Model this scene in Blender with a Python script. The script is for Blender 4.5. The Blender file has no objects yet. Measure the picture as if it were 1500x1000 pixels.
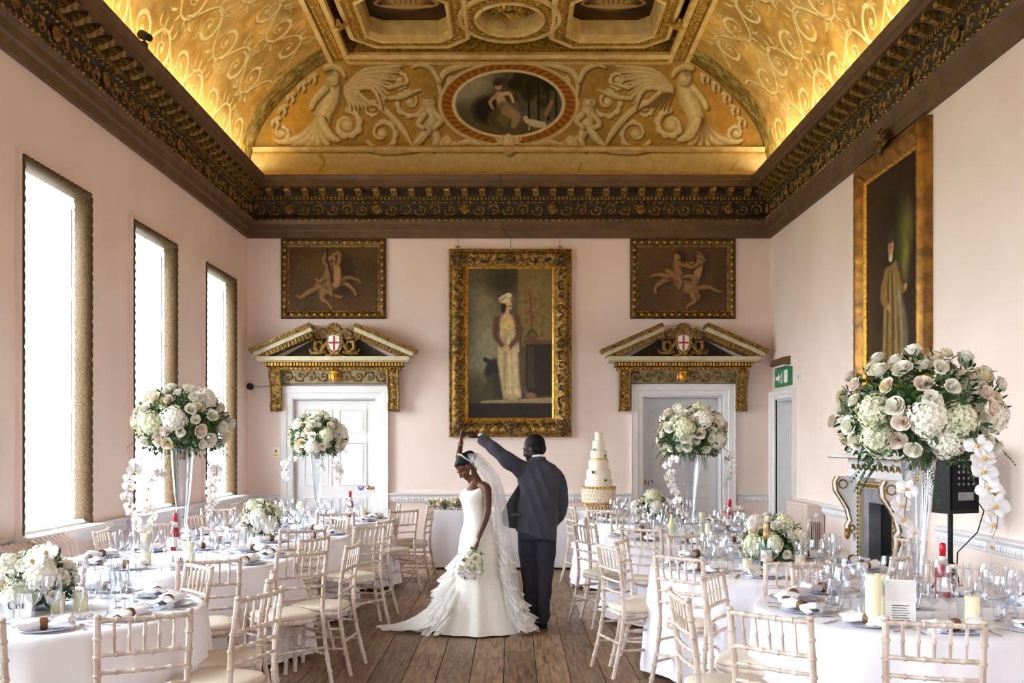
import bpy, math, random
import numpy as np
from mathutils import Vector, Matrix, Euler
PI = math.pi
R = math.radians
rnd = random.Random(7)
scene = bpy.context.scene
C = scene.collection

# ------------------------------------------------------------------ camera, world, daylight, exposure
F_PX = 1458.0
CAMH = 1.65
cd = bpy.data.cameras.new('camera'); cam = bpy.data.objects.new('camera', cd); C.objects.link(cam)
cam.location = (0, 0, CAMH); cam.rotation_euler = (PI/2, 0, 0)
cd.sensor_width = 36; cd.lens = F_PX*36/1500; cd.shift_y = 148/1500; cd.shift_x = -1/1500
cd.clip_end = 200
scene.camera = cam
scene.view_settings.view_transform = 'Standard'
scene.view_settings.look = 'None'
scene.view_settings.gamma = 1
scene.view_settings.use_curve_mapping = False
scene.view_settings.exposure = 0.78
scene.cycles.max_bounces = 10
scene.cycles.diffuse_bounces = 6
scene.cycles.transparent_max_bounces = 24
scene.cycles.transmission_bounces = 6
scene.cycles.sample_clamp_indirect = 6
scene.cycles.caustics_reflective = False
scene.cycles.caustics_refractive = False
w = bpy.data.worlds.new('daylight'); scene.world = w; w.use_nodes = True
nt = w.node_tree; nt.nodes.clear()
tc = nt.nodes.new('ShaderNodeTexCoord'); sp = nt.nodes.new('ShaderNodeSeparateXYZ')
cr = nt.nodes.new('ShaderNodeValToRGB'); bg = nt.nodes.new('ShaderNodeBackground'); wo = nt.nodes.new('ShaderNodeOutputWorld')
mr = nt.nodes.new('ShaderNodeMapRange'); mr.inputs[1].default_value = -1; mr.inputs[2].default_value = 1
nt.links.new(tc.outputs['Generated'], sp.inputs[0]); nt.links.new(sp.outputs[2], mr.inputs[0]); nt.links.new(mr.outputs[0], cr.inputs[0])
cr.color_ramp.elements[0].position = .44; cr.color_ramp.elements[0].color = (.20, .22, .17, 1)
cr.color_ramp.elements[1].position = .56; cr.color_ramp.elements[1].color = (.88, .95, 1, 1)
nt.links.new(cr.outputs[0], bg.inputs[0]); bg.inputs[1].default_value = 19.0
nt.links.new(bg.outputs[0], wo.inputs[0])

XL, XR, YF, YB = -3.84, 3.73, 14.4, -3.2      # room shell
WALL_TOP = 5.60
# windows in the left wall (near edge, far edge along the room); the last three are the ones in view
WIN = [(-1.30, -0.08), (0.95, 2.17), (3.20, 4.42), (5.46, 6.68), (7.74, 8.95), (10.00, 11.24), (12.35, 13.65)]
WZ0, WZ1 = 0.93, 3.86
def area_light(name, loc, rot, sx, sy, power, color, portal=False):
    ld = bpy.data.lights.new(name, 'AREA'); ld.shape = 'RECTANGLE'; ld.size = sx; ld.size_y = sy
    ld.energy = power; ld.color = color
    if portal: ld.cycles.is_portal = True
    o = bpy.data.objects.new(name, ld); C.objects.link(o); o.location = loc; o.rotation_euler = rot
    return o
for a, b in WIN:
    area_light('window_daylight', (XL-.60, (a+b)/2, (WZ0+WZ1)/2), (0, -PI/2, 0), WZ1-WZ0, b-a, 1, (1, 1, 1), True)
BACKWIN = [(1.3, 2.5)]
for a, b in BACKWIN:
    area_light('window_daylight', ((a+b)/2, YB-.45, (WZ0+WZ1)/2), (PI/2, 0, 0), b-a, WZ1-WZ0, 1, (1, 1, 1), True)
# warm strips of light lying on the cornice ledge, washing the vault
for sx, x in ((1, XL+.16), (-1, XR-.16)):
    area_light('cove_strip_light', (x, 7.0, 5.52), (0, PI-sx*R(12), 0), .04, 14.4, 85, (1, .84, .58))

# ------------------------------------------------------------------ colour and material helpers
def lin(c):
    return [((v/255)/12.92 if v/255 <= .04045 else ((v/255+.055)/1.055)**2.4) for v in c]
def mat(name, col, rough=.5, metal=0, col2=None, scale=8, detail=4, bump=0, bscale=None, spec=.5, stretch=None, sheen=0,
        trans=0, rnd_amt=0, ramp=(.35, .65), emit=None, estr=0, coord='Object', subs=0, subr=None, coat=0):
    m = bpy.data.materials.new(name); m.use_nodes = True
    n = m.node_tree; b = n.nodes['Principled BSDF']; L = n.links.new
    b.inputs['Base Color'].default_value = (*lin(col), 1)
    b.inputs['Roughness'].default_value = rough; b.inputs['Metallic'].default_value = metal
    b.inputs['Specular IOR Level'].default_value = spec
    if coat: b.inputs['Coat Weight'].default_value = coat
    if sheen: b.inputs['Sheen Weight'].default_value = sheen
    if subs:
        b.inputs['Subsurface Weight'].default_value = subs; b.inputs['Subsurface Scale'].default_value = .02
        if subr: b.inputs['Subsurface Radius'].default_value = subr
    if emit: b.inputs['Emission Color'].default_value = (*lin(emit), 1); b.inputs['Emission Strength'].default_value = estr
    src = None
    if col2 or bump:
        t = n.nodes.new('ShaderNodeTexCoord'); mp = n.nodes.new('ShaderNodeMapping')
        L(t.outputs[coord], mp.inputs[0])
        if stretch: mp.inputs['Scale'].default_value = stretch
    if col2:
        nz = n.nodes.new('ShaderNodeTexNoise'); nz.inputs['Scale'].default_value = scale; nz.inputs['Detail'].default_value = detail
        L(mp.outputs[0], nz.inputs[0])
        r_ = n.nodes.new('ShaderNodeValToRGB'); r_.color_ramp.elements[0].position = ramp[0]; r_.color_ramp.elements[1].position = ramp[1]
        r_.color_ramp.elements[0].color = (*lin(col), 1); r_.color_ramp.elements[1].color = (*lin(col2), 1)
        L(nz.outputs[0], r_.inputs[0]); src = r_.outputs[0]
        L(src, b.inputs['Base Color'])
    if rnd_amt:
        oi = n.nodes.new('ShaderNodeObjectInfo'); hs = n.nodes.new('ShaderNodeHueSaturation'); ma = n.nodes.new('ShaderNodeMapRange')
        ma.inputs[3].default_value = 1-rnd_amt; ma.inputs[4].default_value = 1+rnd_amt
        L(oi.outputs['Random'], ma.inputs[0]); L(ma.outputs[0], hs.inputs['Value'])
        if src: L(src, hs.inputs['Color'])
        else: hs.inputs['Color'].default_value = (*lin(col), 1)
        L(hs.outputs[0], b.inputs['Base Color'])
    if bump:
        n2 = n.nodes.new('ShaderNodeTexNoise'); n2.inputs['Scale'].default_value = bscale or scale*3; n2.inputs['Detail'].default_value = 5
        bp = n.nodes.new('ShaderNodeBump'); bp.inputs['Strength'].default_value = bump; bp.inputs['Distance'].default_value = .01
        L(mp.outputs[0], n2.inputs[0]); L(n2.outputs[0], bp.inputs['Height']); L(bp.outputs[0], b.inputs['Normal'])
    return m
def sheer(name, col, alpha, rough=.6, fac_trans=.5):
    """thin see-through cloth or film: part clear, part diffuse and translucent"""
    m = bpy.data.materials.new(name); m.use_nodes = True; n = m.node_tree; n.nodes.clear(); L = n.links.new
    o = n.nodes.new('ShaderNodeOutputMaterial'); mx = n.nodes.new('ShaderNodeMixShader'); tr = n.nodes.new('ShaderNodeBsdfTransparent')
    df = n.nodes.new('ShaderNodeBsdfDiffuse'); tl = n.nodes.new('ShaderNodeBsdfTranslucent'); m2 = n.nodes.new('ShaderNodeMixShader')
    df.inputs[0].default_value = (*lin(col), 1); tl.inputs[0].default_value = (*lin(col), 1)
    m2.inputs[0].default_value = fac_trans; L(df.outputs[0], m2.inputs[1]); L(tl.outputs[0], m2.inputs[2])
    mx.inputs[0].default_value = alpha; L(tr.outputs[0], mx.inputs[1]); L(m2.outputs[0], mx.inputs[2]); L(mx.outputs[0], o.inputs[0])
    return m
def thin_glass(name, tint=(250, 252, 255), refl=1.0):
    m = bpy.data.materials.new(name); m.use_nodes = True; n = m.node_tree; n.nodes.clear(); L = n.links.new
    o = n.nodes.new('ShaderNodeOutputMaterial'); mx = n.nodes.new('ShaderNodeMixShader'); tr = n.nodes.new('ShaderNodeBsdfTransparent')
    gl = n.nodes.new('ShaderNodeBsdfGlossy'); gl.inputs['Roughness'].default_value = .03
    lw = n.nodes.new('ShaderNodeLayerWeight'); lw.inputs[0].default_value = .45
    mr_ = n.nodes.new('ShaderNodeMapRange'); mr_.inputs[3].default_value = .03; mr_.inputs[4].default_value = .8*refl
    tr.inputs[0].default_value = (*lin(tint), 1)
    L(lw.outputs['Facing'], mr_.inputs[0]); L(mr_.outputs[0], mx.inputs[0]); L(tr.outputs[0], mx.inputs[1]); L(gl.outputs[0], mx.inputs[2]); L(mx.outputs[0], o.inputs[0])
    return m
def painted(name, rough=.6, spec=.3, bump=0, attr='paint'):
    m = bpy.data.materials.new(name); m.use_nodes = True; n = m.node_tree; b = n.nodes['Principled BSDF']
    a = n.nodes.new('ShaderNodeAttribute'); a.attribute_name = attr
    n.links.new(a.outputs['Color'], b.inputs['Base Color']); b.inputs['Roughness'].default_value = rough; b.inputs['Specular IOR Level'].default_value = spec
    return m
M = {}
M['plaster'] = mat('pink_plaster', (243, 226, 218), .85, col2=(238, 218, 209), scale=1.3, bump=.08, bscale=30, spec=.2)
M['plaster_side'] = M['plaster']
M['white'] = mat('white_paint', (240, 238, 238), .45, col2=(232, 231, 234), scale=3, spec=.4)
M['door_grey'] = mat('pale_grey_door_paint', (222, 222, 224), .45)
M['cornice'] = mat('brown_cornice_paint', (108, 80, 52), .6, col2=(90, 66, 42), scale=5, bump=.15, bscale=40)
M['cornice_deep'] = mat('umber_cornice_ground', (62, 48, 30), .7, col2=(42, 32, 20), scale=14, bump=.3, bscale=50)
M['gilt_dull'] = mat('dull_gilding', (170, 132, 58), .42, .5, col2=(84, 62, 28), scale=26, detail=6, bump=.5, bscale=90, ramp=(.42, .62))
M['gilt_smooth'] = mat('worn_smooth_gilding', (176, 122, 46), .36, .6, col2=(112, 76, 32), scale=7, detail=6, bump=.15, bscale=60)
M['gilt'] = mat('bright_gilding', (226, 168, 66), .34, .7, col2=(140, 92, 34), scale=22, detail=6, bump=.4, bscale=80, ramp=(.45, .7))
M['gilt_dark'] = mat('dark_gilt_frame', (122, 92, 44), .4, .45, col2=(58, 42, 22), scale=32, detail=7, bump=.6, bscale=110, ramp=(.4, .62))
M['gilt_window'] = mat('bronzed_window_moulding', (104, 76, 40), .5, .3, col2=(70, 52, 32), scale=70, detail=6, bump=.6, bscale=90, ramp=(.4, .62))
M['stone_cream'] = mat('painted_cream_wood', (212, 200, 168), .55, col2=(196, 182, 148), scale=9)
M['vault_trim'] = mat('cream_vault_moulding', (214, 186, 118), .55, col2=(190, 156, 88), scale=6, bump=.1)
M['vault_gold'] = mat('gold_leaf_moulding', (192, 148, 54), .42, .4, col2=(116, 88, 32), scale=24, detail=6, bump=.5, bscale=70, ramp=(.4, .65))
M['panel_dark'] = mat('smoky_painted_panel', (112, 84, 44), .7, col2=(66, 46, 24), scale=4, detail=6, ramp=(.35, .7))
M['pearl'] = mat('pearl', (238, 232, 222), .2)
M['dark'] = mat('dark_board', (22, 18, 15), .8)
M['black'] = mat('black_plastic', (9, 9, 10), .5, spec=.3)
M['brass'] = mat('brass', (205, 165, 80), .25, .9)
M['steel'] = mat('polished_steel', (200, 202, 206), .2, 1)
M['cloth'] = mat('white_table_linen', (243, 241, 248), .8, col2=(238, 236, 245), scale=4, bump=.05, bscale=300, sheen=.2, spec=.2)
M['napkin'] = mat('white_napkin_linen', (246, 244, 248), .85, bump=.1, bscale=60, spec=.2)
M['limewash'] = mat('limewashed_beech', (227, 213, 204), .5, col2=(190, 168, 152), scale=22, stretch=(1, 1, .3), bump=.1, bscale=60, rnd_amt=.05)
M['cushion'] = mat('ivory_seat_fabric', (228, 216, 202), .9, col2=(220, 206, 190), scale=60, bump=.1, bscale=200, spec=.15)
M['glass'] = thin_glass('clear_glass')
M['vaseglass'] = thin_glass('vase_glass', (251, 253, 255), .8)
M['pane'] = thin_glass('window_pane_glass', (252, 254, 255), .5)
M['plate'] = mat('shade_tinted_plate', (196, 198, 212), .25, coat=.3)  # lilac cast of the shade is put into the plate colour
M['ring'] = mat('dark_wood_ring', (128, 84, 42), .5, col2=(98, 62, 30), scale=40)
M['candle'] = mat('ivory_wax', (246, 238, 205), .5, subs=.3, subr=(1, .8, .5))
M['wax_yellow'] = mat('lemon_liqueur', (240, 236, 170), .3)
M['petal'] = mat('white_petal', (247, 244, 232), .6, subs=.15, spec=.2, subr=(1, 1, .8))
M['petal_cream'] = mat('cream_petal', (240, 228, 196), .6, col2=(244, 236, 216), scale=12, spec=.2)
M['petal_blush'] = mat('blush_petal', (246, 232, 220), .6, spec=.2)
M['petal_green'] = mat('greenish_hydrangea', (236, 236, 210), .6, col2=(218, 222, 184), scale=16, spec=.2)
M['orchid_lip'] = mat('yellow_orchid_lip', (214, 170, 70), .5)
M['orchid'] = mat('white_orchid_petal', (238, 236, 240), .5, subs=.15, spec=.3, subr=(1, 1, 1))
M['leaf'] = mat('dark_green_leaf', (36, 66, 30), .5, col2=(62, 94, 44), scale=14, spec=.4, ramp=(.3, .7))
M['leaf_light'] = mat('fresh_green_leaf', (96, 128, 58), .5, col2=(66, 102, 46), scale=14)
M['stem'] = mat('brown_green_stem', (92, 88, 50), .6)
M['pink_bottle'] = mat('pink_wine_bottle', (168, 22, 52), .12, coat=.6)
M['foil_red'] = mat('crimson_foil', (196, 16, 42), .3, .3)
M['green_bottle'] = mat('green_bottle_glass', (18, 78, 32), .1, coat=.6)
M['foil_gold'] = mat('gold_foil', (222, 176, 120), .3, .5)
M['label'] = mat('bottle_label', (236, 228, 214), .5)
M['card'] = mat('white_card', (250, 249, 250), .6)
M['ink'] = mat('black_ink', (30, 28, 34), .6)
M['skin'] = mat('deep_brown_skin', (96, 56, 38), .45, col2=(84, 47, 31), scale=10, subs=.08, subr=(1, .4, .2), spec=.4)
M['skin_groom'] = mat('dark_brown_skin', (62, 38, 30), .45, col2=(54, 32, 25), scale=10, spec=.4)
M['hair'] = mat('black_hair', (12, 9, 8), .6, spec=.2, bump=.4, bscale=160)
M['suit'] = mat('charcoal_wool', (68, 69, 77), .9, col2=(60, 61, 69), scale=200, bump=.2, bscale=300, spec=.15, sheen=.1)
M['trouser'] = mat('dark_charcoal_wool', (52, 52, 60), .9, col2=(46, 46, 54), scale=200, bump=.2, bscale=300, spec=.15)
M['leather'] = mat('black_leather', (14, 13, 14), .3)
M['shirt'] = mat('white_shirt_cotton', (240, 240, 244), .8)
M['satin'] = mat('ivory_bridal_lace', (248, 245, 240), .55, col2=(240, 236, 228), scale=90, detail=4, bump=.4, bscale=120, sheen=.2)
M['tulle'] = sheer('white_tulle', (252, 251, 249), .88, fac_trans=.3)
M['veil'] = sheer('sheer_veil', (250, 248, 250), .25, fac_trans=.4)
M['icing'] = mat('ivory_icing', (246, 238, 220), .5, subs=.1)
M['lace_icing'] = mat('blush_lace_icing', (236, 214, 186), .6, col2=(246, 234, 214), scale=60, bump=.6, bscale=90)
M['gold_band'] = mat('gold_leaf_band', (214, 168, 84), .3, .8)
M['radiator'] = mat('blush_radiator_paint', (226, 206, 196), .5)
M['slate'] = mat('grey_marble_slip', (120, 122, 130), .3, col2=(148, 150, 156), scale=6)
M['navy'] = mat('black_iron_fireback', (10, 11, 16), .6, spec=.2)
M['sign_green'] = mat('exit_sign_green', (20, 130, 84), .4)
M['sign_yellow'] = mat('warning_yellow', (240, 214, 40), .5)
M['sign_blue'] = mat('door_disc_blue', (44, 74, 156), .4)
M['red'] = mat('heraldic_red', (176, 34, 34), .5)
M['paint'] = painted('oil_painting', .45, .35)
M['fresco'] = painted('vault_fresco', .75, .15)
M['relief'] = mat('gilded_scroll_relief', (158, 122, 52), .5, .35, col2=(104, 76, 34), scale=30, bump=.3, ramp=(.4, .62))
M['grey_green'] = mat('grey_green_wood', (150, 138, 108), .6, col2=(122, 104, 76), scale=12)

# ------------------------------------------------------------------ mesh builder
class MB:
    def __init__(s): s.v = []; s.f = []; s.m = None
    def _add(s, vs, fs, mtx=None):
        o = len(s.v)
        if mtx is not None: vs = [tuple(mtx @ Vector(v)) for v in vs]
        s.v.extend(vs); s.f.extend([tuple(i+o for i in f) for f in fs]); return s
    def box(s, x0, x1, y0, y1, z0, z1, mtx=None, bev=0):
        if bev:
            b = bev
            vs = []
            for z, k in ((z0, b), (z0+b, 0), (z1-b, 0), (z1, b)):
                vs += [(x0+k, y0+k, z), (x1-k, y0+k, z), (x1-k, y1-k, z), (x0+k, y1-k, z)]
            fs = [(3, 2, 1, 0), (12, 13, 14, 15)]
            for q in range(3):
                for i in range(4):
                    j = (i+1) % 4; fs.append((q*4+i, q*4+j, q*4+4+j, q*4+4+i))
            return s._add(vs, fs, mtx)
        vs = [(x0, y0, z0), (x1, y0, z0), (x1, y1, z0), (x0, y1, z0), (x0, y0, z1), (x1, y0, z1), (x1, y1, z1), (x0, y1, z1)]
        return s._add(vs, [(3, 2, 1, 0), (4, 5, 6, 7), (0, 1, 5, 4), (1, 2, 6, 5), (2, 3, 7, 6), (3, 0, 4, 7)], mtx)
    def rings(s, rings, cap=True, mtx=None, closed=False):
        n = len(rings[0]); vs = [tuple(p) for r in rings for p in r]; fs = []
        K = len(rings)
        for k in range(K if closed else K-1):
            for i in range(n):
                j = (i+1) % n; k2 = (k+1) % K
                fs.append((k*n+i, k*n+j, k2*n+j, k2*n+i))
        if cap and not closed: fs.append(tuple(range(n-1, -1, -1))); fs.append(tuple((K-1)*n+i for i in range(n)))
        return s._add(vs, fs, mtx)
    def tube(s, pts, r, n=8, mtx=None, cap=True, flat=None, up=(0, 0, 1), closed=False):
        P = [Vector(p) for p in pts]; K = len(P)
        rr = r if isinstance(r, (list, tuple)) else [r]*K
        u = None; rg = []
        for i in range(K):
            if closed: t = (P[(i+1) % K]-P[i-1])
            else: t = (P[min(i+1, K-1)]-P[max(i-1, 0)])
            if t.length < 1e-9: t = Vector((0, 0, 1))
            t.normalize()
            if u is None:
                a = Vector(up)
                if abs(a.dot(t)) > .95: a = Vector((1, 0, 0))
                u = (a-t*a.dot(t)).normalized()
            else:
                u2 = u-t*u.dot(t)
                if u2.length > 1e-6: u = u2.normalized()
            w_ = t.cross(u)
            fl = 1 if flat is None else (flat[i] if isinstance(flat, (list, tuple)) else flat)
            rg.append([tuple(P[i]+(u*math.cos(2*PI*k/n)*fl+w_*math.sin(2*PI*k/n))*rr[i]) for k in range(n)])
        return s.rings(rg, cap, mtx, closed)
    def lathe(s, prof, n=16, c=(0, 0, 0), mtx=None, cap=False):
        rg = [[(c[0]+r*math.cos(2*PI*k/n), c[1]+r*math.sin(2*PI*k/n), c[2]+z) for k in range(n)] for r, z in prof]
        return s.rings(rg, cap, mtx)
    def ell(s, c, r, mtx=None, n=12, k=8):
        if not isinstance(r, (tuple, list)): r = (r, r, r)
        vs = [(c[0], c[1], c[2]-r[2])]
        for j in range(1, k):
            a = -PI/2+PI*j/k
            for i in range(n):
                b = 2*PI*i/n
                vs.append((c[0]+r[0]*math.cos(a)*math.cos(b), c[1]+r[1]*math.cos(a)*math.sin(b), c[2]+r[2]*math.sin(a)))
        vs.append((c[0], c[1], c[2]+r[2])); fs = []
        for i in range(n):
            j = (i+1) % n; fs.append((0, 1+j, 1+i)); fs.append((len(vs)-1, 1+(k-2)*n+i, 1+(k-2)*n+j))
            for q in range(k-2): fs.append((1+q*n+i, 1+q*n+j, 1+(q+1)*n+j, 1+(q+1)*n+i))
        return s._add(vs, fs, mtx)
    def prism(s, poly, axis, a, b):
        """extrude a 2D polygon; axis 'x': poly=(y,z) between x=a..b; 'y': poly=(x,z); 'z': poly=(x,y)"""
        def mk(p, t): return {'x': (t, p[0], p[1]), 'y': (p[0], t, p[1]), 'z': (p[0], p[1], t)}[axis]
        n = len(poly); vs = [mk(p, a) for p in poly]+[mk(p, b) for p in poly]
        fs = [tuple(range(n)), tuple(range(2*n-1, n-1, -1))]+[(i, i+n, (i+1) % n+n, (i+1) % n) for i in range(n)]
        return s._add(vs, fs)
    def grid(s, fn, nu, nv, mtx=None, wrap=False):
        vs = [tuple(fn(i/nu, j/nv)) for j in range(nv+1) for i in range(nu+(0 if wrap else 1))]
        w_ = nu if wrap else nu+1; fs = []
        for j in range(nv):
            for i in range(nu):
                i2 = (i+1) % w_; fs.append((j*w_+i, j*w_+i2, (j+1)*w_+i2, (j+1)*w_+i))
        return s._add(vs, fs, mtx)
    def mesh(s, name, material, smooth=True, angle=40):
        me = bpy.data.meshes.new(name); me.from_pydata(s.v, [], s.f); me.update()
        if smooth:
            me.polygons.foreach_set('use_smooth', [True]*len(me.polygons))
            if angle < 180:
                try: me.set_sharp_from_angle(angle=R(angle))
                except Exception: pass
        if material: me.materials.append(material)
        return me
    def build(s, name, material, parent=None, smooth=True, angle=40, loc=None, kind=None):
        o = bpy.data.objects.new(name, s.mesh(name, material, smooth, angle)); C.objects.link(o)
        if parent is not None: o.parent = parent
        if loc is not None: o.location = loc
        if kind: o['kind'] = kind
        return o
def put(name, me, parent, loc=(0, 0, 0), rot=None, sc=None, mtx=None):
    o = bpy.data.objects.new(name, me); C.objects.link(o)
    if parent is not None: o.parent = parent
    if mtx is not None: o.matrix_local = mtx
    else:
        o.location = loc
        if rot is not None: o.rotation_euler = rot
        if sc is not None: o.scale = sc if isinstance(sc, (tuple, list)) else (sc, sc, sc)
    return o
def tag(o, label=None, cat=None, group=None, kind=None):
    if label: o['label'] = label
    if cat: o['category'] = cat
    if group: o['group'] = group
    if kind: o['kind'] = kind
    return o
def thing(name, label, cat, loc=(0, 0, 0), rotz=0, group=None):
    o = bpy.data.objects.new(name, None); C.objects.link(o); o.empty_display_size = .1
    o.location = loc; o.rotation_euler = (0, 0, rotz)
    return tag(o, label, cat, group)
def dup(root, loc, rotz=0, label=None, group=None, sc=None):
    r = root.copy(); C.objects.link(r); r.location = loc; r.rotation_euler = (0, 0, rotz)
    if sc: r.scale = (sc, sc, sc)
    if label: r['label'] = label
    if group: r['group'] = group
    for ch in list(root.children):
        c = ch.copy(); C.objects.link(c); c.parent = r
        for g in list(ch.children):
            d = g.copy(); C.objects.link(d); d.parent = c
    return r
def struct(o): o['kind'] = 'structure'; return o
def fused(mb, voxel, smooth=4, name='body', material=None, parent=None):
    """fuse overlapping closed shells into one continuous surface"""
    me = mb.mesh('tmp', None, False); o = bpy.data.objects.new('tmp', me); C.objects.link(o)
    md = o.modifiers.new('r', 'REMESH'); md.mode = 'VOXEL'; md.voxel_size = voxel
    ms = o.modifiers.new('s', 'SMOOTH'); ms.factor = .5; ms.iterations = smooth
    dg = bpy.context.evaluated_depsgraph_get(); ev = o.evaluated_get(dg)
    m2 = bpy.data.meshes.new_from_object(ev); bpy.data.objects.remove(o)
    m2.polygons.foreach_set('use_smooth', [True]*len(m2.polygons)); m2.name = name
    m2.materials.clear(); m2.materials.append(material)
    return put(name, m2, parent)

# ------------------------------------------------------------------ numpy painter for pictures and frescoes (flat painted surfaces)
class Paint:
    def __init__(s, x0, x1, y0, y1, nx, ny, bg, seed=1):
        s.x0, s.x1, s.y0, s.y1, s.nx, s.ny = x0, x1, y0, y1, nx, ny
        s.X, s.Y = np.meshgrid(np.linspace(x0, x1, nx), np.linspace(y0, y1, ny))
        s.C = np.ones((ny, nx, 3))*np.array(bg, float); s.rs = np.random.RandomState(seed)
        s.px = abs(x1-x0)/nx
    def _bb(s, xa, xb, ya, yb):
        fx = lambda x: (x-s.x0)/(s.x1-s.x0)*(s.nx-1); fy = lambda y: (y-s.y0)/(s.y1-s.y0)*(s.ny-1)
        i = sorted((fx(xa), fx(xb))); j = sorted((fy(ya), fy(yb)))
        i0, i1 = max(0, int(i[0])-1), min(s.nx, int(i[1])+3); j0, j1 = max(0, int(j[0])-1), min(s.ny, int(j[1])+3)
        if i0 >= i1 or j0 >= j1: return None
        return slice(j0, j1), slice(i0, i1)
    def _bl(s, sl, m, col, a=1.):
        m = np.clip(m, 0, 1)[..., None]*a
        s.C[sl] = s.C[sl]*(1-m)+np.array(col, float)*m
    def ell(s, cx, cy, rx, ry, col, rot=0, soft=.25, a=1.):
        k = max(rx, ry)*(1+soft)+2*s.px; sl = s._bb(cx-k, cx+k, cy-k, cy+k)
        if sl is None: return
        dx, dy = s.X[sl]-cx, s.Y[sl]-cy; c, n = math.cos(rot), math.sin(rot)
        d = np.sqrt(((dx*c+dy*n)/rx)**2+((-dx*n+dy*c)/ry)**2)
        s._bl(sl, (1+soft/2-d)/max(soft, 1e-3), col, a)
    def stroke(s, pts, w_, col, soft=.5, a=1.):
        pts = np.array(pts, float); n = len(pts)
        ws = np.array(w_ if hasattr(w_, '__len__') else [w_]*n, float)
        if 2 < n < 9:                                     # round the corners of short hand-laid strokes
            p_ = np.vstack([2*pts[0]-pts[1], pts, 2*pts[-1]-pts[-2]]); out = []; wo_ = []
            for i in range(n-1):
                a_, b_, c_, d_ = p_[i:i+4]
                for t in ((0, .33, .67) if i < n-2 else (0, .33, .67, 1)):
                    out.append(.5*((2*b_)+(-a_+c_)*t+(2*a_-5*b_+4*c_-d_)*t*t+(-a_+3*b_-3*c_+d_)*t**3)); wo_.append(ws[i]*(1-t)+ws[i+1]*t)
            pts = np.array(out); ws = np.array(wo_); n = len(pts)
        k = ws.max()*1.5+2*s.px
        sl = s._bb(pts[:, 0].min()-k, pts[:, 0].max()+k, pts[:, 1].min()-k, pts[:, 1].max()+k)
        if sl is None: return
        X, Y = s.X[sl], s.Y[sl]; best = np.full(X.shape, -9.)
        for i in range(n-1):
            a0, b0 = pts[i], pts[i+1]; d = b0-a0; L2 = max(d@d, 1e-12)
            t = np.clip(((X-a0[0])*d[0]+(Y-a0[1])*d[1])/L2, 0, 1)
            dist = np.hypot(X-a0[0]-t*d[0], Y-a0[1]-t*d[1]); ww = ws[i]+(ws[i+1]-ws[i])*t
            best = np.maximum(best, (ww-dist)/np.maximum(ww*soft, s.px*.8)+.3)
        s._bl(sl, best, col, a)
    def poly(s, pts, col, soft=None, a=1.):
        pts = np.array(pts, float); soft = soft or s.px
        sl = s._bb(pts[:, 0].min()-soft, pts[:, 0].max()+soft, pts[:, 1].min()-soft, pts[:, 1].max()+soft)
        if sl is None: return
        X, Y = s.X[sl], s.Y[sl]; ins = np.zeros(X.shape, bool); dm = np.full(X.shape, 1e9); n = len(pts)
        for i in range(n):
            a0, b0 = pts[i], pts[(i+1) % n]
            cond = ((a0[1] > Y) != (b0[1] > Y)); dy = b0[1]-a0[1]
            xi = a0[0]+(Y-a0[1])*(b0[0]-a0[0])/(dy if abs(dy) > 1e-12 else 1e-12)
            ins ^= cond & (X < xi)
            d = b0-a0; L2 = max(d@d, 1e-12); t = np.clip(((X-a0[0])*d[0]+(Y-a0[1])*d[1])/L2, 0, 1)
            dm = np.minimum(dm, np.hypot(X-a0[0]-t*d[0], Y-a0[1]-t*d[1]))
        s._bl(sl, np.where(ins, dm, -dm)/soft+.5, col, a)
    def noise(s, scale, amp, col=None, thr=None):
        """value noise, period `scale` in painter units: jitters brightness, or blends col where it is above thr"""
        gx, gy = int(abs(s.x1-s.x0)/scale)+3, int(abs(s.y1-s.y0)/scale)+3
        g = s.rs.rand(gy, gx); u = abs(s.X-s.x0)/scale; v = abs(s.Y-s.y0)/scale
        i, j = u.astype(int), v.astype(int); fu, fv = u-i, v-j; fu = fu*fu*(3-2*fu); fv = fv*fv*(3-2*fv)
        n = (g[j, i]*(1-fu)+g[j, i+1]*fu)*(1-fv)+(g[j+1, i]*(1-fu)+g[j+1, i+1]*fu)*fv
        if col is None: s.C *= (1+amp*(n-.5)*2)[..., None]
        else: s._bl((slice(None), slice(None)), (n-thr)/.15, col, amp)
    def spiral(s, cx, cy, r, turns=1.4, ph=0, d=1, n=26, inner=.12, sq=1):
        out = []
        for i in range(n):
            t = i/(n-1); q = r*((1-t)**.8*(1-inner)+inner); a = ph+d*2*PI*turns*t
            out.append((cx+q*math.cos(a), cy+sq*q*math.sin(a)))
        return out
    def scroll(s, cx, cy, r, ph, d, w_, cols, turns=1.4, leaves=6, sh=(.25, .3)):
        """an acanthus scroll: shade, body and light, with tapering leaves off the outside"""
        dark, mid, light = cols; P = s.spiral(cx, cy, r, turns, ph, d)
        items = [(P, [w_*(1-.5*i/len(P)) for i in range(len(P))])]
        for k in range(leaves):
            i = 1+k*int(len(P)*.6/leaves); x, y = P[i]; dx, dy = P[i+1][0]-x, P[i+1][1]-y; L = math.hypot(dx, dy) or 1; dx, dy = dx/L, dy/L
            ox, oy = (x-cx), (y-cy); L = math.hypot(ox, oy) or 1; ox, oy = ox/L, oy/L
            ln = r*(.42+.2*s.rs.rand()); Q = []
            for t in np.linspace(0, 1, 7):
                q = t*ln; Q.append((x+dx*q*1.0+ox*q*(.9-.9*t)+s.rs.randn()*0, y+dy*q*1.0+oy*q*(.9-.9*t)))
            items.append((Q, [w_*(1.0*math.sin(PI*min(1, .25+.75*t))+.1) for t in np.linspace(0, 1, 7)]))
        off = w_*.7
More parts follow.
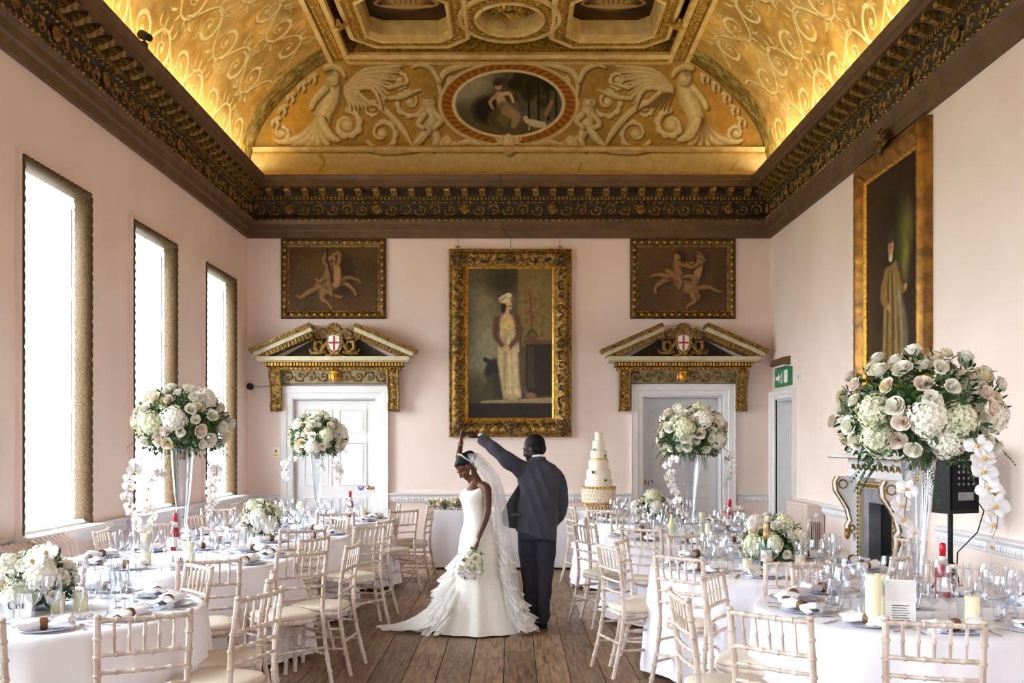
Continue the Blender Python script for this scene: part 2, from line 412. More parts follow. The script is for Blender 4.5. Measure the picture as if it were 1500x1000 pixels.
        for P_, W_ in items: s.stroke([(x+off*sh[0]*4*.6, y+off*sh[1]*4*.6*s.ysgn) for x, y in P_], [q*1.15 for q in W_], dark, .5, .7)
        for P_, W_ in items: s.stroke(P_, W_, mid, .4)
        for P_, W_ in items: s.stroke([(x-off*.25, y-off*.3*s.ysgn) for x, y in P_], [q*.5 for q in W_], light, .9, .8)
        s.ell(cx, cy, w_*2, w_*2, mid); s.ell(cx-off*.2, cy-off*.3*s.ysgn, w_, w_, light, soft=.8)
    ysgn = 1
    def mesh(s, name, fn, material):
        """fn maps (X,Y) arrays to xyz arrays"""
        x, y, z = fn(s.X, s.Y); n = s.nx*s.ny
        co = np.stack([x.ravel(), y.ravel(), z.ravel()], 1)
        me = bpy.data.meshes.new(name)
        j, i = np.meshgrid(np.arange(s.ny-1), np.arange(s.nx-1), indexing='ij'); a = (j*s.nx+i).ravel()
        q = np.stack([a, a+1, a+1+s.nx, a+s.nx], 1).astype(np.int32); nf = len(q)
        me.vertices.add(n); me.vertices.foreach_set('co', co.ravel())
        me.loops.add(nf*4); me.loops.foreach_set('vertex_index', q.ravel())
        me.polygons.add(nf); me.polygons.foreach_set('loop_start', np.arange(0, nf*4, 4, dtype=np.int32))
        me.polygons.foreach_set('use_smooth', np.ones(nf, bool))
        me.update(); me.validate()
        at = me.color_attributes.new('paint', 'FLOAT_COLOR', 'POINT')
        c = np.clip(s.C, 0, 255)/255; c = np.where(c <= .04045, c/12.92, ((c+.055)/1.055)**2.4)
        at.data.foreach_set('color', np.concatenate([c.reshape(-1, 3), np.ones((n, 1))], 1).ravel())
        me.materials.append(material); return me
def wx(px, d=YF): return (px-751)*d/F_PX
def wz(py, d=YF): return CAMH+(648-py)*d/F_PX
# ================================================================== SETTING
# ---- floor: a dark sub-floor with every board laid on it
fl = struct(MB().box(XL-.6, XR+.3, YB-.3, YF+.3, -.12, -.022).build('floor', M['dark'], smooth=False))
def board_mat():
    m = bpy.data.materials.new('worn_oak_board'); m.use_nodes = True; n = m.node_tree; b = n.nodes['Principled BSDF']; L = n.links.new
    tc = n.nodes.new('ShaderNodeTexCoord'); oi = n.nodes.new('ShaderNodeObjectInfo'); ad = n.nodes.new('ShaderNodeVectorMath'); ad.operation = 'ADD'
    sc_ = n.nodes.new('ShaderNodeVectorMath'); sc_.operation = 'SCALE'; sc_.inputs['Scale'].default_value = 9
    cx = n.nodes.new('ShaderNodeCombineXYZ'); L(oi.outputs['Random'], cx.inputs[0]); L(oi.outputs['Random'], cx.inputs[1]); L(cx.outputs[0], sc_.inputs[0])
    L(tc.outputs['Object'], ad.inputs[0]); L(sc_.outputs[0], ad.inputs[1])
    mp = n.nodes.new('ShaderNodeMapping'); mp.inputs['Scale'].default_value = (9, .9, 3); L(ad.outputs[0], mp.inputs[0])
    nz = n.nodes.new('ShaderNodeTexNoise'); nz.inputs['Scale'].default_value = 4; nz.inputs['Detail'].default_value = 8; nz.inputs['Distortion'].default_value = .6; L(mp.outputs[0], nz.inputs[0])
    r1 = n.nodes.new('ShaderNodeValToRGB'); e = r1.color_ramp.elements; e[0].position = .3; e[1].position = .72
    e[0].color = (*lin((82, 60, 42)), 1); e[1].color = (*lin((164, 130, 98)), 1); L(nz.outputs[0], r1.inputs[0])
    n2 = n.nodes.new('ShaderNodeTexNoise'); n2.inputs['Scale'].default_value = 1.3; n2.inputs['Detail'].default_value = 4; L(ad.outputs[0], n2.inputs[0])
    mr_ = n.nodes.new('ShaderNodeMapRange'); mr_.inputs[1].default_value = .3; mr_.inputs[2].default_value = .7; mr_.inputs[3].default_value = .36; mr_.inputs[4].default_value = .6
    L(n2.outputs[0], mr_.inputs[0]); L(mr_.outputs[0], b.inputs['Roughness'])
    hs = n.nodes.new('ShaderNodeHueSaturation'); m2 = n.nodes.new('ShaderNodeMapRange'); m2.inputs[3].default_value = .78; m2.inputs[4].default_value = 1.22
    L(oi.outputs['Random'], m2.inputs[0]); L(m2.outputs[0], hs.inputs['Value']); L(r1.outputs[0], hs.inputs['Color']); L(hs.outputs[0], b.inputs['Base Color'])
    bp = n.nodes.new('ShaderNodeBump'); bp.inputs['Strength'].default_value = .25; bp.inputs['Distance'].default_value = .004; L(nz.outputs[0], bp.inputs['Height']); L(bp.outputs[0], b.inputs['Normal'])
    return m
M['board'] = board_mat()
BW = .236
blen = [2.35, 2.9, 3.4, 3.95]
bmesh_ = [MB().box(-BW/2+.003, BW/2-.003, .003, L_-.003, -.022, 0, bev=.003).mesh('board', M['board'], False) for L_ in blen]
nrow = int(math.ceil((XR-XL)/BW)); br = random.Random(3)
for i in range(nrow):
    x = XL+BW*(i+.5); y = YB-br.random()*2
    while y < YF+.25:
        k = br.randrange(4)
        if y+blen[k] > 2.2: put('floorboard', bmesh_[k], fl, (x, y, br.uniform(-.0015, .001)))
        y += blen[k]

# ---- walls
def span_boxes(mb, a, b, z0, z1, holes, mk):
    """wall between a..b with rectangular holes [(a0,a1,z0,z1)]; mk(a0,a1,z0,z1) adds a box"""
    cur = a
    for h in sorted(holes):
        if h[0] > cur: mk(cur, h[0], z0, z1)
        if h[2] > z0: mk(h[0], h[1], z0, h[2])
        if h[3] < z1: mk(h[0], h[1], h[3], z1)
        cur = h[1]
    if cur < b: mk(cur, b, z0, z1)
wl = MB(); span_boxes(wl, YB, YF, 0, WALL_TOP, [(a, b, WZ0, WZ1) for a, b in WIN], lambda a, b, c, d: wl.box(XL-.6, XL, a, b, c, d))
struct(wl.build('wall_left', M['plaster'], smooth=False))
D1 = (wx(430), wx(550), 2.28); D2 = (wx(942), wx(1058), 2.32)
wf = MB(); span_boxes(wf, XL-.6, XR+.4, 0, WALL_TOP, [(D1[0], D1[1], -1, D1[2]), (D2[0], D2[1], -1, D2[2])], lambda a, b, c, d: wf.box(a, b, YF, YF+.4, c, d))
wf.box(XL-.6, XR+.4, YF+.4, YF+.5, 0, WALL_TOP)
struct(wf.build('wall_far', M['plaster'], smooth=False))
D3 = (13.18, 14.12, 2.25)
wr = MB(); span_boxes(wr, YB, YF, 0, WALL_TOP, [(D3[0], D3[1], -1, D3[2])], lambda a, b, c, d: wr.box(XR, XR+.4, a, b, c, d))
wr.box(XR+.4, XR+.5, YB, YF+.4, 0, WALL_TOP)
struct(wr.build('wall_right', M['plaster_side'], smooth=False))
wb = MB(); span_boxes(wb, XL-.6, XR+.4, 0, WALL_TOP, [(a, b, WZ0, WZ1) for a, b in BACKWIN], lambda a, b, c, d: wb.box(a, b, YB-.4, YB, c, d))
wb.box(XL-.6, XR+.4, YB-.4, YB, WALL_TOP, 7.9)
struct(wb.build('wall_back', M['plaster'], smooth=False))

# ---- generic moulding helpers
def run(mb, wall, prof, a=None, b=None):
    """extrude a closed-to-the-wall profile [(projection, z)] along a wall, mitred in the corners"""
    P = []
    for p, z in prof:
        if wall == 'far': P.append([((XL+p) if a is None else a, YF-p, z), ((XR-p) if b is None else b, YF-p, z)])
        if wall == 'left': P.append([(XL+p, (YB+p) if a is None else a, z), (XL+p, (YF-p) if b is None else b, z)])
        if wall == 'right': P.append([(XR-p, (YB+p) if a is None else a, z), (XR-p, (YF-p) if b is None else b, z)])
    n = len(P); vs = [q[0] for q in P]+[q[1] for q in P]
    mb._add(vs, [(i, (i+1) % n, (i+1) % n+n, i+n) for i in range(n)]+[tuple(range(n-1, -1, -1)), tuple(range(n, 2*n))])
    return mb
def rect_ring(mb, fn, rect, prof, step=None, disp=None, closed_prof=True, skip_bottom=False):
    """picture-frame sweep; fn(u,v,w)->xyz; prof [(outward offset, w)]; disp(s, o, w)->dw raises carving"""
    u0, u1, v0, v1 = rect
    cs = [(u0, v0, -1, -1), (u1, v0, 1, -1), (u1, v1, 1, 1), (u0, v1, -1, 1)]
    rings = []
    for k in range(4):
        a, b = cs[k], cs[(k+1) % 4]; L_ = abs(b[0]-a[0])+abs(b[1]-a[1]); n = max(1, int(L_/step)) if step else 1
        for i in range(n):
            t = i/n; rg = []
            for o, w_ in prof:
                ax, ay, bx, by = a[0]+a[2]*o, a[1]+a[3]*o, b[0]+b[2]*o, b[1]+b[3]*o
                dw = disp(t*L_-L_/2, o, w_, k, t) if disp else 0
                rg.append(fn(ax+(bx-ax)*t, ay+(by-ay)*t, w_+dw))
            rings.append(rg)
    n = len(prof); K = len(rings); vs = [p for r in rings for p in r]; fs = []
    first = max(1, int((u1-u0)/step)) if step else 1
    for k in range(K):
        if skip_bottom and k < first: continue
        for i in range(n if closed_prof else n-1):
            j = (i+1) % n; k2 = (k+1) % K; fs.append((k*n+i, k*n+j, k2*n+j, k2*n+i))
    return mb._add(vs, fs)
def poly_ring(mb, pts, prof):
    """sweep profile [(outward offset, z)] round a closed polygon (x,y), mitred"""
    n = len(pts); rings = []
    for i in range(n):
        p0, p, p1 = Vector(pts[i-1]), Vector(pts[i]), Vector(pts[(i+1) % n])
        d0, d1 = (p-p0).normalized(), (p1-p).normalized(); n0, n1 = Vector((d0.y, -d0.x)), Vector((d1.y, -d1.x))
        m = n0+n1; m = m/max(m.dot(n0), .3)
        rings.append([(p.x+m.x*o, p.y+m.y*o, z) for o, z in prof])
    return mb.rings(rings, cap=False, closed=True)

# ---- carved scrolls used on friezes: flat spiral stems with leaves, standing proud
def spiral2(cx, cy, r, turns, ph, d, n=18, inner=.14):
    o = []
    for i in range(n):
        t = i/(n-1); q = r*((1-t)**.8*(1-inner)+inner); a = ph+d*2*PI*turns*t; o.append((cx+q*math.cos(a), cy+q*math.sin(a)))
    return o
def scroll_unit(mb, fn, cx, cy, r, flip, th=.018, turns=1.15, leaves=4):
    P = spiral2(cx, cy, r, turns, PI if flip > 0 else PI, flip, 18)
    mb.tube([fn(x, y, 0) for x, y in P], [th*(1-.55*i/18) for i in range(18)], 4)
    for k in range(leaves):
        i = 1+k*3; x, y = P[i]; ox, oy = (x-cx)/r, (y-cy)/r
        dx, dy = P[i+1][0]-x, P[i+1][1]-y; L_ = math.hypot(dx, dy); dx, dy = dx/L_, dy/L_
        Q = [(x+(dx*.9+ox*(.9-.8*t))*t*r*.75, y+(dy*.9+oy*(.9-.8*t))*t*r*.75) for t in (0, .35, .7, 1)]
        mb.tube([fn(a, b, .004) for a, b in Q], [th*.5, th*1.25, th*.8, th*.1], 4)
    mb.ell(fn(cx, cy, .004), (th*1.5,)*3, n=6, k=4)

# ---- cornice: three runs, each with its brackets and bead row
PA = [(0, 4.60), (.05, 4.60), (.055, 4.69), (.08, 4.71), (.08, 4.79), (.10, 4.81), (.12, 4.84), (.10, 4.87), (0, 4.88)]
PFZ = [(0, 4.87), (.07, 4.88), (.085, 4.90), (.06, 4.93), (.06, 5.07), (.085, 5.10), (.10, 5.115), (.10, 5.13), (0, 5.14)]
PDN = [(0, 5.13), (.11, 5.13), (.11, 5.175), (0, 5.18)]
PMD = [(0, 5.17), (.13, 5.175), (.13, 5.285), (0, 5.29)]
PCO = [(0, 5.28), (.28, 5.285), (.28, 5.355), (.295, 5.36), (.30, 5.385), (.325, 5.42), (.33, 5.44), (0, 5.455)]
modm = MB().prism([(0, 0), (-.13, 0), (-.14, -.03), (-.12, -.06), (-.09, -.065), (-.05, -.085), (0, -.10)], 'x', -.045, .045)
modm.tube([(-.047, -.105, -.035), (.047, -.105, -.035)], .03, 8)
modm = modm.mesh('modillion', M['gilt_dull'], True)
ros = MB()
for k in range(8):
    a = 2*PI*k/8; ros.ell((.028*math.cos(a), -.012, .028*math.sin(a)), (.016, .012, .016), n=6, k=4)
ros.ell((0, -.018, 0), (.014, .014, .014), n=6, k=4); ros = ros.mesh('rosette', M['relief'], True)
def wfn(wall, p):
    if wall == 'far': return lambda u, v, w_: (u, YF-p-w_, v)
    if wall == 'left': return lambda u, v, w_: (XL+p+w_, u, v)
    return lambda u, v, w_: (XR-p-w_, u, v)
for wi, wall in enumerate(('far', 'left', 'right')):
    c = struct(run(MB(), wall, PA).build('trim_%d' % (wi+1), M['cornice'], smooth=False))
    run(MB(), wall, PFZ).build('frieze', M['cornice_deep'], c, False)
    run(MB(), wall, PDN).build('bead_band', M['cornice_deep'], c, False)
    run(MB(), wall, PMD).build('bracket_band', M['cornice_deep'], c, False)
    run(MB(), wall, PCO).build('corona', M['cornice'], c, False)
    a, b = (XL+.1, XR-.1) if wall == 'far' else (3.6, YF-.15)
    fn = wfn(wall, .11); mb = MB(); n = int((b-a)/.055)
    for i in range(n):
        u = a+(i+.5)*(b-a)/n; p = fn(u, 5.152, .0); dx, dy = (.016, .02) if wall == 'far' else (.02, .016)
        mb.box(p[0]-dx, p[0]+dx, p[1]-dy, p[1]+dy, 5.128, 5.176)
    mb.build('dentil_row', M['gilt_dull'], c, False, kind='stuff')
    mb = MB(); n = int((b-a)/.09); fn = wfn(wall, .10)
    for i in range(n):
        u = a+(i+.5)*(b-a)/n; mb.ell(fn(u, 4.845, .012), (.03, .03, .018), n=6, k=4); mb.ell(fn(u, 5.10, -.005), (.03, .03, .014), n=6, k=4)
    mb.build('egg_moulding', M['gilt_dull'], c, True, kind='stuff')
    mb = MB(); fn = wfn(wall, .062); n = int((b-a)/.21)
    for i in range(n):
        u = a+(i+.5)*(b-a)/n
        scroll_unit(mb, fn, u, 5.0, .083, 1 if i % 2 else -1, .013)
    mb.build('carved_scroll', M['relief'], c, True, kind='stuff')
    n = int((b-a)/.25)
    for i in range(n+1):
        u = a+.02+i*(b-a-.04)/n; p = wfn(wall, .13)(u, 5.283, 0)
        put('modillion', modm, c, p, rot=(0, 0, 0 if wall == 'far' else (PI/2 if wall == 'left' else -PI/2)))
        if i % 4 == 2 and wall != 'far' or (wall == 'far' and i % 5 == 2):
            q = wfn(wall, .075)(u, 5.0, 0); put('rosette', ros, c, q, rot=(0, 0, 0 if wall == 'far' else (PI/2 if wall == 'left' else -PI/2)), sc=1.5)

# ---- dado rail and baseboard
PDR = [(0, .79), (.02, .79), (.03, .81), (.03, .87), (.045, .885), (.06, .90), (.065, .92), (0, .93)]
PBB = [(0, 0), (.035, 0), (.035, .17), (.02, .20), (0, .20)]
segs = {'far': [(XL, wx(411)), (wx(567), wx(924)), (wx(1080), XR)],
        'left': [(YB, 13.98)], 'right': [(YB, 8.7), (10.75, 13.02)]}
bb_n = 0
for wi, wall in enumerate(('far', 'left', 'right')):
    mb = MB(); bb = MB(); orn = MB(); fn = wfn(wall, .03)
    for a, b in segs[wall]:
        a2 = None if wall == 'left' and b > 13 else a
        run(mb, wall, PDR, a, b if wall != 'left' else YF-.03); run(bb, wall, PBB, a, b if wall != 'left' else YF-.03)
        lo = max(a, 5) if wall != 'far' else a
        n = int((b-lo)/.045)
        for i in range(n):
            orn.ell(fn(lo+(i+.5)*(b-lo)/n, .84, .004), (.017, .017, .022), n=6, k=4)
    t = struct(mb.build('trim_%d' % (wi+4), M['white'], smooth=False))
    orn.build('dado_carving', M['white'], t, True, kind='stuff')
    struct(bb.build('baseboard_'+wall, M['plaster'], smooth=False))

# ---- windows (left wall and behind the camera)
def leafy(period, amp):
    def f(s_, o, w_, k, t):
        q = (s_/period) % 1.0
        return amp*(math.sin(PI*q)**.6)*(.4+.6*abs(math.sin(o*70)))
    return f
def window(idx, wall, a, b):
    if wall == 'left': fn = lambda u, v, w_: (XL+w_, u, v); dep = .6
    else: fn = lambda u, v, w_: (u, YB+w_, v); dep = .4
    def bx(mb, u0, u1, v0, v1, w0, w1):
        p, q = fn(u0, v0, w0), fn(u1, v1, w1)
        return mb.box(min(p[0], q[0]), max(p[0], q[0]), min(p[1], q[1]), max(p[1], q[1]), min(p[2], q[2]), max(p[2], q[2]))
    mb = MB(); e = .004                                       # white linings of the reveal
    bx(mb, a-e, a+.02, WZ0, WZ1, -dep+.02, -.005); bx(mb, b-.02, b+e, WZ0, WZ1, -dep+.02, -.005); bx(mb, a+.02, b-.02, WZ1-.02, WZ1+e, -dep+.02, -.005); bx(mb, a-.02, b+.02, WZ0-.01, WZ0+.02, -dep+.02, .01)
    wn = struct(mb.build('window_%d' % idx, M['white'], smooth=False))
    mb = MB()                                                 # shutters folded into the reveals
    for u0, u1 in ((a+.02, a+.035), (b-.035, b-.02)):
        for v0, v1 in ((WZ0+.12, WZ0+1.0), (WZ0+1.1, WZ0+2.0), (WZ0+2.1, WZ1-.12)):
            bx(mb, u0, u1, v0, v1, -dep+.14, -.12)
    mb.build('shutter_panel', M['white'], wn, False)
    step = .02 if wall == 'left' and b > 7 else None
    rect_ring(MB(), fn, (a, b, WZ0, WZ1), [(.03, 0), (.03, .045), (.015, .05), (.0, .04), (-.02, .02), (-.032, -.01), (-.036, -.04), (-.036, -.075), (-.03, -.095), (-.005, -.095), (.0, 0)],
              step, (lambda s_, o, w_, k, t: .016*math.sin(PI*((s_/.085) % 1.0))**.6*(.3+abs(math.sin(w_*60)))) if step else None, skip_bottom=True).build('gilt_moulding', M['gilt_window'], wn, True, 60)
    rect_ring(MB(), fn, (a, b, WZ0, WZ1), [(.06, 0), (.06, .035), (.055, .042), (.029, .042), (.029, 0)]).build('surround', M['plaster'], wn, False)
    mb = MB(); bx(mb, a-.20, b+.20, WZ0-.05, WZ0-.005, 0, .17); bx(mb, a-.18, b+.18, WZ0-.08, WZ0-.05, 0, .14); bx(mb, a-.16, b+.16, WZ0-.14, WZ0-.08, 0, .10)
    mb.build('sill', M['white'], wn, False)
    mb = MB(); bx(mb, a-.14, b+.14, 0, WZ0-.14, 0, .07); mb.build('apron', M['plaster'], wn, False)
    # sashes
    w0, w1 = -dep+.10, -dep+.16; mid = (WZ0+WZ1)/2
    for k, (v0, v1) in enumerate(((WZ0+.02, mid+.02), (mid-.02, WZ1-.02))):
        mb = MB(); o = -.03*k
        bx(mb, a+.02, a+.075, v0, v1, w0+o, w1+o-.02); bx(mb, b-.075, b-.02, v0, v1, w0+o, w1+o-.02)
        bx(mb, a+.075, b-.075, v0, v0+.05, w0+o, w1+o-.02); bx(mb, a+.075, b-.075, v1-.05, v1, w0+o, w1+o-.02)
        for q in (1, 2):
            u = a+.075+(b-a-.15)*q/3; bx(mb, u-.011, u+.011, v0+.05, v1-.05, w0+o+.005, w1+o-.03)
        v = (v0+v1)/2; bx(mb, a+.075, b-.075, v-.011, v+.011, w0+o+.006, w1+o-.031)
        s_ = mb.build('sash', M['white'], wn, False)
        gl = MB(); bx(gl, a+.075, b-.075, v0+.05, v1-.05, w0+o+.016, w0+o+.018); gl.build('glass_pane', M['pane'], s_, False)
order = [5, 6, 4, 3, 2, 1, 0]
k = 0
for i in (4, 5, 6, 3, 2, 1, 0):
    k += 1; window(k, 'left', *WIN[i])
for a, b in BACKWIN: k += 1; window(k, 'back', a, b)

# ---- doors
def panelled(mb, fn, u0, u1, v0, v1, d=.012):
    rect_ring(mb, fn, (u0, u1, v0, v1), [(0, 0), (-.012, -d), (-.03, -d), (-.05, -.002)], closed_prof=False)
def door(idx, fn, o, rec, leafm, casing, rows, knob_u, swing=None):
    """fn(u,v,w): w towards the room; o=(u0,u1,top)"""
    u0, u1, top = o
    def bx(mb, a, b, c, d, e, f):
        p, q = fn(a, c, e), fn(b, d, f); return mb.box(min(p[0], q[0]), max(p[0], q[0]), min(p[1], q[1]), max(p[1], q[1]), min(p[2], q[2]), max(p[2], q[2]))
    mb = MB(); c = casing
    prof = [(0, -.02), (0, .02), (.02, .03), (c*.45, .035), (c*.5, .055), (c*.9, .06), (c, .07), (c, 0)]
    for i in range(len(prof)-1):                               # casing: two legs and a head
        (o0, w0), (o1, w1) = prof[i], prof[i+1]
        P = lambda o_, w_: [fn(u0-o_, 0, w_), fn(u0-o_, top+o_, w_), fn(u1+o_, top+o_, w_), fn(u1+o_, 0, w_)]
        A, B = P(o0, w0), P(o1, w1); base = len(mb.v); mb.v += A+B; mb.f += [(base+j, base+j+1, base+j+5, base+j+4) for j in range(3)]
    dr = struct(mb.build('door_%d' % idx, M['white'], smooth=False))
    mb = MB(); bx(mb, u0-.01, u0+.015, 0, top, -rec-.05, -.02); bx(mb, u1-.015, u1+.01, 0, top, -rec-.05, -.02); bx(mb, u0+.015, u1-.015, top-.015, top+.01, -rec-.05, -.02)
    mb.build('jamb', M['white'], dr, False)
    lf = MB(); bx(lf, u0+.02, u1-.02, .01, top-.02, -rec-.045, -rec)
    leaf = lf.build('leaf', leafm, dr, False)
    W_ = u1-u0-.04; pm = MB()
    for v0, v1 in rows:
        for a, b in ((u0+.02+W_*.10, u0+.02+W_*.46), (u0+.02+W_*.54, u0+.02+W_*.90)):
            rect_ring(pm, lambda u, v, w_: fn(u, v, w_-rec), (a, b, v0, v1), [(0, 0), (.0, .012), (-.02, .014), (-.03, .002), (-.03, 0)])
            bx(pm, a+.05, b-.05, v0+.05, v1-.05, -rec, -rec+.008)
    pm.build('panel_moulding', leafm, leaf, False)
    return dr, leaf
ffn = lambda u, v, w_: (u, YF-w_, v)
rows = [(.22, .86), (1.02, 1.66), (1.78, 2.14)]
d1, l1 = door(1, ffn, D1, .06, M['white'], .185, rows, 0)
d2, l2 = door(2, ffn, D2, .30, M['door_grey'], .175, rows, 0)
rfn = lambda u, v, w_: (XR-w_, u, v)
d3, l3 = door(3, rfn, D3, .22, M['door_grey'], .12, rows, 0)
def knob(leaf, p, r=.022):
    m = Matrix.Translation(p) @ Matrix.Rotation(PI/2, 4, 'X')
    MB().lathe([(.0, 0), (r*1.2, 0), (r*1.2, .004), (r*.4, .008), (r*.4, .025), (r, .035), (r*1.05, .05), (r*.6, .062), (0, .064)], 14, mtx=m).build('knob', M['brass'], leaf)
for px in (539, 545.5): knob(l1, (wx(px), YF+.06, wz(714)), .016 if px > 541 else .026)
knob(l2, (wx(948), YF+.30, wz(707)), .03)
for lf, px, py, rec in ((l1, 528, 714, .06), (l2, 957, 708, .30)):
    m = Matrix.Translation((wx(px), YF+rec-.001, wz(py))) @ Matrix.Rotation(PI/2, 4, 'X')
    s_ = MB().lathe([(0, .004), (.04, .004), (.042, 0)], 24, mtx=m).build('fire_door_disc', M['sign_blue'], lf); s_['label'] = 'round blue fire door notice'
    q = MB()
    for r_ in range(3): q.box(wx(px)-.026, wx(px)+.026, YF+rec-.0065, YF+rec-.005, wz(py)-.012+.011*r_, wz(py)-.007+.011*r_)
    q.build('notice_lettering', M['white'], lf, False)

# ---- vault: two painted coves, the painted end wall, the coffered flat
XC = -.055
ARC = [(3.745, 5.46), (3.735, 5.62), (3.70, 5.86), (3.57, 6.20), (3.31, 6.56), (2.98, 6.89), (2.70, 7.10), (2.42, 7.24)]
def cr_spline(P, n):
    P = [np.array(p, float) for p in P]; P = [2*P[0]-P[1]]+P+[2*P[-1]-P[-2]]; out = []
    for k in range(n):
        t = k/(n-1)*(len(P)-3); i = min(int(t), len(P)-4); t -= i
        a, b, c_, d = P[i:i+4]; out.append(.5*((2*b)+(-a+c_)*t+(2*a-5*b+4*c_-d)*t*t+(-a+3*b-3*c_+d)*t**3))
    return np.array(out)
arc = cr_spline(ARC, 400); alen = np.concatenate([[0], np.cumsum(np.hypot(*(arc[1:]-arc[:-1]).T))]); AL = alen[-1]
cols = ((134, 98, 44), (206, 184, 122), (226, 208, 152))
def cove(side, ya, yb, nx, ny, seed, dens):
    P = Paint(ya, yb, 0, AL, nx, ny, (178, 140, 68), seed); P.ysgn = -1
    P.noise(.5, .16); P.noise(.12, .10); P.noise(.8, .55, (206, 166, 92), .5); P.noise(.35, .5, (164, 120, 48), .62)
    rs = P.rs
    end = yb-.6 if yb > YF-.1 else yb+.3
    for r_, (v, am) in enumerate(((.40, .20), (1.06, .22), (1.74, .21))):     # running rinceaux: a waving stem with a scroll in every bend
        per = 1.15; off = .4*r_; xs = np.arange(ya-.3, end, .05); st = [(x, v+am*math.sin(2*PI*(x+off)/per)) for x in xs]
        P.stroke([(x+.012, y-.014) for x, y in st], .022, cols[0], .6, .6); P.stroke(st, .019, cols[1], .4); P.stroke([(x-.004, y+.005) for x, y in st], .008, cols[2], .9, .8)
        n0 = int((ya-.5+off)/per*2)
        for j in range(n0, n0+int((end-ya+1)/per*2)+2):
            x = (j/2+.25)*per-off; up = 1 if j % 2 == 0 else -1
            if x > end-.15 or x < ya-.4: continue
            P.scroll(x+.02, v-up*am*.10+.02*rs.randn(), .21, PI/2*up+.3, -up, .0175, cols, 1.25, 11)
            for f_ in (-1.0, -.35, .35, 1.0):                                  # leaf fan outside each bend
                bx_, by_ = x+.18*f_, v+up*am*.9; a = PI/2*up+.8*f_*-up; Q = [(bx_+q*math.cos(a+q*3*f_), by_+q*math.sin(a+q*3*f_)) for q in np.linspace(0, .15, 5)]
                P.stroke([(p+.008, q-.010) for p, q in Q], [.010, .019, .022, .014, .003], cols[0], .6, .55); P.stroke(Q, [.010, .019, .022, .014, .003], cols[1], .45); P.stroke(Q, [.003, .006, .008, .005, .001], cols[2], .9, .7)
    for k in range(int(10*(yb-ya))):                         # loose sprays between the scrolls
        x, y, a = rs.uniform(ya, yb-.5), rs.uniform(.1, AL), rs.rand()*6.3; 
        for f_ in (-.9, -.3, .3, .9):
            Q = [(x+t*.13*math.cos(a+f_+1.2*t*f_), y+t*.13*math.sin(a+f_+1.2*t*f_)) for t in np.linspace(0, 1, 5)]
            P.stroke([(p+.007, q-.009) for p, q in Q], [.003, .010, .014, .008, .002], cols[0], .6, .5); P.stroke(Q, [.003, .010, .014, .008, .002], cols[1], .5, .9)
    if yb > YF-.1:                                            # painted leaf garland against the end wall
        g = yb-.30; P.poly([(yb-.54, 0), (yb-.50, AL*.3), (yb-.56, AL*.6), (yb-.48, AL), (yb, AL), (yb, 0)], (112, 92, 40), .05, .8)
        for k in range(150):
            y = rs.uniform(0, AL); x = g+.14*rs.randn(); a = rs.uniform(-.8, .8)+PI/2; c_ = [(150, 132, 66), (92, 80, 34), (184, 164, 96)][k % 3]
            P.stroke([(x, y), (x+.05*math.cos(a), y+.05*math.sin(a)), (x+.12*math.cos(a+.4), y+.12*math.sin(a+.4))], [.022, .026, .004], c_, .6, .75)
        P.stroke([(yb-.03, 0), (yb-.03, AL)], .03, (84, 62, 26), .6, .8)
    P.noise(.06, .07); P.noise(.3, .3, (216, 192, 136), .72); P.poly([(ya-1, 0), (yb+1, 0), (yb+1, .13), (ya-1, .13)], (226, 206, 158), .05, .9)
    def fn(X, Y):
        ax = np.interp(Y, alen, arc[:, 0]); az = np.interp(Y, alen, arc[:, 1]); return XC+side*ax, X, az
    return P.mesh('cove', fn, M['fresco'])
ceil = bpy.data.objects.new('ceiling', None)
cm = MB().box(XL-.6, XR+.4, YB-.4, YF+.5, 7.56, 7.9).mesh('ceiling', M['panel_dark'], False)
ceil = struct(put('ceiling', cm, None))
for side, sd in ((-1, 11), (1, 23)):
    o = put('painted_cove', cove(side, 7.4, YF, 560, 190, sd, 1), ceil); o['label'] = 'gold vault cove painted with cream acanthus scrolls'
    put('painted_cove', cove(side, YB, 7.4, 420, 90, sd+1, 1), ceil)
# end wall painting, laid out in the photograph's proportions (flat fresco)
P = Paint(366, 1124, 262, 84, 960, 230, (168, 134, 66), 5)
P.noise(40, .08); P.noise(9, .06)
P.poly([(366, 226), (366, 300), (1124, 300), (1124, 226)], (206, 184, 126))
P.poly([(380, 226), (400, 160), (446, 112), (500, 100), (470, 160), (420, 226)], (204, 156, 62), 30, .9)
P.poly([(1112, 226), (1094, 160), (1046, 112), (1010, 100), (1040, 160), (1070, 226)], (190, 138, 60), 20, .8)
CR = ((104, 76, 38), (196, 176, 120), (220, 202, 150))
P.ysgn = 1
def both(x): return (x, 1490-x)
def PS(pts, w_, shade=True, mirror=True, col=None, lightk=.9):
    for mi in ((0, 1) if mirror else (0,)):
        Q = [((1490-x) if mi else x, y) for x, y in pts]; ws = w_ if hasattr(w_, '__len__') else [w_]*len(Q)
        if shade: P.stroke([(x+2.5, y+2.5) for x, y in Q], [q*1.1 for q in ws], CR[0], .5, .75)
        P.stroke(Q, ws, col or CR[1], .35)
        if shade: P.stroke([(x-1, y-1.5) for x, y in Q], [q*.45 for q in ws], CR[2], .9, lightk)
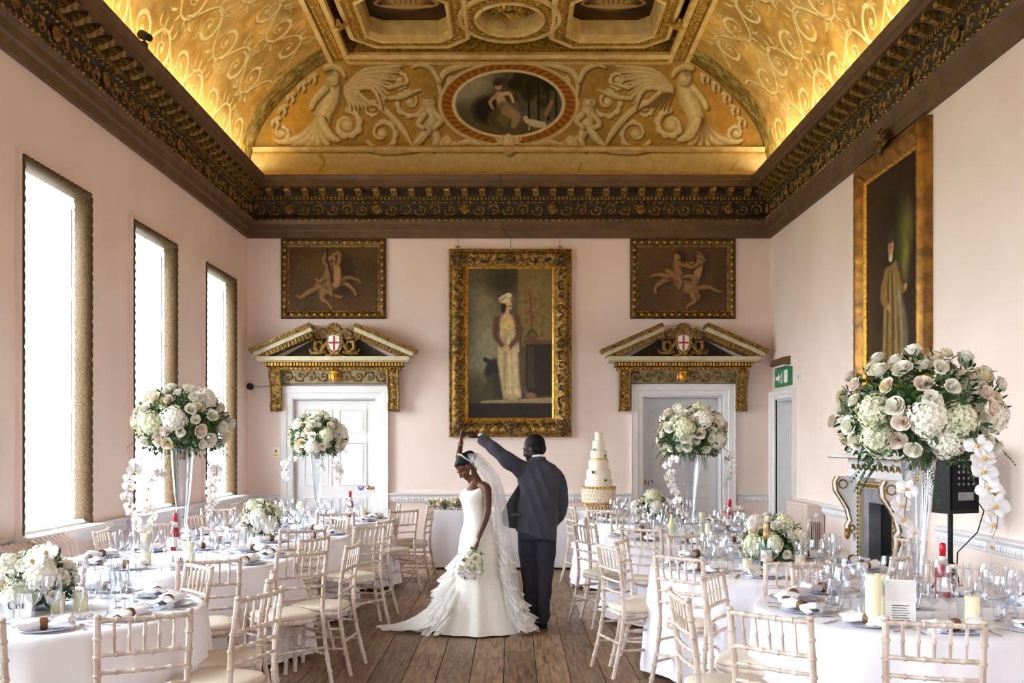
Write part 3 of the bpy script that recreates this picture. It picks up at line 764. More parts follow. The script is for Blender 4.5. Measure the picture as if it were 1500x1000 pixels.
# great scrolls
for cx, cy, r, ph, d, w_ in ((508, 183, 21, -1.5, 1, 4.5), (560, 196, 24, 2.6, -1, 3.6), (600, 150, 22, .4, 1, 3.2), (585, 118, 13, 2, -1, 2.6), (545, 158, 12, 1, 1, 2.4), (640, 211, 10, -2.2, 1, 3.2), (690, 214, 7, -1, -1, 2.2), (412, 196, 13, 2.2, -1, 2.8), (664, 120, 10, 0, 1, 2.0)):
    for mi in (0, 1): P.scroll((1490-cx) if mi else cx, cy, r, (PI-ph) if mi else ph, -d if mi else d, w_, CR, 1.35, 6)
PS([(700, 96), (676, 98), (652, 106), (644, 122), (645, 140)], [1, 4, 5, 4, 2]); PS([(643, 120), (632, 102), (616, 96), (604, 100)], [4, 4, 3, 1.5])
PS([(538, 150), (566, 164), (590, 190), (604, 214)], [2, 5, 5, 2]); PS([(560, 146), (590, 142), (616, 132)], [2, 4, 1])
PS([(556, 132), (575, 128), (598, 122)], [2, 3, 1]); PS([(520, 216), (560, 222), (600, 220), (640, 214)], [2, 5, 5, 2])
# winged figure: wing feathers, torso, arm, head, leafy skirt
for k in range(11):
    t = k/10; PS([(508, 128+6*t), (535+10*t, 104+26*t), (560+28*(1-t), 98+62*t-20*t*(1-t))], [4, 3.4, 1.4], shade=k % 2 == 0)
for k in range(7): PS([(506+3*k, 136), (512+5*k, 152), (514+6*k, 162-k)], [3, 2.6, 1])
PS([(486, 128), (482, 146), (474, 166), (470, 186)], [13, 15, 13, 12]); PS([(476, 130), (462, 146), (456, 158)], [6, 5, 4])
PS([(487, 112), (488, 118)], [10, 9]); P.ell(482, 108, 8, 5, CR[0], .3, a=.4); P.ell(1008, 108, 8, 5, CR[0], -.3, a=.4)
PS([(478, 100), (488, 98), (500, 104), (505, 112)], [5, 5, 4, 3], col=(196, 168, 104))
for k, (dx, dy) in enumerate(((-62, 44), (-50, 52), (-38, 46), (-22, 50), (-6, 52), (12, 48), (28, 40))):
    PS([(470, 176), (470+dx*.35, 176+dy*.5), (470+dx*.75, 168+dy*.9), (470+dx, 168+dy*.96)], [7, 8, 5, 1.5])
for x, y in ((398, 178), (408, 160), (420, 142), (436, 126), (452, 114)): PS([(x+11, y-4), (x+3, y+1), (x+1, y+8)], [3.4, 3.6, 1]); PS([(x+8, y-2), (x+10, y+5), (x+7, y+10)], [2.6, 2.4, .8])
# cherub
PS([(627, 150), (629, 152)], [10, 9]); PS([(630, 164), (633, 178), (628, 190)], [10, 12, 10]); PS([(634, 190), (640, 204), (634, 220)], [7, 6, 4]); PS([(626, 190), (616, 204), (602, 218)], [7, 6, 4])
PS([(638, 168), (646, 178), (636, 188)], [5, 4, 3]); PS([(622, 168), (612, 182), (620, 188)], [4, 4, 3])
for x in both(627): P.ell(x, 142, 9, 5, (164, 128, 74), a=.8); P.ell(x+3, 150, 2, 1.5, CR[0], a=.6)
# oval: ochre ring, gold lip, landscape with seated figure, sheep and trees
P.ell(745, 153, 103, 63, (214, 192, 138), soft=.03); P.ell(745, 153, 98, 59, (150, 92, 34), soft=.04)
for k in range(90):
    a = 2*PI*k/90; P.stroke([(745+84*math.cos(a), 153+51*math.sin(a)), (745+96*math.cos(a+.05), 153+57*math.sin(a+.05))], 1.2, [(184, 122, 50), (116, 70, 26)][k % 2], .6, .7)
P.ell(745, 153, 83, 50, (224, 204, 152), soft=.03)
Q = Paint(366, 1124, 262, 84, 960, 230, (92, 86, 66), 9); Q.noise(26, .22); Q.noise(8, .14)
Q.poly([(640, 90), (740, 90), (720, 130), (690, 150), (640, 160)], (138, 132, 108), 22); Q.ell(690, 128, 26, 16, (160, 150, 122), soft=1, a=.7)
Q.poly([(650, 182), (700, 176), (780, 186), (840, 180), (840, 220), (650, 220)], (92, 80, 48), 12)
for k in range(60): Q.ell(790+30*Q.rs.randn()*.8, 122+14*Q.rs.randn(), 9, 7, (34+Q.rs.randint(24), 36+Q.rs.randint(18), 20), soft=.8, a=.6)
for x in (774, 788, 802, 814): Q.stroke([(x, 120), (x+1, 176)], 2, (44, 34, 22), .5)
Q.ell(716, 162, 24, 20, (40, 36, 26), soft=.5)
Q.stroke([(731, 140), (735, 152), (738, 160)], [6, 8, 9], (190, 160, 116)); Q.ell(730, 127, 5, 6, (196, 160, 116)); Q.ell(729, 123, 6, 4, (66, 46, 30))
Q.stroke([(733, 140), (746, 138), (752, 150)], [3, 3, 2.5], (200, 166, 122)); Q.stroke([(727, 141), (718, 150), (722, 160)], [3, 3, 2], (180, 146, 106))
Q.stroke([(738, 160), (736, 174), (728, 186)], [11, 12, 9], (112, 98, 62)); Q.stroke([(742, 162), (756, 172), (752, 186)], [9, 8, 4], (156, 130, 92)); Q.stroke([(728, 164), (720, 176), (734, 190)], [6, 7, 5], (84, 74, 50))
Q.stroke([(772, 178), (784, 182), (796, 184)], [4, 6, 5], (206, 190, 150)); Q.ell(770, 174, 4, 3.5, (206, 190, 150)); Q.stroke([(776, 184), (775, 191)], 1.4, (180, 160, 120)); Q.stroke([(794, 186), (796, 192)], 1.4, (180, 160, 120))
Q.stroke([(808, 150), (800, 168)], [3, 4], (150, 116, 76))
d_ = np.sqrt(((P.X-745)/79)**2+((P.Y-153)/47)**2); m_ = np.clip((1-d_)/.03, 0, 1)[..., None]; P.C = P.C*(1-m_)+Q.C*m_
# volutes and shell under the oval
for cx in both(655): P.scroll(cx, 210, 11, 0 if cx < 745 else PI, 1 if cx < 745 else -1, 3.2, CR, 1.6, 3)
PS([(664, 214), (690, 208), (712, 216), (735, 210)], [3, 5, 4, 2]); PS([(745, 202), (745, 218)], [6, 10], mirror=False)
for k in range(7): P.stroke([(745, 218), (745+(k-3)*6, 204-abs(3-abs(k-3))*1.5)], [2, 2.5], CR[2], .5, .8)
P.stroke([(470, 228), (476, 240), (464, 256)], [4, 2, 3], (150, 126, 40), .9, .6); P.stroke([(852, 240), (846, 254)], 1.5, (140, 112, 50), .8, .6); P.stroke([(1080, 236), (1068, 252)], 3, (160, 138, 56), .9, .5)
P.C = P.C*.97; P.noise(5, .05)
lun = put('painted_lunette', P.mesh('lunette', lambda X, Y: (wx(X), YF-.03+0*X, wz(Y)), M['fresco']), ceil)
lun['label'] = 'painted end lunette with winged figures, cherubs and an oval landscape'
mb = MB()
run(mb, 'far', [(0, 5.84), (.05, 5.845), (.075, 5.87), (.09, 5.90), (.06, 5.915), (.05, 5.93), (0, 5.935)], XC-3.69, XC+3.69)
run(mb, 'far', [(0, 5.45), (.10, 5.45), (.10, 5.54), (.06, 5.56), (0, 5.57)], XC-3.70, XC+3.70)
mb.build('lunette_moulding', M['vault_trim'], ceil, False)

# flat: beams, octagonal and oval coffers
def beam(x0, x1, y0, y1, z0=7.16, name='beam'):
    mb = MB().box(x0, x1, y0, y1, z0, 7.56); b = mb.build(name, M['vault_gold'], ceil, False)
    e = MB()
    if x1-x0 < y1-y0:
        for x, s_ in ((x0, -1), (x1, 1)):
            e.prism([(x-.03*s_, z0-.035), (x+.035*s_, z0-.035), (x+.05*s_, z0), (x+.035*s_, z0+.05), (x-.0*s_, z0+.06), (x-.03*s_, z0)], 'y', y0, y1)
        e.build('edge_moulding', M['vault_trim'], b, False)
        r = MB(); n = int((y1-max(y0, 9))/.07)
        for i in range(n): 
            for q in (-.3, .3): r.ell(((x0+x1)/2+q*(x1-x0-.1), max(y0, 9)+(i+.5)*.07, z0), (.03, .032, .016), n=6, k=4)
        r.build('carved_beading', M['vault_gold'], b, True, kind='stuff')
    else:
        for y, s_ in ((y0, -1), (y1, 1)):
            e.prism([(y-.03*s_, z0-.035), (y+.035*s_, z0-.035), (y+.05*s_, z0), (y+.035*s_, z0+.05), (y-.0*s_, z0+.06), (y-.03*s_, z0)], 'x', x0, x1)
        e.build('edge_moulding', M['vault_trim'], b, False)
        r = MB(); n = int((x1-x0)/.07)
        for i in range(n): r.ell((x0+(i+.5)*.07, (y0+y1)/2, z0), (.032, .04, .018), n=6, k=4)
        r.build('carved_beading', M['vault_gold'], b, True, kind='stuff')
    return b
beam(-2.62, -2.38, YB, YF-.02); beam(2.27, 2.51, YB, YF-.02)
beam(-2.38, 2.27, 14.16, 14.38, 7.14)
beam(-2.38, 2.27, 11.85, 12.07, 7.2); beam(-.28, .17, YB, 11.85, 7.2)
for y in (9.5, 7.1, 4.7, 2.3, -.1): beam(-2.38, 2.27, y, y+.22, 7.25)
for s_ in (-1, 1):                                            # cream strips between cove and flat
    MB().box(XC+s_*2.40-.12, XC+s_*2.40+.12, YB, YF-.02, 7.20, 7.30).build('cove_fillet', M['vault_trim'], ceil, False) if False else None
gp = Paint(-2.4, 2.3, 7, 14.4, 240, 300, (134, 100, 50), 31); gp.noise(.5, .25); gp.noise(.12, .15)
for k in range(60): gp.scroll(gp.rs.uniform(-2.3, 2.2), gp.rs.uniform(8, 14.2), .16, gp.rs.rand()*6, 1, .014, ((70, 46, 20), (176, 148, 88), (196, 170, 110)), 1.2, 5)
put('painted_flat', gp.mesh('flat', lambda X, Y: (X, Y, 7.53+0*X), M['fresco']), ceil)
def octagon(cx, cy, hx, hy, c): return [(cx-hx+c, cy-hy), (cx+hx-c, cy-hy), (cx+hx, cy-hy+c), (cx+hx, cy+hy-c), (cx+hx-c, cy+hy), (cx-hx+c, cy+hy), (cx-hx, cy+hy-c), (cx-hx, cy-hy+c)]
cprof = [(.02, 7.54), (.02, 7.30), (.0, 7.27), (-.02, 7.24), (-.04, 7.22), (-.20, 7.22), (-.22, 7.24), (-.24, 7.26), (-.24, 7.54)]
cin = [(-.235, 7.30), (-.26, 7.30), (-.285, 7.34), (-.285, 7.54), (-.235, 7.54)]
def coffer(cx, cy, oval):
    if oval: pts = [(cx+.66*math.cos(2*PI*k/40), cy+.72*math.sin(2*PI*k/40)) for k in range(40)]
    else: pts = octagon(cx, cy, .80, .90, .30)
    cf = poly_ring(MB(), pts, [(.02, 7.54), (.02, 7.27), (.045, 7.245), (.02, 7.215), (-.03, 7.22), (-.035, 7.26), (-.035, 7.54)]).build('oval_coffer' if oval else 'octagonal_coffer', M['vault_trim'], ceil, not oval and False or oval, 50)
    poly_ring(MB(), pts, [(-.034, 7.54), (-.034, 7.235), (-.19, 7.235), (-.19, 7.54)]).build('gold_border', M['vault_gold'], cf, False)
    poly_ring(MB(), pts, [(-.188, 7.54), (-.188, 7.215), (-.21, 7.20), (-.235, 7.215), (-.26, 7.30), (-.26, 7.54)]).build('inner_lip', M['vault_trim'], cf, False)
    b = MB(); L_ = 0; q = .11
    for i in range(len(pts)):
        p, p2 = Vector(pts[i]), Vector(pts[(i+1) % len(pts)]); d = (p2-p); n_ = Vector((d.y, -d.x)).normalized(); k_ = max(1, int(d.length/.085))
        for j in range(k_):
            c_ = p+d*(j+.5)/k_-n_*q; b.ell((c_.x, c_.y, 7.232), (.034, .034, .022), n=6, k=4)
    b.build('carved_beading', M['vault_gold'], cf, True, kind='stuff')
    if oval:
        r = MB()
        for k in range(16):
            a = 2*PI*k/16
            for q_, z, l in ((.30, 7.44, .13), (.16, 7.38, .09)):
                r.tube([(cx+(q_-l)*math.cos(a), cy+(q_-l)*math.sin(a), z-.02), (cx+q_*math.cos(a), cy+q_*math.sin(a), z-.05), (cx+(q_+l)*math.cos(a), cy+(q_+l)*math.sin(a), z+.05)], [.02, .05, .012], 5)
        r.lathe([(0, -.16), (.03, -.14), (.05, -.10), (.03, -.06), (.07, -.02), (.09, .06), (.05, .12)], 12, (cx, cy, 7.40)); r.build('rosette_boss', M['vault_gold'], cf)
    else:
        v = Paint(cx-.6, cx+.6, cy-.7, cy+.7, 90, 100, (62, 42, 20), 41); v.noise(.2, .3)
        v.ell(cx, cy, .30, .34, (128, 96, 48), soft=.4); v.ell(cx, cy+.02, .22, .20, (164, 132, 76), soft=.3); v.stroke([(cx-.3, cy+.2), (cx, cy+.24), (cx+.3, cy+.2)], .05, (176, 142, 82)); v.stroke([(cx-.3, cy-.05), (cx-.42, cy+.12), (cx-.3, cy+.22)], .025, (170, 138, 80)); v.stroke([(cx+.3, cy-.05), (cx+.42, cy+.12), (cx+.3, cy+.22)], .025, (170, 138, 80))
        for k in range(5): v.stroke([(cx-.15+.075*k, cy-.15), (cx-.13+.065*k, cy+.12)], .012, (110, 80, 40))
        v.stroke([(cx, cy-.2), (cx, cy-.34)], [.1, .05], (150, 118, 64))
        put('painted_vase_panel', v.mesh('vase_panel', lambda X, Y: (X, Y, 7.50+0*X), M['fresco']), cf)
for cy in (13.15, 10.75):
    coffer(-1.42, cy, False); coffer(1.34, cy, False); coffer(-.04, cy, True)
# gilt leaf brackets tying coffers to beams
for sx, x in ((-1, -2.30), (1, 2.20)):
    for cy in (13.15,):
        m_ = MB(); m_.tube([(x, cy-.12, 7.2), (x-.02*sx, cy, 7.14), (x, cy+.12, 7.2)], [.02, .05, .02], 6); m_.tube([(x+.14*sx, cy, 7.15), (x, cy, 7.13), (x-.16*sx, cy, 7.18)], [.01, .05, .02], 6)
        m_.build('leaf_bracket', M['vault_gold'], ceil)
# ================================================================== THINGS FIXED TO THE WALLS
def ornate_frame(name, label, cat, fn, rect, fw, depth, matf, matlip, canvas, group=None, lumps=True, step=.022, amp=.03, seed=1, matf2=None):
    matf2 = matf2 or M['gilt_dark']
    """gilt frame as a carved ring, bright inner lip, corner and centre bosses, painted canvas. rect is the outer edge"""
    u0, u1, v0, v1 = rect; r_in = (u0+fw, u1-fw, v0+fw, v1-fw)
    t = thing(name, label, cat, fn((u0+u1)/2, v0, 0), 0, group)
    org = Vector(t.location); f2 = lambda u, v, w_: tuple(Vector(fn(u, v, w_))-org)
    rg = random.Random(seed)
    def disp(s_, o, w_, k, t_):
        if w_ < .02: return 0
        q = (s_/.115); a = abs(math.sin(PI*q))*.6+.4*abs(math.sin(PI*q*2.3+o*30)); return amp*(a-.4)*(1 if .2*fw < o < .85*fw else .25)
    prof = [(fw, 0), (fw, depth*.55), (fw*.94, depth*.7), (fw*.86, depth*.62), (fw*.74, depth*.95), (fw*.6, depth), (fw*.45, depth*.85), (fw*.3, depth*.62), (fw*.2, depth*.5), (fw*.12, depth*.45), (fw*.12, 0)]
    rect_ring(MB(), f2, r_in, prof, step, disp).build('frame', matf, t, True, 70)
    rect_ring(MB(), f2, r_in, [(fw*.13, depth*.46), (fw*.08, depth*.5), (fw*.02, depth*.36), (-.004, depth*.3), (-.004, .01), (fw*.13, .01)]).build('inner_lip', matlip, t, False)
    if lumps:
        def boss(cu, cv, sc, ang=0, n=9):
            mb = MB()
            for k in range(n):
                a = ang+2*PI*k/n; r_ = sc*(.5+.3*rg.random())
                P = [(cu+q*r_*math.cos(a+.5*q), cv+q*r_*math.sin(a+.5*q)) for q in (.1, .45, .8, 1.05)]
                mb.tube([f2(x, y, depth*.95+.012) for x, y in P], [sc*.12, sc*.2, sc*.18, sc*.06], 6)
            mb.ell(f2(cu, cv, depth*1.0+.02), (sc*.3,)*3, n=8, k=6); return mb
        mb = MB(); rr_ = fw*.26
        for (a, b, cst, vert) in ((u0+fw, u1-fw, v0+fw*.5, 0), (u0+fw, u1-fw, v1-fw*.5, 0), (v0+fw, v1-fw, u0+fw*.5, 1), (v0+fw, v1-fw, u1-fw*.5, 1)):
            n = int((b-a)/(rr_*2.3))
            for i in range(n):
                q = a+(i+.5)*(b-a)/n; ff = (lambda x, y, w_: f2(cst+y, x, depth*.9+w_)) if vert else (lambda x, y, w_: f2(x, cst+y, depth*.9+w_))
                scroll_unit(mb, ff, q, 0, rr_, 1 if i % 2 else -1, .015)
        mb.build('carved_scroll', matf2, t, True, kind='stuff')
        for cu, cv in ((u0+fw*.55, v0+fw*.55), (u1-fw*.55, v0+fw*.55), (u0+fw*.55, v1-fw*.55), (u1-fw*.55, v1-fw*.55)): boss(cu, cv, fw*.62).build('corner_ornament', matf2, t)
        for cu, cv in (((u0+u1)/2, v0+fw*.5), ((u0+u1)/2, v1-fw*.5), (u0+fw*.5, (v0+v1)/2), (u1-fw*.5, (v0+v1)/2)): boss(cu, cv, fw*.5).build('centre_ornament', matf2, t)
    put('canvas', canvas.mesh('canvas', lambda X, Y: f3(f2, X, Y, depth*.22), M['paint']), t)
    MB().prism([(0, 0)]*0 or [(0, 0), (0, 0), (0, 0)], 'x', 0, 0) if False else None
    return t
def f3(f, X, Y, w_):
    a, b, c, d = Vector(f(0, 0, w_)), Vector(f(1, 0, w_)), Vector(f(0, 1, w_)), 0
    e1, e2 = b-a, c-a
    return a.x+e1.x*X+e2.x*Y, a.y+e1.y*X+e2.y*Y, a.z+e1.z*X+e2.z*Y
def facing(u, v, w_): return (u, YF-w_, v)
def facing_r(u, v, w_): return (XR-w_, u, v)

# ---- painter in photo-pixel proportion for a picture on a wall: (a,b,c,d) pixel box mapped on metres
def pic(px0, px1, py0, py1, r_in, nx, ny, bg, seed):
    P = Paint(px0, px1, py1, py0, nx, ny, bg, seed); u0, u1, v0, v1 = r_in
    mesh0 = P.mesh
    def m2(name, fn, material):
        return mesh0(name, lambda X, Y: fn(u0+(X-px0)/(px1-px0)*(u1-u0), v0+(py1-Y)/(py1-py0)*(v1-v0)), material)
    P.mesh = m2; return P
# centre portrait: lady in a turban on a terrace
o_ = (wx(658), wx(837), wz(640), wz(366)); fw = .275; ri = (o_[0]+fw-.01, o_[1]-fw+.01, o_[2]+fw-.01, o_[3]-fw+.01)
P = pic(0, 100, 0, 176, ri, 170, 290, (78, 70, 44), 3)
P.poly([(0, 0), (60, 0), (60, 130), (0, 130)], (84, 78, 54), 6); P.noise(30, .18)
P.ell(16, 36, 16, 14, (132, 124, 94), soft=1.2, a=.7); P.ell(22, 88, 22, 34, (158, 150, 122), soft=1.3, a=.8); P.ell(10, 120, 14, 20, (140, 136, 104), soft=1.2, a=.7)
P.ell(44, 16, 20, 16, (44, 38, 24), soft=1, a=.8); P.poly([(59, 0), (100, 0), (100, 92), (59, 92)], (116, 98, 54), 2); P.ell(84, 50, 24, 40, (138, 116, 66), soft=1.2, a=.6)
P.poly([(68, 86), (100, 86), (100, 150), (68, 150)], (44, 34, 24), 1.5); P.poly([(66, 84), (100, 84), (100, 89), (66, 89)], (96, 72, 42), 1); P.poly([(70, 92), (78, 92), (78, 140), (70, 140)], (66, 52, 36), 2)
for sx in (0, 12):
    P.stroke([(75+sx, 80), (75+sx, 60), (73+sx, 32)], 1.2, (92, 70, 36) if not sx else (112, 94, 52), .8, .8)
    for k in range(9): P.ell(73+sx+5*math.sin(k*2.4), 30+4.6*k, 2.6, 2.6, (128, 74, 52) if not sx else (120, 92, 56), soft=.7, a=.75)
P.stroke([(69, 80), (75, 72), (82, 80)], 1.5, (64, 80, 40)); P.poly([(68, 79), (83, 79), (80, 86), (72, 86)], (112, 70, 46), 1)
P.ell(30, 118, 9, 13, (34, 32, 34), rot=.5, soft=.5); P.stroke([(26, 110), (21, 107)], 3, (36, 34, 38)); P.stroke([(30, 128), (22, 146), (12, 156)], [6, 5, 3], (60, 58, 40), .7); P.poly([(30, 126), (42, 126), (42, 152), (30, 152)], (52, 44, 34), 3); P.ell(10, 140, 12, 18, (70, 68, 38), soft=.9, a=.8)
P.poly([(17, 155), (100, 151), (100, 158), (14, 158)], (150, 128, 88), 1); P.poly([(0, 158), (100, 158), (100, 176), (0, 176)], (34, 26, 18), 2)
P.poly([(33, 57), (60, 57), (62, 76), (64, 120), (68, 150), (60, 152), (56, 110), (50, 80), (36, 84)], (74, 44, 36), 4)                    # red-brown wrap
P.poly([(38, 66), (55, 66), (60, 84), (62, 110), (63, 152), (42, 153), (35, 110), (36, 84)], (186, 166, 118), 3); P.stroke([(44, 82), (43, 150)], 2, (156, 134, 88), .8, .7); P.stroke([(54, 80), (57, 148)], 2.4, (208, 190, 144), .9, .8); P.stroke([(48, 80), (50, 150)], 1.6, (212, 194, 148), .9, .7)
P.ell(46, 62, 9, 8, (196, 160, 110), soft=.5); P.ell(47, 66, 10, 6, (204, 176, 106), soft=.4); P.stroke([(45, 52), (46, 57)], 4, (204, 164, 118))
P.ell(47, 44, 5.2, 7, (208, 164, 120), soft=.3); P.ell(50, 45, 1.2, .8, (40, 26, 18)); P.ell(46, 45, 1, .7, (40, 26, 18)); P.ell(49, 49, 1.5, .7, (150, 70, 56)); P.ell(42, 46, 3, 7, (44, 30, 20), soft=.5)
P.ell(44, 36, 7.5, 5, (206, 192, 148), rot=-.3, soft=.3); P.stroke([(38, 39), (45, 34), (52, 36)], 1.5, (160, 142, 96)); P.ell(48, 32, 4, 3, (214, 200, 160), soft=.4)
P.stroke([(34, 60), (33, 78), (42, 93)], [4.2, 4.2, 2.8], (92, 64, 50), .9); P.stroke([(58, 58), (60, 78), (48, 94)], [4.4, 4.6, 3], (98, 68, 52), .9); P.ell(45, 94, 4.5, 3.2, (204, 158, 116), soft=.4)
P.stroke([(61, 100), (64, 136), (70, 148)], [2, 3.6, 3], (96, 70, 54), .9); P.ell(74, 149, 6, 3.5, (138, 92, 80), soft=.6); P.ell(52, 151, 6, 3, (176, 150, 112), soft=.5)
P.noise(4, .08); P.noise(1.4, .05)
t = ornate_frame('framed_portrait', 'large gilt-framed portrait of a lady in a turban, centre of the far wall', 'painting', facing, o_, fw, .13, M['gilt_dull'], M['gilt'], P, amp=.045, seed=4)
for px in (671, 820):
    mb = MB(); x = wx(px)-t.location.x; z = o_[3]-t.location.z
    mb.tube([(x, -.05, z-.01), (x, -.05, z+.05)], .007, 6); mb.tube([(x-.035, -.05, z+.05), (x-.02, -.05, z+.03), (x, -.05, z+.05), (x+.02, -.05, z+.03), (x+.035, -.05, z+.05)], .006, 6)
    mb.tube([(x, -.03, z+.05), (x, -.012, 4.62-t.location.z)], .0025, 5); mb.build('hanging_hook', M['gilt_dark'], t)

# the two horse-and-rider panels
def horse_panel(flip, seed):
    bx0 = 412 if not flip else 923; o_ = (wx(bx0), wx(bx0+154), wz(467), wz(350)); fw = .115
    P = pic(0, 130, 0, 92, (o_[0]+fw-.005, o_[1]-fw+.005, o_[2]+fw-.005, o_[3]-fw+.005), 260, 184, (86, 60, 32), seed)
    P.noise(30, .14); P.noise(1.6, .10); lt, md, dk = (166, 130, 82), (136, 100, 58), (46, 30, 16)
    S = lambda pts, w_, c=md, a=1.: (P.stroke([(x+2.5, y+2) for x, y in pts], w_, dk, .8, .6), P.stroke(pts, w_, c, .5, a), P.stroke([(x-.8, y-.8) for x, y in pts], [q*.4 for q in (w_ if hasattr(w_, '__len__') else [w_]*len(pts))], lt, 1, .5))
    if not flip:
        P.ell(84, 30, 10, 22, (48, 32, 18), rot=-.2, soft=.9, a=.7); P.ell(70, 60, 22, 10, (52, 34, 20), soft=1, a=.6)
        S([(44, 58), (54, 58), (66, 54)], [9, 10, 8]); S([(40, 60), (30, 64), (18, 72), (12, 70)], [3, 4, 3, 1.5], md)      # body and tail
        S([(50, 62), (48, 74), (56, 80), (62, 88)], [7, 4, 2.4, 2]); S([(58, 64), (66, 70), (76, 72)], [5, 2.6, 2]); S([(68, 54), (80, 52), (92, 60), (97, 68)], [5, 3.4, 2.4, 2]); S([(72, 50), (86, 44), (100, 48), (104, 52)], [4, 3, 2.2, 1.8], (112, 82, 48))
        S([(68, 52), (70, 38), (68, 24)], [7, 6, 6], lt); S([(66, 22), (64, 12), (72, 10)], [3, 2.4, 2]); S([(72, 24), (74, 12), (70, 8)], [3, 2.4, 2]); S([(63, 16), (64, 17)], 4, (150, 112, 70))
        S([(54, 52), (56, 38), (58, 26)], [6, 6, 5]); S([(56, 28), (50, 20), (54, 10)], [3, 2.6, 2.2]); S([(57, 17), (58, 18)], 3.6, lt); P.stroke([(56, 4), (56, 18), (64, 50)], 1.8, (38, 24, 14), .6, .9); S([(56, 50), (60, 60), (62, 70)], [4, 3, 2]); S([(50, 46), (44, 50), (40, 46)], [3, 3, 2])
    else:
        P.ell(90, 26, 12, 22, (44, 28, 14), rot=.1, soft=.9, a=.8); P.ell(62, 14, 9, 8, (38, 24, 14), soft=.8, a=.8); P.ell(88, 70, 16, 10, (52, 34, 20), soft=1, a=.6)
        S([(56, 46), (66, 56), (80, 60)], [8, 9, 10]); S([(46, 44), (32, 52), (25, 60), (26, 66)], [5, 3.4, 2.4, 2]); S([(44, 42), (30, 40), (20, 42)], [4, 2.6, 2]); S([(56, 44), (48, 38), (42, 34)], [6, 5, 3])
        S([(82, 64), (86, 74), (76, 82), (70, 88)], [7, 4, 2.4, 2]); S([(78, 66), (82, 78), (72, 84)], [5, 3.4, 2]); S([(90, 58), (104, 58), (116, 64), (122, 64)], [4, 2.6, 2, 1.4])
        S([(60, 40), (56, 26), (58, 16)], [6, 6, 5]); S([(56, 14), (57, 15)], 4, lt); S([(60, 24), (70, 28), (80, 22)], [3, 2.6, 2]); S([(58, 42), (62, 52), (60, 60)], [4, 3, 2])
        S([(84, 48), (88, 32), (90, 20)], [6, 6, 5], lt); S([(88, 14), (89, 15)], 4, md); S([(88, 24), (76, 30), (70, 24)], [3, 2.6, 2]); S([(84, 46), (74, 42), (66, 44)], [4, 3, 2]); S([(96, 20), (92, 12), (86, 8)], [3, 2.4, 2], (110, 80, 46))
    P.noise(1.2, .08)
    t = ornate_frame('framed_horse_panel', ['brown panel of a rider with a rearing centaur, above the left door', 'brown panel of two figures on a leaping horse, above the right door'][flip], 'painting', facing, o_, fw, .05, M['gilt_dark'], M['gilt_dull'], P, lumps=False, amp=.012, seed=seed)
    mb = MB(); L_ = [(o_[0]+fw*.5, 0), (o_[1]-fw*.5, 0)]; org = t.location
    n = 14
    for i in range(n):
        for z in (o_[2]+fw*.5, o_[3]-fw*.5): mb.ell((o_[0]+(i+.5)*(o_[1]-o_[0])/n-org.x, -.05, z-org.z), (.02, .012, .02), n=8, k=4)
    for i in range(9):
        for x in (o_[0]+fw*.5, o_[1]-fw*.5): mb.ell((x-org.x, -.05, o_[2]+.12+(i+.5)*(o_[3]-o_[2]-.24)/9-org.z), (.02, .012, .02), n=8, k=4)
    mb.build('carved_rosette_row', M['gilt'], t, True, kind='stuff')
horse_panel(0, 61); horse_panel(1, 62)

# right wall: tall dark portrait
o_ = (8.83, 10.62, 1.98, 4.56); fw = .22; ri = (o_[0]+fw-.01, o_[1]-fw+.01, o_[2]+fw-.01, o_[3]-fw+.01)
P = pic(100, 0, 0, 160, ri, 120, 200, (40, 30, 20), 8)
P.noise(26, .4); P.ell(70, 60, 12, 30, (92, 96, 40), soft=1.1, a=.7); P.ell(80, 50, 10, 16, (120, 120, 52), soft=1, a=.6); P.ell(74, 72, 6, 14, (150, 132, 50), soft=1, a=.6); P.poly([(0, 0), (30, 0), (26, 160), (0, 160)], (50, 34, 24), 10)
P.ell(48, 58, 5.5, 8, (176, 130, 90), soft=.3); P.ell(48, 51, 6.5, 4.5, (70, 54, 40), soft=.4); P.ell(50, 58, 1, .8, (30, 20, 14)); P.ell(46, 58, 1, .8, (30, 20, 14)); P.ell(48, 66, 4, 3, (196, 180, 140))
P.poly([(38, 72), (58, 70), (66, 96), (72, 160), (30, 160), (34, 96)], (124, 98, 52), 3)
for k in range(7): P.stroke([(40+3.5*k, 78), (36+5.5*k, 120), (32+6.5*k, 158)], 1.6, [(168, 136, 78), (70, 50, 26)][k % 2], .9, .7)
P.stroke([(40, 76), (32, 92), (44, 100)], [5, 5, 3], (136, 104, 52)); P.stroke([(56, 74), (66, 90), (74, 92)], [5, 4, 3], (130, 100, 50)); P.stroke([(60, 92), (72, 120), (70, 158)], [6, 8, 9], (150, 140, 116), .8, .6); P.ell(75, 91, 3, 2.4, (184, 140, 100)); P.ell(44, 101, 3, 2.4, (184, 140, 100))
P.poly([(30, 110), (22, 160), (34, 160)], (66, 40, 28), 4); P.noise(4, .12)
t = ornate_frame('framed_portrait', 'tall dark full-length portrait in a gilt frame on the right wall', 'painting', facing_r, o_, fw, .12, M['gilt_smooth'], M['gilt'], P, amp=.006, seed=9, lumps=False)
mb = MB(); cy = (o_[0]+o_[1])/2-t.location.y; z = o_[3]-t.location.z
for k in range(7):
    a = PI*k/6; mb.tube([(-.12, cy+.03*math.cos(a), z-.04+.03*math.sin(a)), (-.15, cy+.12*math.cos(a), z-.02+.12*math.sin(a)), (-.13, cy+.17*math.cos(a), z+.16*math.sin(a))], [.02, .035, .008], 6)
mb.ell((-.14, cy, z-.03), (.05, .07, .08)); mb.build('crest', M['gilt_dark'], t)

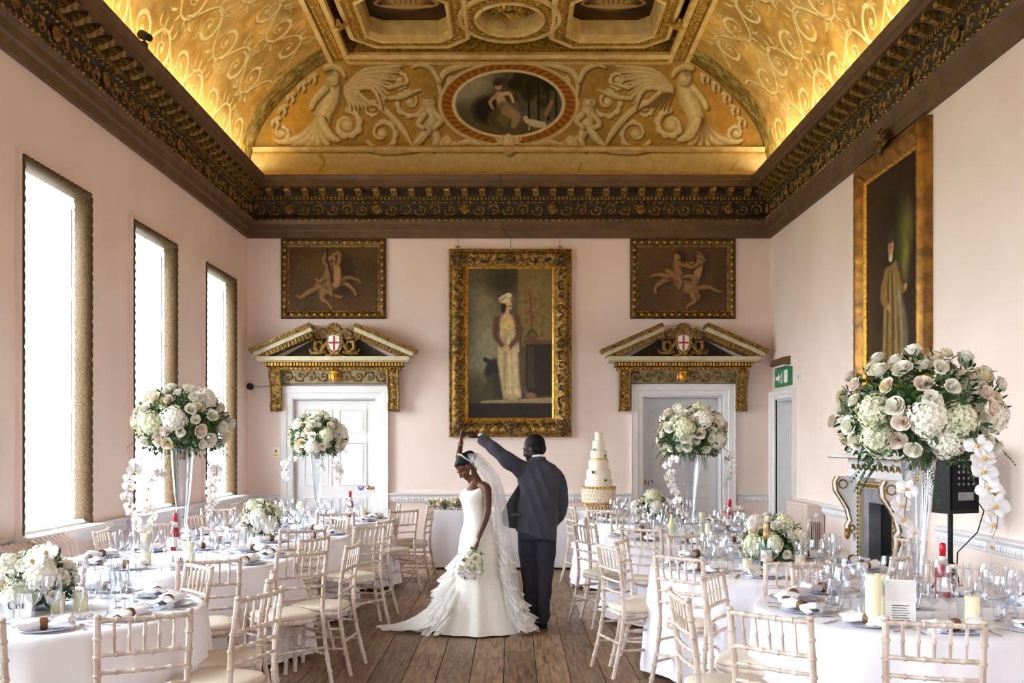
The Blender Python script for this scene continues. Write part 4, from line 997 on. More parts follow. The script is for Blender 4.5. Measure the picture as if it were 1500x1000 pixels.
# ---- carved overdoors
def overdoor(cx, label, grp):
    t = thing('overdoor_pediment', label, 'pediment', (cx, YF, 2.10)); Z = 2.10
    G, Cm, Dk = M['gilt_dull'], M['stone_cream'], M['cornice_deep']
    def B(mb, x0, x1, d, z0, z1, d0=0): return mb.box(x0, x1, -d, -d0, z0-Z, z1-Z)
    B(MB(), -.78, .78, .10, 2.50, 2.69).build('frieze_board', M['grey_green'], t, False)
    fr = MB(); f = lambda u, v, w_: (u, -.105-w_, v-Z)
    for sx in (-1, 1):
        for i in range(4): scroll_unit(fr, f, sx*(.17+.165*i), 2.595, .075, sx*(1 if i % 2 else -1), .012)
    fr.build('frieze_scroll', M['relief'], t, True, kind='stuff')
    mk = MB(); mk.ell((0, -.13, 2.60-Z), (.065, .06, .085)); mk.ell((0, -.185, 2.59-Z), (.014, .02, .028)); mk.ell((-.025, -.178, 2.62-Z), (.016, .012, .008)); mk.ell((.025, -.178, 2.62-Z), (.016, .012, .008)); mk.ell((0, -.17, 2.545-Z), (.024, .016, .01)); mk.ell((0, -.13, 2.66-Z), (.075, .05, .03)); mk.ell((-.07, -.11, 2.60-Z), (.02, .03, .06)); mk.ell((.07, -.11, 2.60-Z), (.02, .03, .06))
    mk.build('carved_mask', M['gilt'], t)
    for sx in (-1, 1):                                           # scrolled consoles either side of the frieze
        pr = [(0, 2.69-Z), (-.20, 2.69-Z), (-.225, 2.64-Z), (-.21, 2.57-Z), (-.16, 2.48-Z), (-.115, 2.36-Z), (-.10, 2.26-Z), (-.135, 2.20-Z), (-.14, 2.14-Z), (-.10, 2.10-Z), (0, 2.10-Z)]
        c = MB().prism(pr, 'x', sx*.84-.07, sx*.84+.07).build('console', M['gilt_dull'], t, False)
        e = MB()
        for q in (-.072, .072):
            e.tube([(sx*.84+q, a-.004, b) for a, b in pr[1:-1]], .014, 6); e.tube([(sx*.84+q*1.05, -.175+.03*math.cos(a), 2.64-Z+.03*math.sin(a)) for a in [k*PI/4 for k in range(8)]], .009, 5); e.tube([(sx*.84+q*1.05, -.105+.024*math.cos(a), 2.15-Z+.024*math.sin(a)) for a in [k*PI/4 for k in range(8)]], .008, 5)
        for k in range(7):
            a, b = pr[2+k] if k < 8 else pr[-2]; e.ell((sx*.84, a-.012, b), (.035, .016, .022), n=8, k=4)
        e.build('leaf_carving', M['relief'], c)
    d = B(MB(), -.95, .95, .15, 2.69, 2.735).build('egg_band', G, t, False)
    B(MB(), -.98, .98, .18, 2.735, 2.80, 0).build('dentil_band', Dk, t, False)
    dn = MB()
    for i in range(44): x = -.97+i*1.94/43; dn.box(x-.014, x+.014, -.215, -.18, 2.745-Z, 2.79-Z)
    for i in range(30): x = -.93+i*1.86/29; dn.ell((x, -.155, 2.712-Z), (.024, .018, .018), n=6, k=4)
    dn.build('dentils', M['gilt'], t, False, kind='stuff')
    pr = [(0, 2.80-Z), (-.25, 2.80-Z), (-.27, 2.815-Z), (-.29, 2.82-Z), (-.29, 2.875-Z), (0, 2.875-Z)]
    MB().prism(pr, 'x', -1.08, 1.08).build('cornice_shelf', Cm, t, False)
    MB()._add([(-.78, -.03, .775), (.78, -.03, .775), (.30, -.03, 1.05), (-.30, -.03, 1.05), (-.78, 0, .775), (.78, 0, .775), (.30, 0, 1.05), (-.30, 0, 1.05)], [(0, 1, 2, 3), (7, 6, 5, 4), (2, 6, 7, 3), (0, 4, 5, 1), (1, 5, 6, 2), (3, 7, 4, 0)]).build('tympanum', Dk, t, False)
    ang = math.atan2(.36, .82)
    for sx in (-1, 1):
        m = Matrix.Translation((sx*1.12, 0, .775)) @ Matrix.Scale(-sx, 4, (1, 0, 0)) @ Matrix.Rotation(-ang, 4, 'Y')
        rk = MB().box(0, .90, -.29, 0, -.0, .055, m); o = rk.build('raking_cornice', Cm, t, False)
        g = MB().box(-.02, .92, -.325, 0, .055, .085, m); g.box(-.03, .92, -.33, 0, .085, .115, m); g.box(.05, .88, -.26, -.02, -.075, 0, m); g.build('raking_gilt_edge', M['gilt_dull'], o, False)
        dd = MB()
        for i in range(15): dd.box(.08+i*.054, .108+i*.054, -.285, -.26, -.065, -.005, m)
        for i in range(20): dd.box(.0+i*.045, .022+i*.045, -.343, -.33, .06, .11, m)
        dd.build('raking_dentils', M['relief'], o, False, kind='stuff')
    # cartouche: shield with red cross, shell, curling leaves
    sh = MB().prism([(-.105, 3.20-Z), (-.12, 3.10-Z), (-.10, 2.99-Z), (-.05, 2.92-Z), (0, 2.89-Z), (.05, 2.92-Z), (.10, 2.99-Z), (.12, 3.10-Z), (.105, 3.20-Z), (.05, 3.225-Z), (-.05, 3.225-Z)], 'y', -.16, -.02)
    car = sh.build('cartouche', M['gilt_dull'], t, False)
    s2 = MB().prism([(-.075, 3.17-Z), (-.08, 3.06-Z), (-.05, 2.985-Z), (0, 2.95-Z), (.05, 2.985-Z), (.08, 3.06-Z), (.075, 3.17-Z), (0, 3.19-Z)], 'y', -.175, -.15).build('shield', M['white'], car, False); s2['label'] = 'white shield with a red cross'
    MB().box(-.012, .012, -.181, -.174, 2.962-Z, 3.18-Z).box(-.074, -.012, -.181, -.174, 3.065-Z, 3.09-Z).box(.012, .074, -.181, -.174, 3.065-Z, 3.09-Z).build('cross', M['red'], car, False)
    sl = MB()
    for k in range(9):
        a = R(20+140*k/8); sl.tube([(.03*math.cos(a), -.15, 3.23-Z), (.09*math.cos(a), -.17, 3.235-Z+.09*math.sin(a)), (.125*math.cos(a), -.15, 3.24-Z+.125*math.sin(a))], [.008, .018, .012], 6)
    sl.ell((0, -.15, 3.23-Z), (.045, .03, .025)); sl.build('shell', M['relief'], car)
    lv = MB()
    for sx in (-1, 1):
        q = lambda P_: [(sx*x, -.13-.02*math.sin(3*i), z-Z) for i, (x, z) in enumerate(P_)]
        lv.tube(q([(.10, 3.22), (.17, 3.26), (.24, 3.22), (.23, 3.15), (.17, 3.15), (.16, 3.19)]), [.02, .035, .035, .028, .022, .012], 7)
        lv.tube(q([(.11, 2.95), (.20, 2.93), (.28, 3.0), (.27, 3.09), (.19, 3.10), (.17, 3.04), (.21, 3.02)]), [.02, .03, .035, .035, .028, .02, .012], 7)
        lv.tube(q([(.10, 3.12), (.15, 3.02), (.22, 2.93), (.33, 2.93), (.36, 2.99)]), [.02, .03, .035, .028, .015], 7)
        lv.tube(q([(.28, 3.10), (.33, 3.14), (.30, 3.19)]), [.02, .02, .008], 6); lv.tube(q([(.03, 2.92), (.08, 2.90), (.14, 2.905)]), [.02, .025, .01], 6)
    lv.build('curling_leaves', M['relief'], car)
    return t
overdoor(wx(487, 14.1), 'broken pediment with a white shield over the left white door', None)
overdoor(wx(1003.5, 14.1), 'broken pediment with a white shield over the right grey door', None)

# ---- small fittings
t = thing('cable_spotlight', 'small dark round fitting on a wire beside the left pediment', 'fitting', (wx(367), YF-.02, wz(566)))
m = Matrix.Rotation(PI/2, 4, 'X'); MB().lathe([(0, -.02), (.05, -.02), (.05, .02), (.03, .05), (.028, .09), (0, .09)], 14, mtx=m).build('lamp_body', M['black'], t)
MB().tube([(.03, -.05, 0), (.15, -.04, -.004), (.31, -.03, 0)], .004, 5).build('wire', M['black'], t)
t = thing('smoke_detector', 'round white detector on the wall right of the right pediment', 'detector', (wx(1072), YF, wz(489)))
MB().lathe([(.06, 0), (.06, .02), (.045, .045), (.02, .05), (0, .05)], 20, mtx=m).build('housing', M['white'], t); MB().lathe([(.02, .05), (.02, .056), (0, .056)], 12, mtx=m).build('sensor', M['slate'], t)
t = thing('warning_sign', 'small yellow triangle warning notice on the wall left of the left door', 'sign', (wx(404.5), YF-.001, wz(662)))
MB().box(-.045, .045, -.004, 0, -.075, .07).build('backing', M['card'], t, False)
MB()._add([(-.034, -.006, -.005), (.034, -.006, -.005), (0, -.006, .055)], [(0, 1, 2)]).box(-.036, .036, -.006, -.004, -.055, -.03).build('yellow_print', M['sign_yellow'], t, False)
MB()._add([(-.018, -.0075, .003), (.018, -.0075, .003), (0, -.0075, .036)], [(0, 1, 2)]).build('black_pictogram', M['black'], t, False)
# exit sign on the right wall over door 3
t = thing('exit_sign', 'green running-man exit sign over the narrow door on the right wall', 'sign', (XR-.0, 13.62, 2.42))
MB().box(-.05, 0, -.36, .36, 0, .25).build('sign_box', M['sign_green'], t, False)
mb = MB(); f = lambda u, v: (-.052, u, v)
def flat(pl): n = len(pl); b = len(mb.v); mb.v += [f(*p) for p in pl]; mb.f.append(tuple(range(b, b+n)))
flat([(-.30, .04), (-.12, .04), (-.12, .21), (-.30, .21)]); flat([(.06, .12), (.16, .19), (.16, .145), (.30, .145), (.30, .095), (.16, .095), (.16, .05)])
flat([(-.02, .18), (.01, .18), (.01, .21), (-.02, .21)]); flat([(-.03, .10), (.0, .10), (.01, .17), (-.03, .17)]); flat([(-.04, .03), (-.02, .03), (0, .10), (-.03, .10)]); flat([(0, .06), (.04, .04), (.05, .06), (0, .10)]); flat([(.01, .15), (.04, .11), (.05, .12), (.01, .17)])
mb.build('pictogram', M['card'], t, False)
t = thing('emergency_light', 'brown wall light fitted just above the green exit sign', 'light', (XR, 13.66, 2.70)); MB().prism([(0, 0), (-.10, .0), (-.13, .04), (-.10, .10), (0, .12)], 'y', -.30, .30).build('housing', M['cornice'], t, False); MB().box(-.09, 0, -.28, .28, -.02, 0).build('diffuser', M['white'], t, False)
t = thing('thermostat', 'small white box on the right wall past the narrow door', 'control', (XR, 12.9, 2.50)); MB().box(-.03, 0, -.05, .05, -.08, .08, bev=.006).build('case', M['white'], t, False); MB().box(-.034, -.03, -.012, .012, -.03, .03).build('dial', M['slate'], t, False)

# ---- radiators
t = thing('radiator_cover', 'pink boarded radiator cover with a slatted end by the right wall', 'radiator', (3.53, 12.35, 0))
MB().box(-.01, .19, -.46, .46, .87, .91, bev=.006).build('top', M['radiator'], t, False)
fr = MB()
fr.box(0, .03, -.45, .45, 0, .87); fr.build('front', M['radiator'], t, False)
for i in range(18):
    y = -.45+.025+i*.05; MB().box(-.008, 0, y-.022, y+.022, .06, .85, bev=.002).build('board', M['radiator'], t, False)
MB().box(0, .19, -.46, -.44, .70, .87).box(0, .19, -.46, -.44, 0, .12).box(0, .035, -.46, -.44, .12, .70).box(.16, .19, -.46, -.44, .12, .70).build('end_frame', M['radiator'], t, False)
for i in range(5): MB().box(.052+i*.023, .062+i*.023, -.462, -.44, .12, .70).build('slat', M['radiator'], t, False)
MB().box(.03, .19, -.44, .45, 0, .86).build('heater_core', M['cornice_deep'], t, False)
MB().ell((.10, -.47, .78), (.03, .02, .03)).build('valve_knob', M['white'], t)
t = thing('column_radiator', 'cream column radiator with a rounded top under the nearest window', 'radiator', (-3.66, 7.62, 0))
for i in range(14):
    y = -.50+i*.078; c = MB()
    c.tube([(-.085, y, .06), (-.095, y, .70), (-.07, y, .83), (0, y, .885), (.07, y, .83), (.095, y, .70), (.085, y, .06), (0, y, .035), (-.085, y, .06)], .031, 8); c.tube([(0, y, .06), (0, y, .85)], .024, 6); c.build('column', M['radiator'], t)
for z in (.10, .80): MB().tube([(0, -.52, z), (0, .53, z)], .02, 8).build('pipe', M['radiator'], t)

# ---- chimneypiece
t = thing('chimneypiece', 'white and gilt carved chimneypiece under the tall dark portrait', 'fireplace', (XR, 9.73, 0))
W, Gd = M['white'], M['gilt_dull']
def yb(mb, x, y0, y1, z0, z1, x1=0, **k): return mb.box(-x, -x1, y0, y1, z0, z1, **k)
for sy in (-1, 1):
    a, b = sorted((sy*.50, sy*.78)); j = yb(MB(), .16, a, b, .0, 1.30).build('jamb', W, t, False); yb(MB(), .19, a-.015, b+.015, 0, .16).build('plinth', W, j, False)
    yc = sy*.66; pr = [(-.16, 1.30), (-.34, 1.30), (-.37, 1.24), (-.36, 1.15), (-.30, 1.06), (-.24, .96), (-.21, .84), (-.24, .79), (-.24, .74), (-.20, .71), (-.16, .71)]
    c = MB().prism(pr, 'y', yc-.055, yc+.055).build('console', W, t, False)
    e = MB()
    for q in (-.058, .058):
        e.tube([(a_-.002, yc+q, z_) for a_, z_ in pr[1:-1]], .010, 6); e.tube([(-.30+.045*math.cos(k), yc+q, 1.22+.045*math.sin(k)) for k in [i*PI/4 for i in range(9)]], .008, 5); e.tube([(-.205+.028*math.cos(k), yc+q, .765+.028*math.sin(k)) for k in [i*PI/4 for i in range(9)]], .008, 5)
    e.ell((-.235, yc, .70), (.03, .04, .06)); e.build('gilt_scroll_edge', Gd, c)
yb(MB(), .18, -.80, .80, 1.30, 1.50).build('frieze', W, t, False)
f = MB()
for k in range(9): f.tube([(-.19, (k-4)*.15-.05, 1.37), (-.20, (k-4)*.15, 1.42), (-.19, (k-4)*.15+.05, 1.38)], [.006, .016, .006], 5)
f.build('gilt_swag', Gd, t)
yb(MB(), .36, -.86, .86, 1.50, 1.53).build('lower_shelf', W, t, False); yb(MB(), .37, -.87, .87, 1.49, 1.50).build('gilt_edge', Gd, t, False)
yb(MB(), .20, -.72, .72, 1.53, 1.78).build('upper_block', W, t, False)
f = MB()
for k in range(5):
    f.ell((-.21, .6*(k-2)/2, 1.66), (.015, .03, .06)); f.ell((-.21, .6*(k-2)/2, 1.60), (.012, .02, .03)); 
f.build('gilt_flower', Gd, t, kind='stuff')
yb(MB(), .30, -.80, .80, 1.78, 1.82).build('mantel_moulding', W, t, False); yb(MB(), .38, -.88, .88, 1.82, 1.87, bev=.01).build('mantel_shelf', W, t, False)
op = (-.44, .44, 0, 1.12); fnr = lambda u, v, w_: (-.16-w_, u, v)
def u_ring(mb, w0, w1, x0, x1): # three-sided border
    for (a, b, c, d) in ((-w1, -w0, 0, x1z), (w0, w1, 0, x1z)): mb.box(-x1, -x0, a, b, c, d)
    mb.box(-x1, -x0, -w0, w0, x1z-(w1-w0), x1z); return mb
x1z = 1.25; u_ring(MB(), .445, .50, .02, .19).build('inner_moulding', M['stone_cream'], t, False)
rp = MB()
for sy in (-1, 1):
    for i in range(26): rp.ell((-.195, sy*.472, .03+i*.046), (.012, .022, .02), n=6, k=4)
for i in range(18): rp.ell((-.195, -.42+i*.05, 1.222), (.012, .02, .022), n=6, k=4)
rp.build('rope_carving', M['gilt_dull'], t, True, kind='stuff')
x1z = 1.195; u_ring(MB(), .30, .445, .01, .14).build('marble_slip', M['slate'], t, False)
yb(MB(), .02, -.30, .30, 0, 1.06).build('fireback', M['navy'], t, False)
g = MB(); 
for i in range(9): g.box(-.14, -.12, -.24+i*.06-.008, -.24+i*.06+.008, .12, .34)
g.box(-.145, -.115, -.27, .27, .34, .37).box(-.145, -.115, -.27, .27, .09, .12).box(-.14, -.12, -.27, -.24, 0, .09).box(-.14, -.12, .24, .27, 0, .09); g.build('fire_grate', M['black'], t, False)
yb(MB(), .62, -.80, .80, .0, .02, .0).build('hearth_slab', M['slate'], t, False)

# ---- loudspeaker and stand
t = thing('speaker_stand', 'black tripod stand by the right wall behind the front table', 'stand', (3.32, 7.55, 0))
MB().tube([(0, 0, .30), (0, 0, 1.12)], .02, 10).build('pole', M['black'], t); MB().tube([(0, 0, .62), (0, 0, .74)], .034, 10).build('collar', M['black'], t); MB().tube([(0, 0, .28), (0, 0, .36)], .03, 10).build('lower_collar', M['black'], t)
for k in range(3):
    a = 2*PI*k/3+.9; c, s_ = math.cos(a), math.sin(a); MB().tube([(.03*c, .03*s_, .70), (.28*c, .28*s_, .30), (.46*c, .46*s_, .012)], .013, 6).build('leg', M['black'], t); MB().tube([(.03*c, .03*s_, .32), (.28*c, .28*s_, .30)], .009, 6).build('brace', M['black'], t)
t = thing('loudspeaker', 'black loudspeaker with cables on the tripod stand', 'speaker', (3.32, 7.55, 1.12), R(24))
MB().prism([(-.15, -.13), (.15, -.13), (.12, .15), (-.12, .15)], 'z', 0, .52).build('cabinet', M['black'], t, False)
MB().box(-.13, .13, -.142, -.13, .03, .49).build('rear_panel', M['navy'], t, False); pn = MB()
for i in range(5):
    for j in range(4): pn.ell((-.075+.05*j, -.146, .40-.045*i), (.011, .008, .011), n=6, k=4)
pn.build('control_knobs', M['slate'], t, kind='stuff'); MB().box(-.08, .08, -.146, -.142, .10, .16).build('socket_plate', M['slate'], t, False)
MB().tube([(.08, -.146, .13), (.12, -.2, .02), (.10, -.16, -.14), (.03, -.04, -.30), (.02, -.03, -.6), (.04, -.03, -1.11)], .005, 6).build('cable', M['black'], t)
# thin lightning cable down the middle of the far wall
t = MB().tube([(wx(734), YF-.34, 5.44), (wx(734), YF-.345, 5.30), (wx(734), YF-.16, 5.0), (wx(736), YF-.13, 4.72), (wx(748), YF-.06, 4.60), (wx(748), YF-.012, 4.46)], .005, 6).build('wire', M['black']); tag(t, 'thin dark wire hanging down the cornice above the centre portrait', 'wire')
# clip-on spotlight on the left ledge
t = thing('clip_spotlight', 'small dark spotlight clipped on the left cornice ledge', 'light', (XL+.30, 9.55, 5.44))
MB().box(-.03, .03, -.03, .03, 0, .05).build('clamp', M['black'], t, False); MB().tube([(0, 0, .05), (.01, 0, .10)], .01, 6).build('arm', M['black'], t)
MB().tube([(.0, -.06, .10), (.02, .10, .13)], [.045, .035], 10).build('lamp_head', M['black'], t)
# ================================================================== TABLES, CHAIRS AND WHAT STANDS ON THEM
TR, TZ = .84, .76
TABLES = {'L1': (-2.53, 5.31, 'front left table'), 'L2': (-2.53, 7.63, 'second table on the left'), 'L3': (-2.41, 9.5, 'third table on the left'), 'L4': (-2.26, 11.55, 'far left table'),
          'R1': (2.176, 5.34, 'front right table'), 'R2': (1.86, 7.2, 'second table on the right'), 'R3': (1.74, 9.45, 'third table on the right'), 'R4': (1.61, 11.5, 'far right table')}
def cloth_mesh(r, z, drop, seed, nf=13, nseg=156):
    g = random.Random(seed); ph = [g.uniform(0, 6.28) for _ in range(6)]; fr = [nf, nf+3, nf-4, 5, 3, nf*2+1]; am = [1, .6, .5, .35, .3, .25]
    mb = MB(); rings = []
    for q in (.02, .35, .7, .93): rings.append([(r*q*math.cos(2*PI*i/nseg), r*q*math.sin(2*PI*i/nseg), z) for i in range(nseg)])
    for t in (-.02, 0, .02, .06, .12, .2, .3, .42, .55, .7, .85, 1.0):
        rg = []
        for i in range(nseg):
            a = 2*PI*i/nseg; f = sum(am[k]*math.cos(fr[k]*a+ph[k]) for k in range(6))/1.9; f = abs(f)**1.0*math.copysign(1, f)
            if t <= 0: rr = r-.012*(1 if t < 0 else .3); zz = z-(0 if t < 0 else .004)
            else: f2_ = math.cos(7*a+ph[2])+.7*math.cos(4*a+ph[4]); rr = r+.016+.06*t+.062*(t**.6)*f+.026*(t**.5)*f2_; zz = z-.004-drop*t*(1-.006*f)
            rg.append((rr*math.cos(a), rr*math.sin(a), zz))
        rings.append(rg)
    mb.rings(rings, cap=False); mb.f.append(tuple(range(nseg))); return mb
tabs = {}
tproto = None
for i, (k, (x, y, nm)) in enumerate(TABLES.items()):
    if tproto is None:
        t = thing('round_table', 'x', 'table', (x, y, 0), 0, 'round dining tables')
        MB().lathe([(0, TZ-.032), (TR-.02, TZ-.032), (TR-.012, TZ-.02), (TR-.02, TZ-.012), (0, TZ-.012)], 48).build('tabletop', M['ring'], t)
        for a in range(4):
            an = PI/4+PI/2*a; MB().tube([(.5*math.cos(an), .5*math.sin(an), TZ-.032), (.62*math.cos(an), .62*math.sin(an), 0)], .018, 8).build('leg', M['black'], t)
        tproto = t
    else: t = dup(tproto, (x, y, 0))
    t['label'] = 'round dining table hidden under a white cloth, ' + nm
    o = cloth_mesh(TR, TZ, TZ-.045, i+1, 12+i % 3).build('tablecloth', M['cloth'], None, True, 180); o.location = (x, y, 0)
    tag(o, 'white floor-length cloth over the ' + nm, 'tablecloth', 'round white tablecloths')

# ---- chiavari chair
def bamboo(mb, path, r, sp=.085, n=8, rb=1.28):
    P = [Vector(p) for p in path]; seg = [(P[i+1]-P[i]).length for i in range(len(P)-1)]; L_ = sum(seg)
    def at(s_):
        for i, l in enumerate(seg):
            if s_ <= l or i == len(seg)-1: return P[i].lerp(P[i+1], s_/l)
            s_ -= l
    k = max(1, round(L_/sp)); ss = [0.0]; rr = [r]
    for i in range(1, k):
        c = L_*i/k; ss += [c-.008, c-.004, c+.004, c+.008]; rr += [r*.95, r*rb, r*rb, r*.95]
    ss.append(L_); rr.append(r); return mb.tube([at(s_) for s_ in ss], rr, n)
def make_chair():
    t = thing('chiavari_chair', 'x', 'chair', (0, 0, 0)); W = M['limewash']
    z = .445; pts = []
    def seatpoly(s_, fx=.205, bx=.175):
        out = []
        for k in range(32):
            a = 2*PI*k/32; c, s2 = math.cos(a), math.sin(a); e = .5
            x = math.copysign(abs(c)**e, c); y = math.copysign(abs(s2)**e, s2); w_ = bx+(fx-bx)*(y+1)/2
            out.append((x*w_*s_, y*.20*s_))
        return out
    mb = MB(); mb.rings([[(x, y, zz) for x, y in seatpoly(s_)] for s_, zz in ((.95, z-.034), (1.0, z-.028), (1.02, z-.012), (1.0, z), (.9, z))]); mb.build('seat', W, t, True, 60)
    mb = MB(); mb.rings([[(x, y, zz) for x, y in seatpoly(s_)] for s_, zz in ((.94, z-.002), (1.0, z+.010), (1.0, z+.026), (.95, z+.036), (.7, z+.044), (.3, z+.046))]); mb.build('cushion', M['cushion'], t, True, 80)
    for sx in (-1, 1):
        b = MB(); bamboo(b, [(sx*.205, -.285, 0), (sx*.192, -.225, .25), (sx*.185, -.195, .44), (sx*.186, -.205, .65), (sx*.190, -.245, .90)], .0155)
        b.ell((sx*.190, -.247, .912), (.018, .018, .012), n=8, k=4); b.build('back_post', W, t)
        b = MB(); bamboo(b, [(sx*.19, .175, .43), (sx*.195, .195, 0)], .0155); b.build('front_leg', W, t)
    def rail(zz, r, name='back_rail'):
        yy = lambda q: -.195-(.010 if q < .66 else .010+(q-.65)*.16)
        x = .186; mb = MB(); bamboo(mb, [(-x, yy(zz), zz), (-x*.5, yy(zz)-.012, zz), (0, yy(zz)-.016, zz), (x*.5, yy(zz)-.012, zz), (x, yy(zz), zz)], r, .075); return mb.build(name, W, t)
    rail(.895, .012, 'top_rail'); rail(.745, .0105); rail(.665, .0095); rail(.59, .0095)
    for i in range(5):
        x = (i-2)*.062; mb = MB(); bamboo(mb, [(x*.98, -.220-.012, .748), (x, -.247-.010, .892)], .0075, .07, 6, 1.35); mb.build('spindle', W, t)
    for sx in (-1, 1):
        for zz in (.19, .33):
            y0 = -.285+.06*zz/.25 if zz < .25 else -.225+.03*(zz-.25)/.19
            mb = MB(); bamboo(mb, [(sx*.197, y0, zz), (sx*.193, .185, zz)], .0095, .09, 6); mb.build('side_stretcher', W, t)
    mb = MB(); bamboo(mb, [(-.192, .187, .24), (.192, .187, .24)], .0095, .09, 6); mb.build('front_stretcher', W, t)
    mb = MB(); bamboo(mb, [(-.192, .183, .34), (.192, .183, .34)], .0095, .09, 6); mb.build('front_stretcher', W, t)
    mb = MB(); bamboo(mb, [(-.195, -.232, .24), (.195, -.232, .24)], .0095, .09, 6); mb.build('back_stretcher', W, t)
    return t
# (x, y) of the middle of the back's top rail, heading of the sitter (degrees, anticlockwise from straight away), label
CH = [
 (-1.59, 4.30, 28, 'L1', 'bamboo-style chair nearest us at the left, its back towards the camera'),
 (-2.31, 4.12, 5, 'L1', 'chair cut off by the left edge of the picture, only its right post showing'),
 (-1.24, 4.90, 70, 'L1', 'chair seen almost edge-on at the bottom, right of the front left table'),
 (-1.90, 6.02, 130, 'L1', 'sunlit white-backed chair behind the front left table overlapping another chair'),
 (-2.93, 6.45, 165, 'L1', 'chair with a bright top rail just right of the front left table\'s low flowers'),
 (-3.42, 6.35, 215, 'L1', 'bright chair back at the far left behind the low white flowers'),
 (-3.60, 7.50, -52, 'L2', 'dark-looking chair back in front of the rounded radiator'),
 (-1.92, 6.30, 25, 'L2', 'full chair with pale seat, backing us at the second left table'),
 (-1.34, 5.50, 100, 'L1', 'edge-on chair with a bright rail just beyond the nearest edge-on one, left'),
 (-1.42, 6.72, 42, 'L2', 'tall-backed chair with pale cushion at the right rim of the second left table'),
 (-1.16, 7.24, 84, 'L2', 'side-on chair with a tan seat pulled out into the aisle on the left'),
 (-1.54, 7.74, 66, 'L2', 'chair half hidden behind the side-on one in the left aisle'),
 (-1.78, 8.44, 26, 'L3', 'chair backing us at the near side of the third left table'),
 (-3.45, 8.35, -85, 'L2', 'chair back beside the tall candle, left end of the second left table'),
 (-3.27, 9.05, 230, 'L3', 'bright chair back left of the pink bottle, near the wall'),
 (-2.50, 8.62, 178, 'L2', 'chair facing us behind the second left table\'s glasses'),
 (-3.22, 10.1, 250, 'L3', 'brown-looking chair back right of the pink bottle, against the window wall'),
 (-1.26, 8.80, 55, 'L3', 'chair with splayed legs standing by the end of the bridal train'),
 (-1.20, 9.40, 74, 'L3', 'chair just beyond the one by the train, angled to the third left table'),
 (-1.70, 9.80, 125, 'L3', 'sunlit chair back on the far right rim of the third left table'),
 (-1.87, 10.50, 12, 'L4', 'chair backing us below the far left table\'s pink bottle'),
 (-1.19, 10.90, 45, 'L4', 'slim chair backing us at the aisle end of the far left table'),
 (-1.37, 12.00, 100, 'L4', 'furthest chair of the far left table, back to the wall dado'),
 (-.97, 11.80, 84, 'L4', 'side-on chair with a tan seat beside the small flower-topped table'),
 (-3.28, 11.10, 215, 'L4', 'small bright chair back under the furthest window'),
 (-3.38, 12.10, -100, 'L4', 'small brown chair back in the left corner of the room'),
 (1.75, 4.13, -17, 'R1', 'ivory chair in the lower right foreground, back straight to the camera'),
 (1.11, 4.31, -42, 'R1', 'chair in the foreground left of the front right table, back to us'),
 (.81, 4.85, -86, 'R1', 'edge-on chair in the right foreground, its two posts almost in line'),
 (1.12, 5.57, -118, 'R1', 'chair with a curved back angled towards the front right table from the aisle'),
 (1.86, 6.06, -160, 'R1', 'chair facing us behind the left of the front right table'),
 (2.72, 6.04, 145, 'R1', 'chair facing us behind the red-foiled bottle, front right table'),
 (3.20, 5.75, 110, 'R1', 'chair at the right rim of the front right table near the wall'),
 (1.77, 6.20, -5, 'R2', 'chair backing us before the green-bottled second right table'),
 (1.08, 6.49, -46, 'R2', 'chair with a rounded pale seat at the near left of the second right table'),
 (.68, 7.15, -73, 'R2', 'full side-view chair standing out on the aisle boards, right side'),
 (.82, 7.52, -108, 'R2', 'chair tucked behind the full side-view one on the right aisle'),
 (1.39, 7.98, -147, 'R2', 'chair facing us at the far left rim of the second right table'),
 (2.55, 6.50, 48, 'R2', 'chair seen through the tall glass vase, lower of two'),
 (3.04, 7.60, 100, 'R2', 'chair by the fireplace seen through the tall glass vase, upper of two'),
 (1.11, 8.60, -33, 'R3', 'chair backing us at the near left of the third right table'),
 (.65, 9.00, -63, 'R3', 'chair in the right aisle nearest the groom\'s shoes'),
 (.70, 9.55, -95, 'R3', 'chair close behind the one nearest the groom\'s shoes'),
 (1.20, 10.30, -170, 'R3', 'brownish chair back between the third and far right tables'),
 (2.85, 9.55, 72, 'R3', 'side-on chair beside the pink radiator cover'),
 (.66, 11.60, -75, 'R4', 'small white chair right behind the groom'),
 (.98, 10.95, -40, 'R4', 'white chair back just in front of the cake table'),
 (1.00, 12.08, -130, 'R4', 'chair back directly under the cake stand'),
 (2.60, 11.75, 105, 'R4', 'chair to the right of the far tall flowers, rear one of two'),
 (2.42, 10.95, 40, 'R4', 'chair to the right of the far tall flowers, front one of two'),
]
chair0 = make_chair(); first = True
for x, y, h, tb, lab in CH:
    hr = R(h); fx, fy = -math.sin(hr), math.cos(hr); loc = (x+fx*.245, y+fy*.245, 0)
    if first: chair0.location = loc; chair0.rotation_euler = (0, 0, hr); c = chair0; first = False
    else: c = dup(chair0, loc, hr)
    c['label'] = lab; c['group'] = 'limewashed chairs around the ' + TABLES[tb][2]

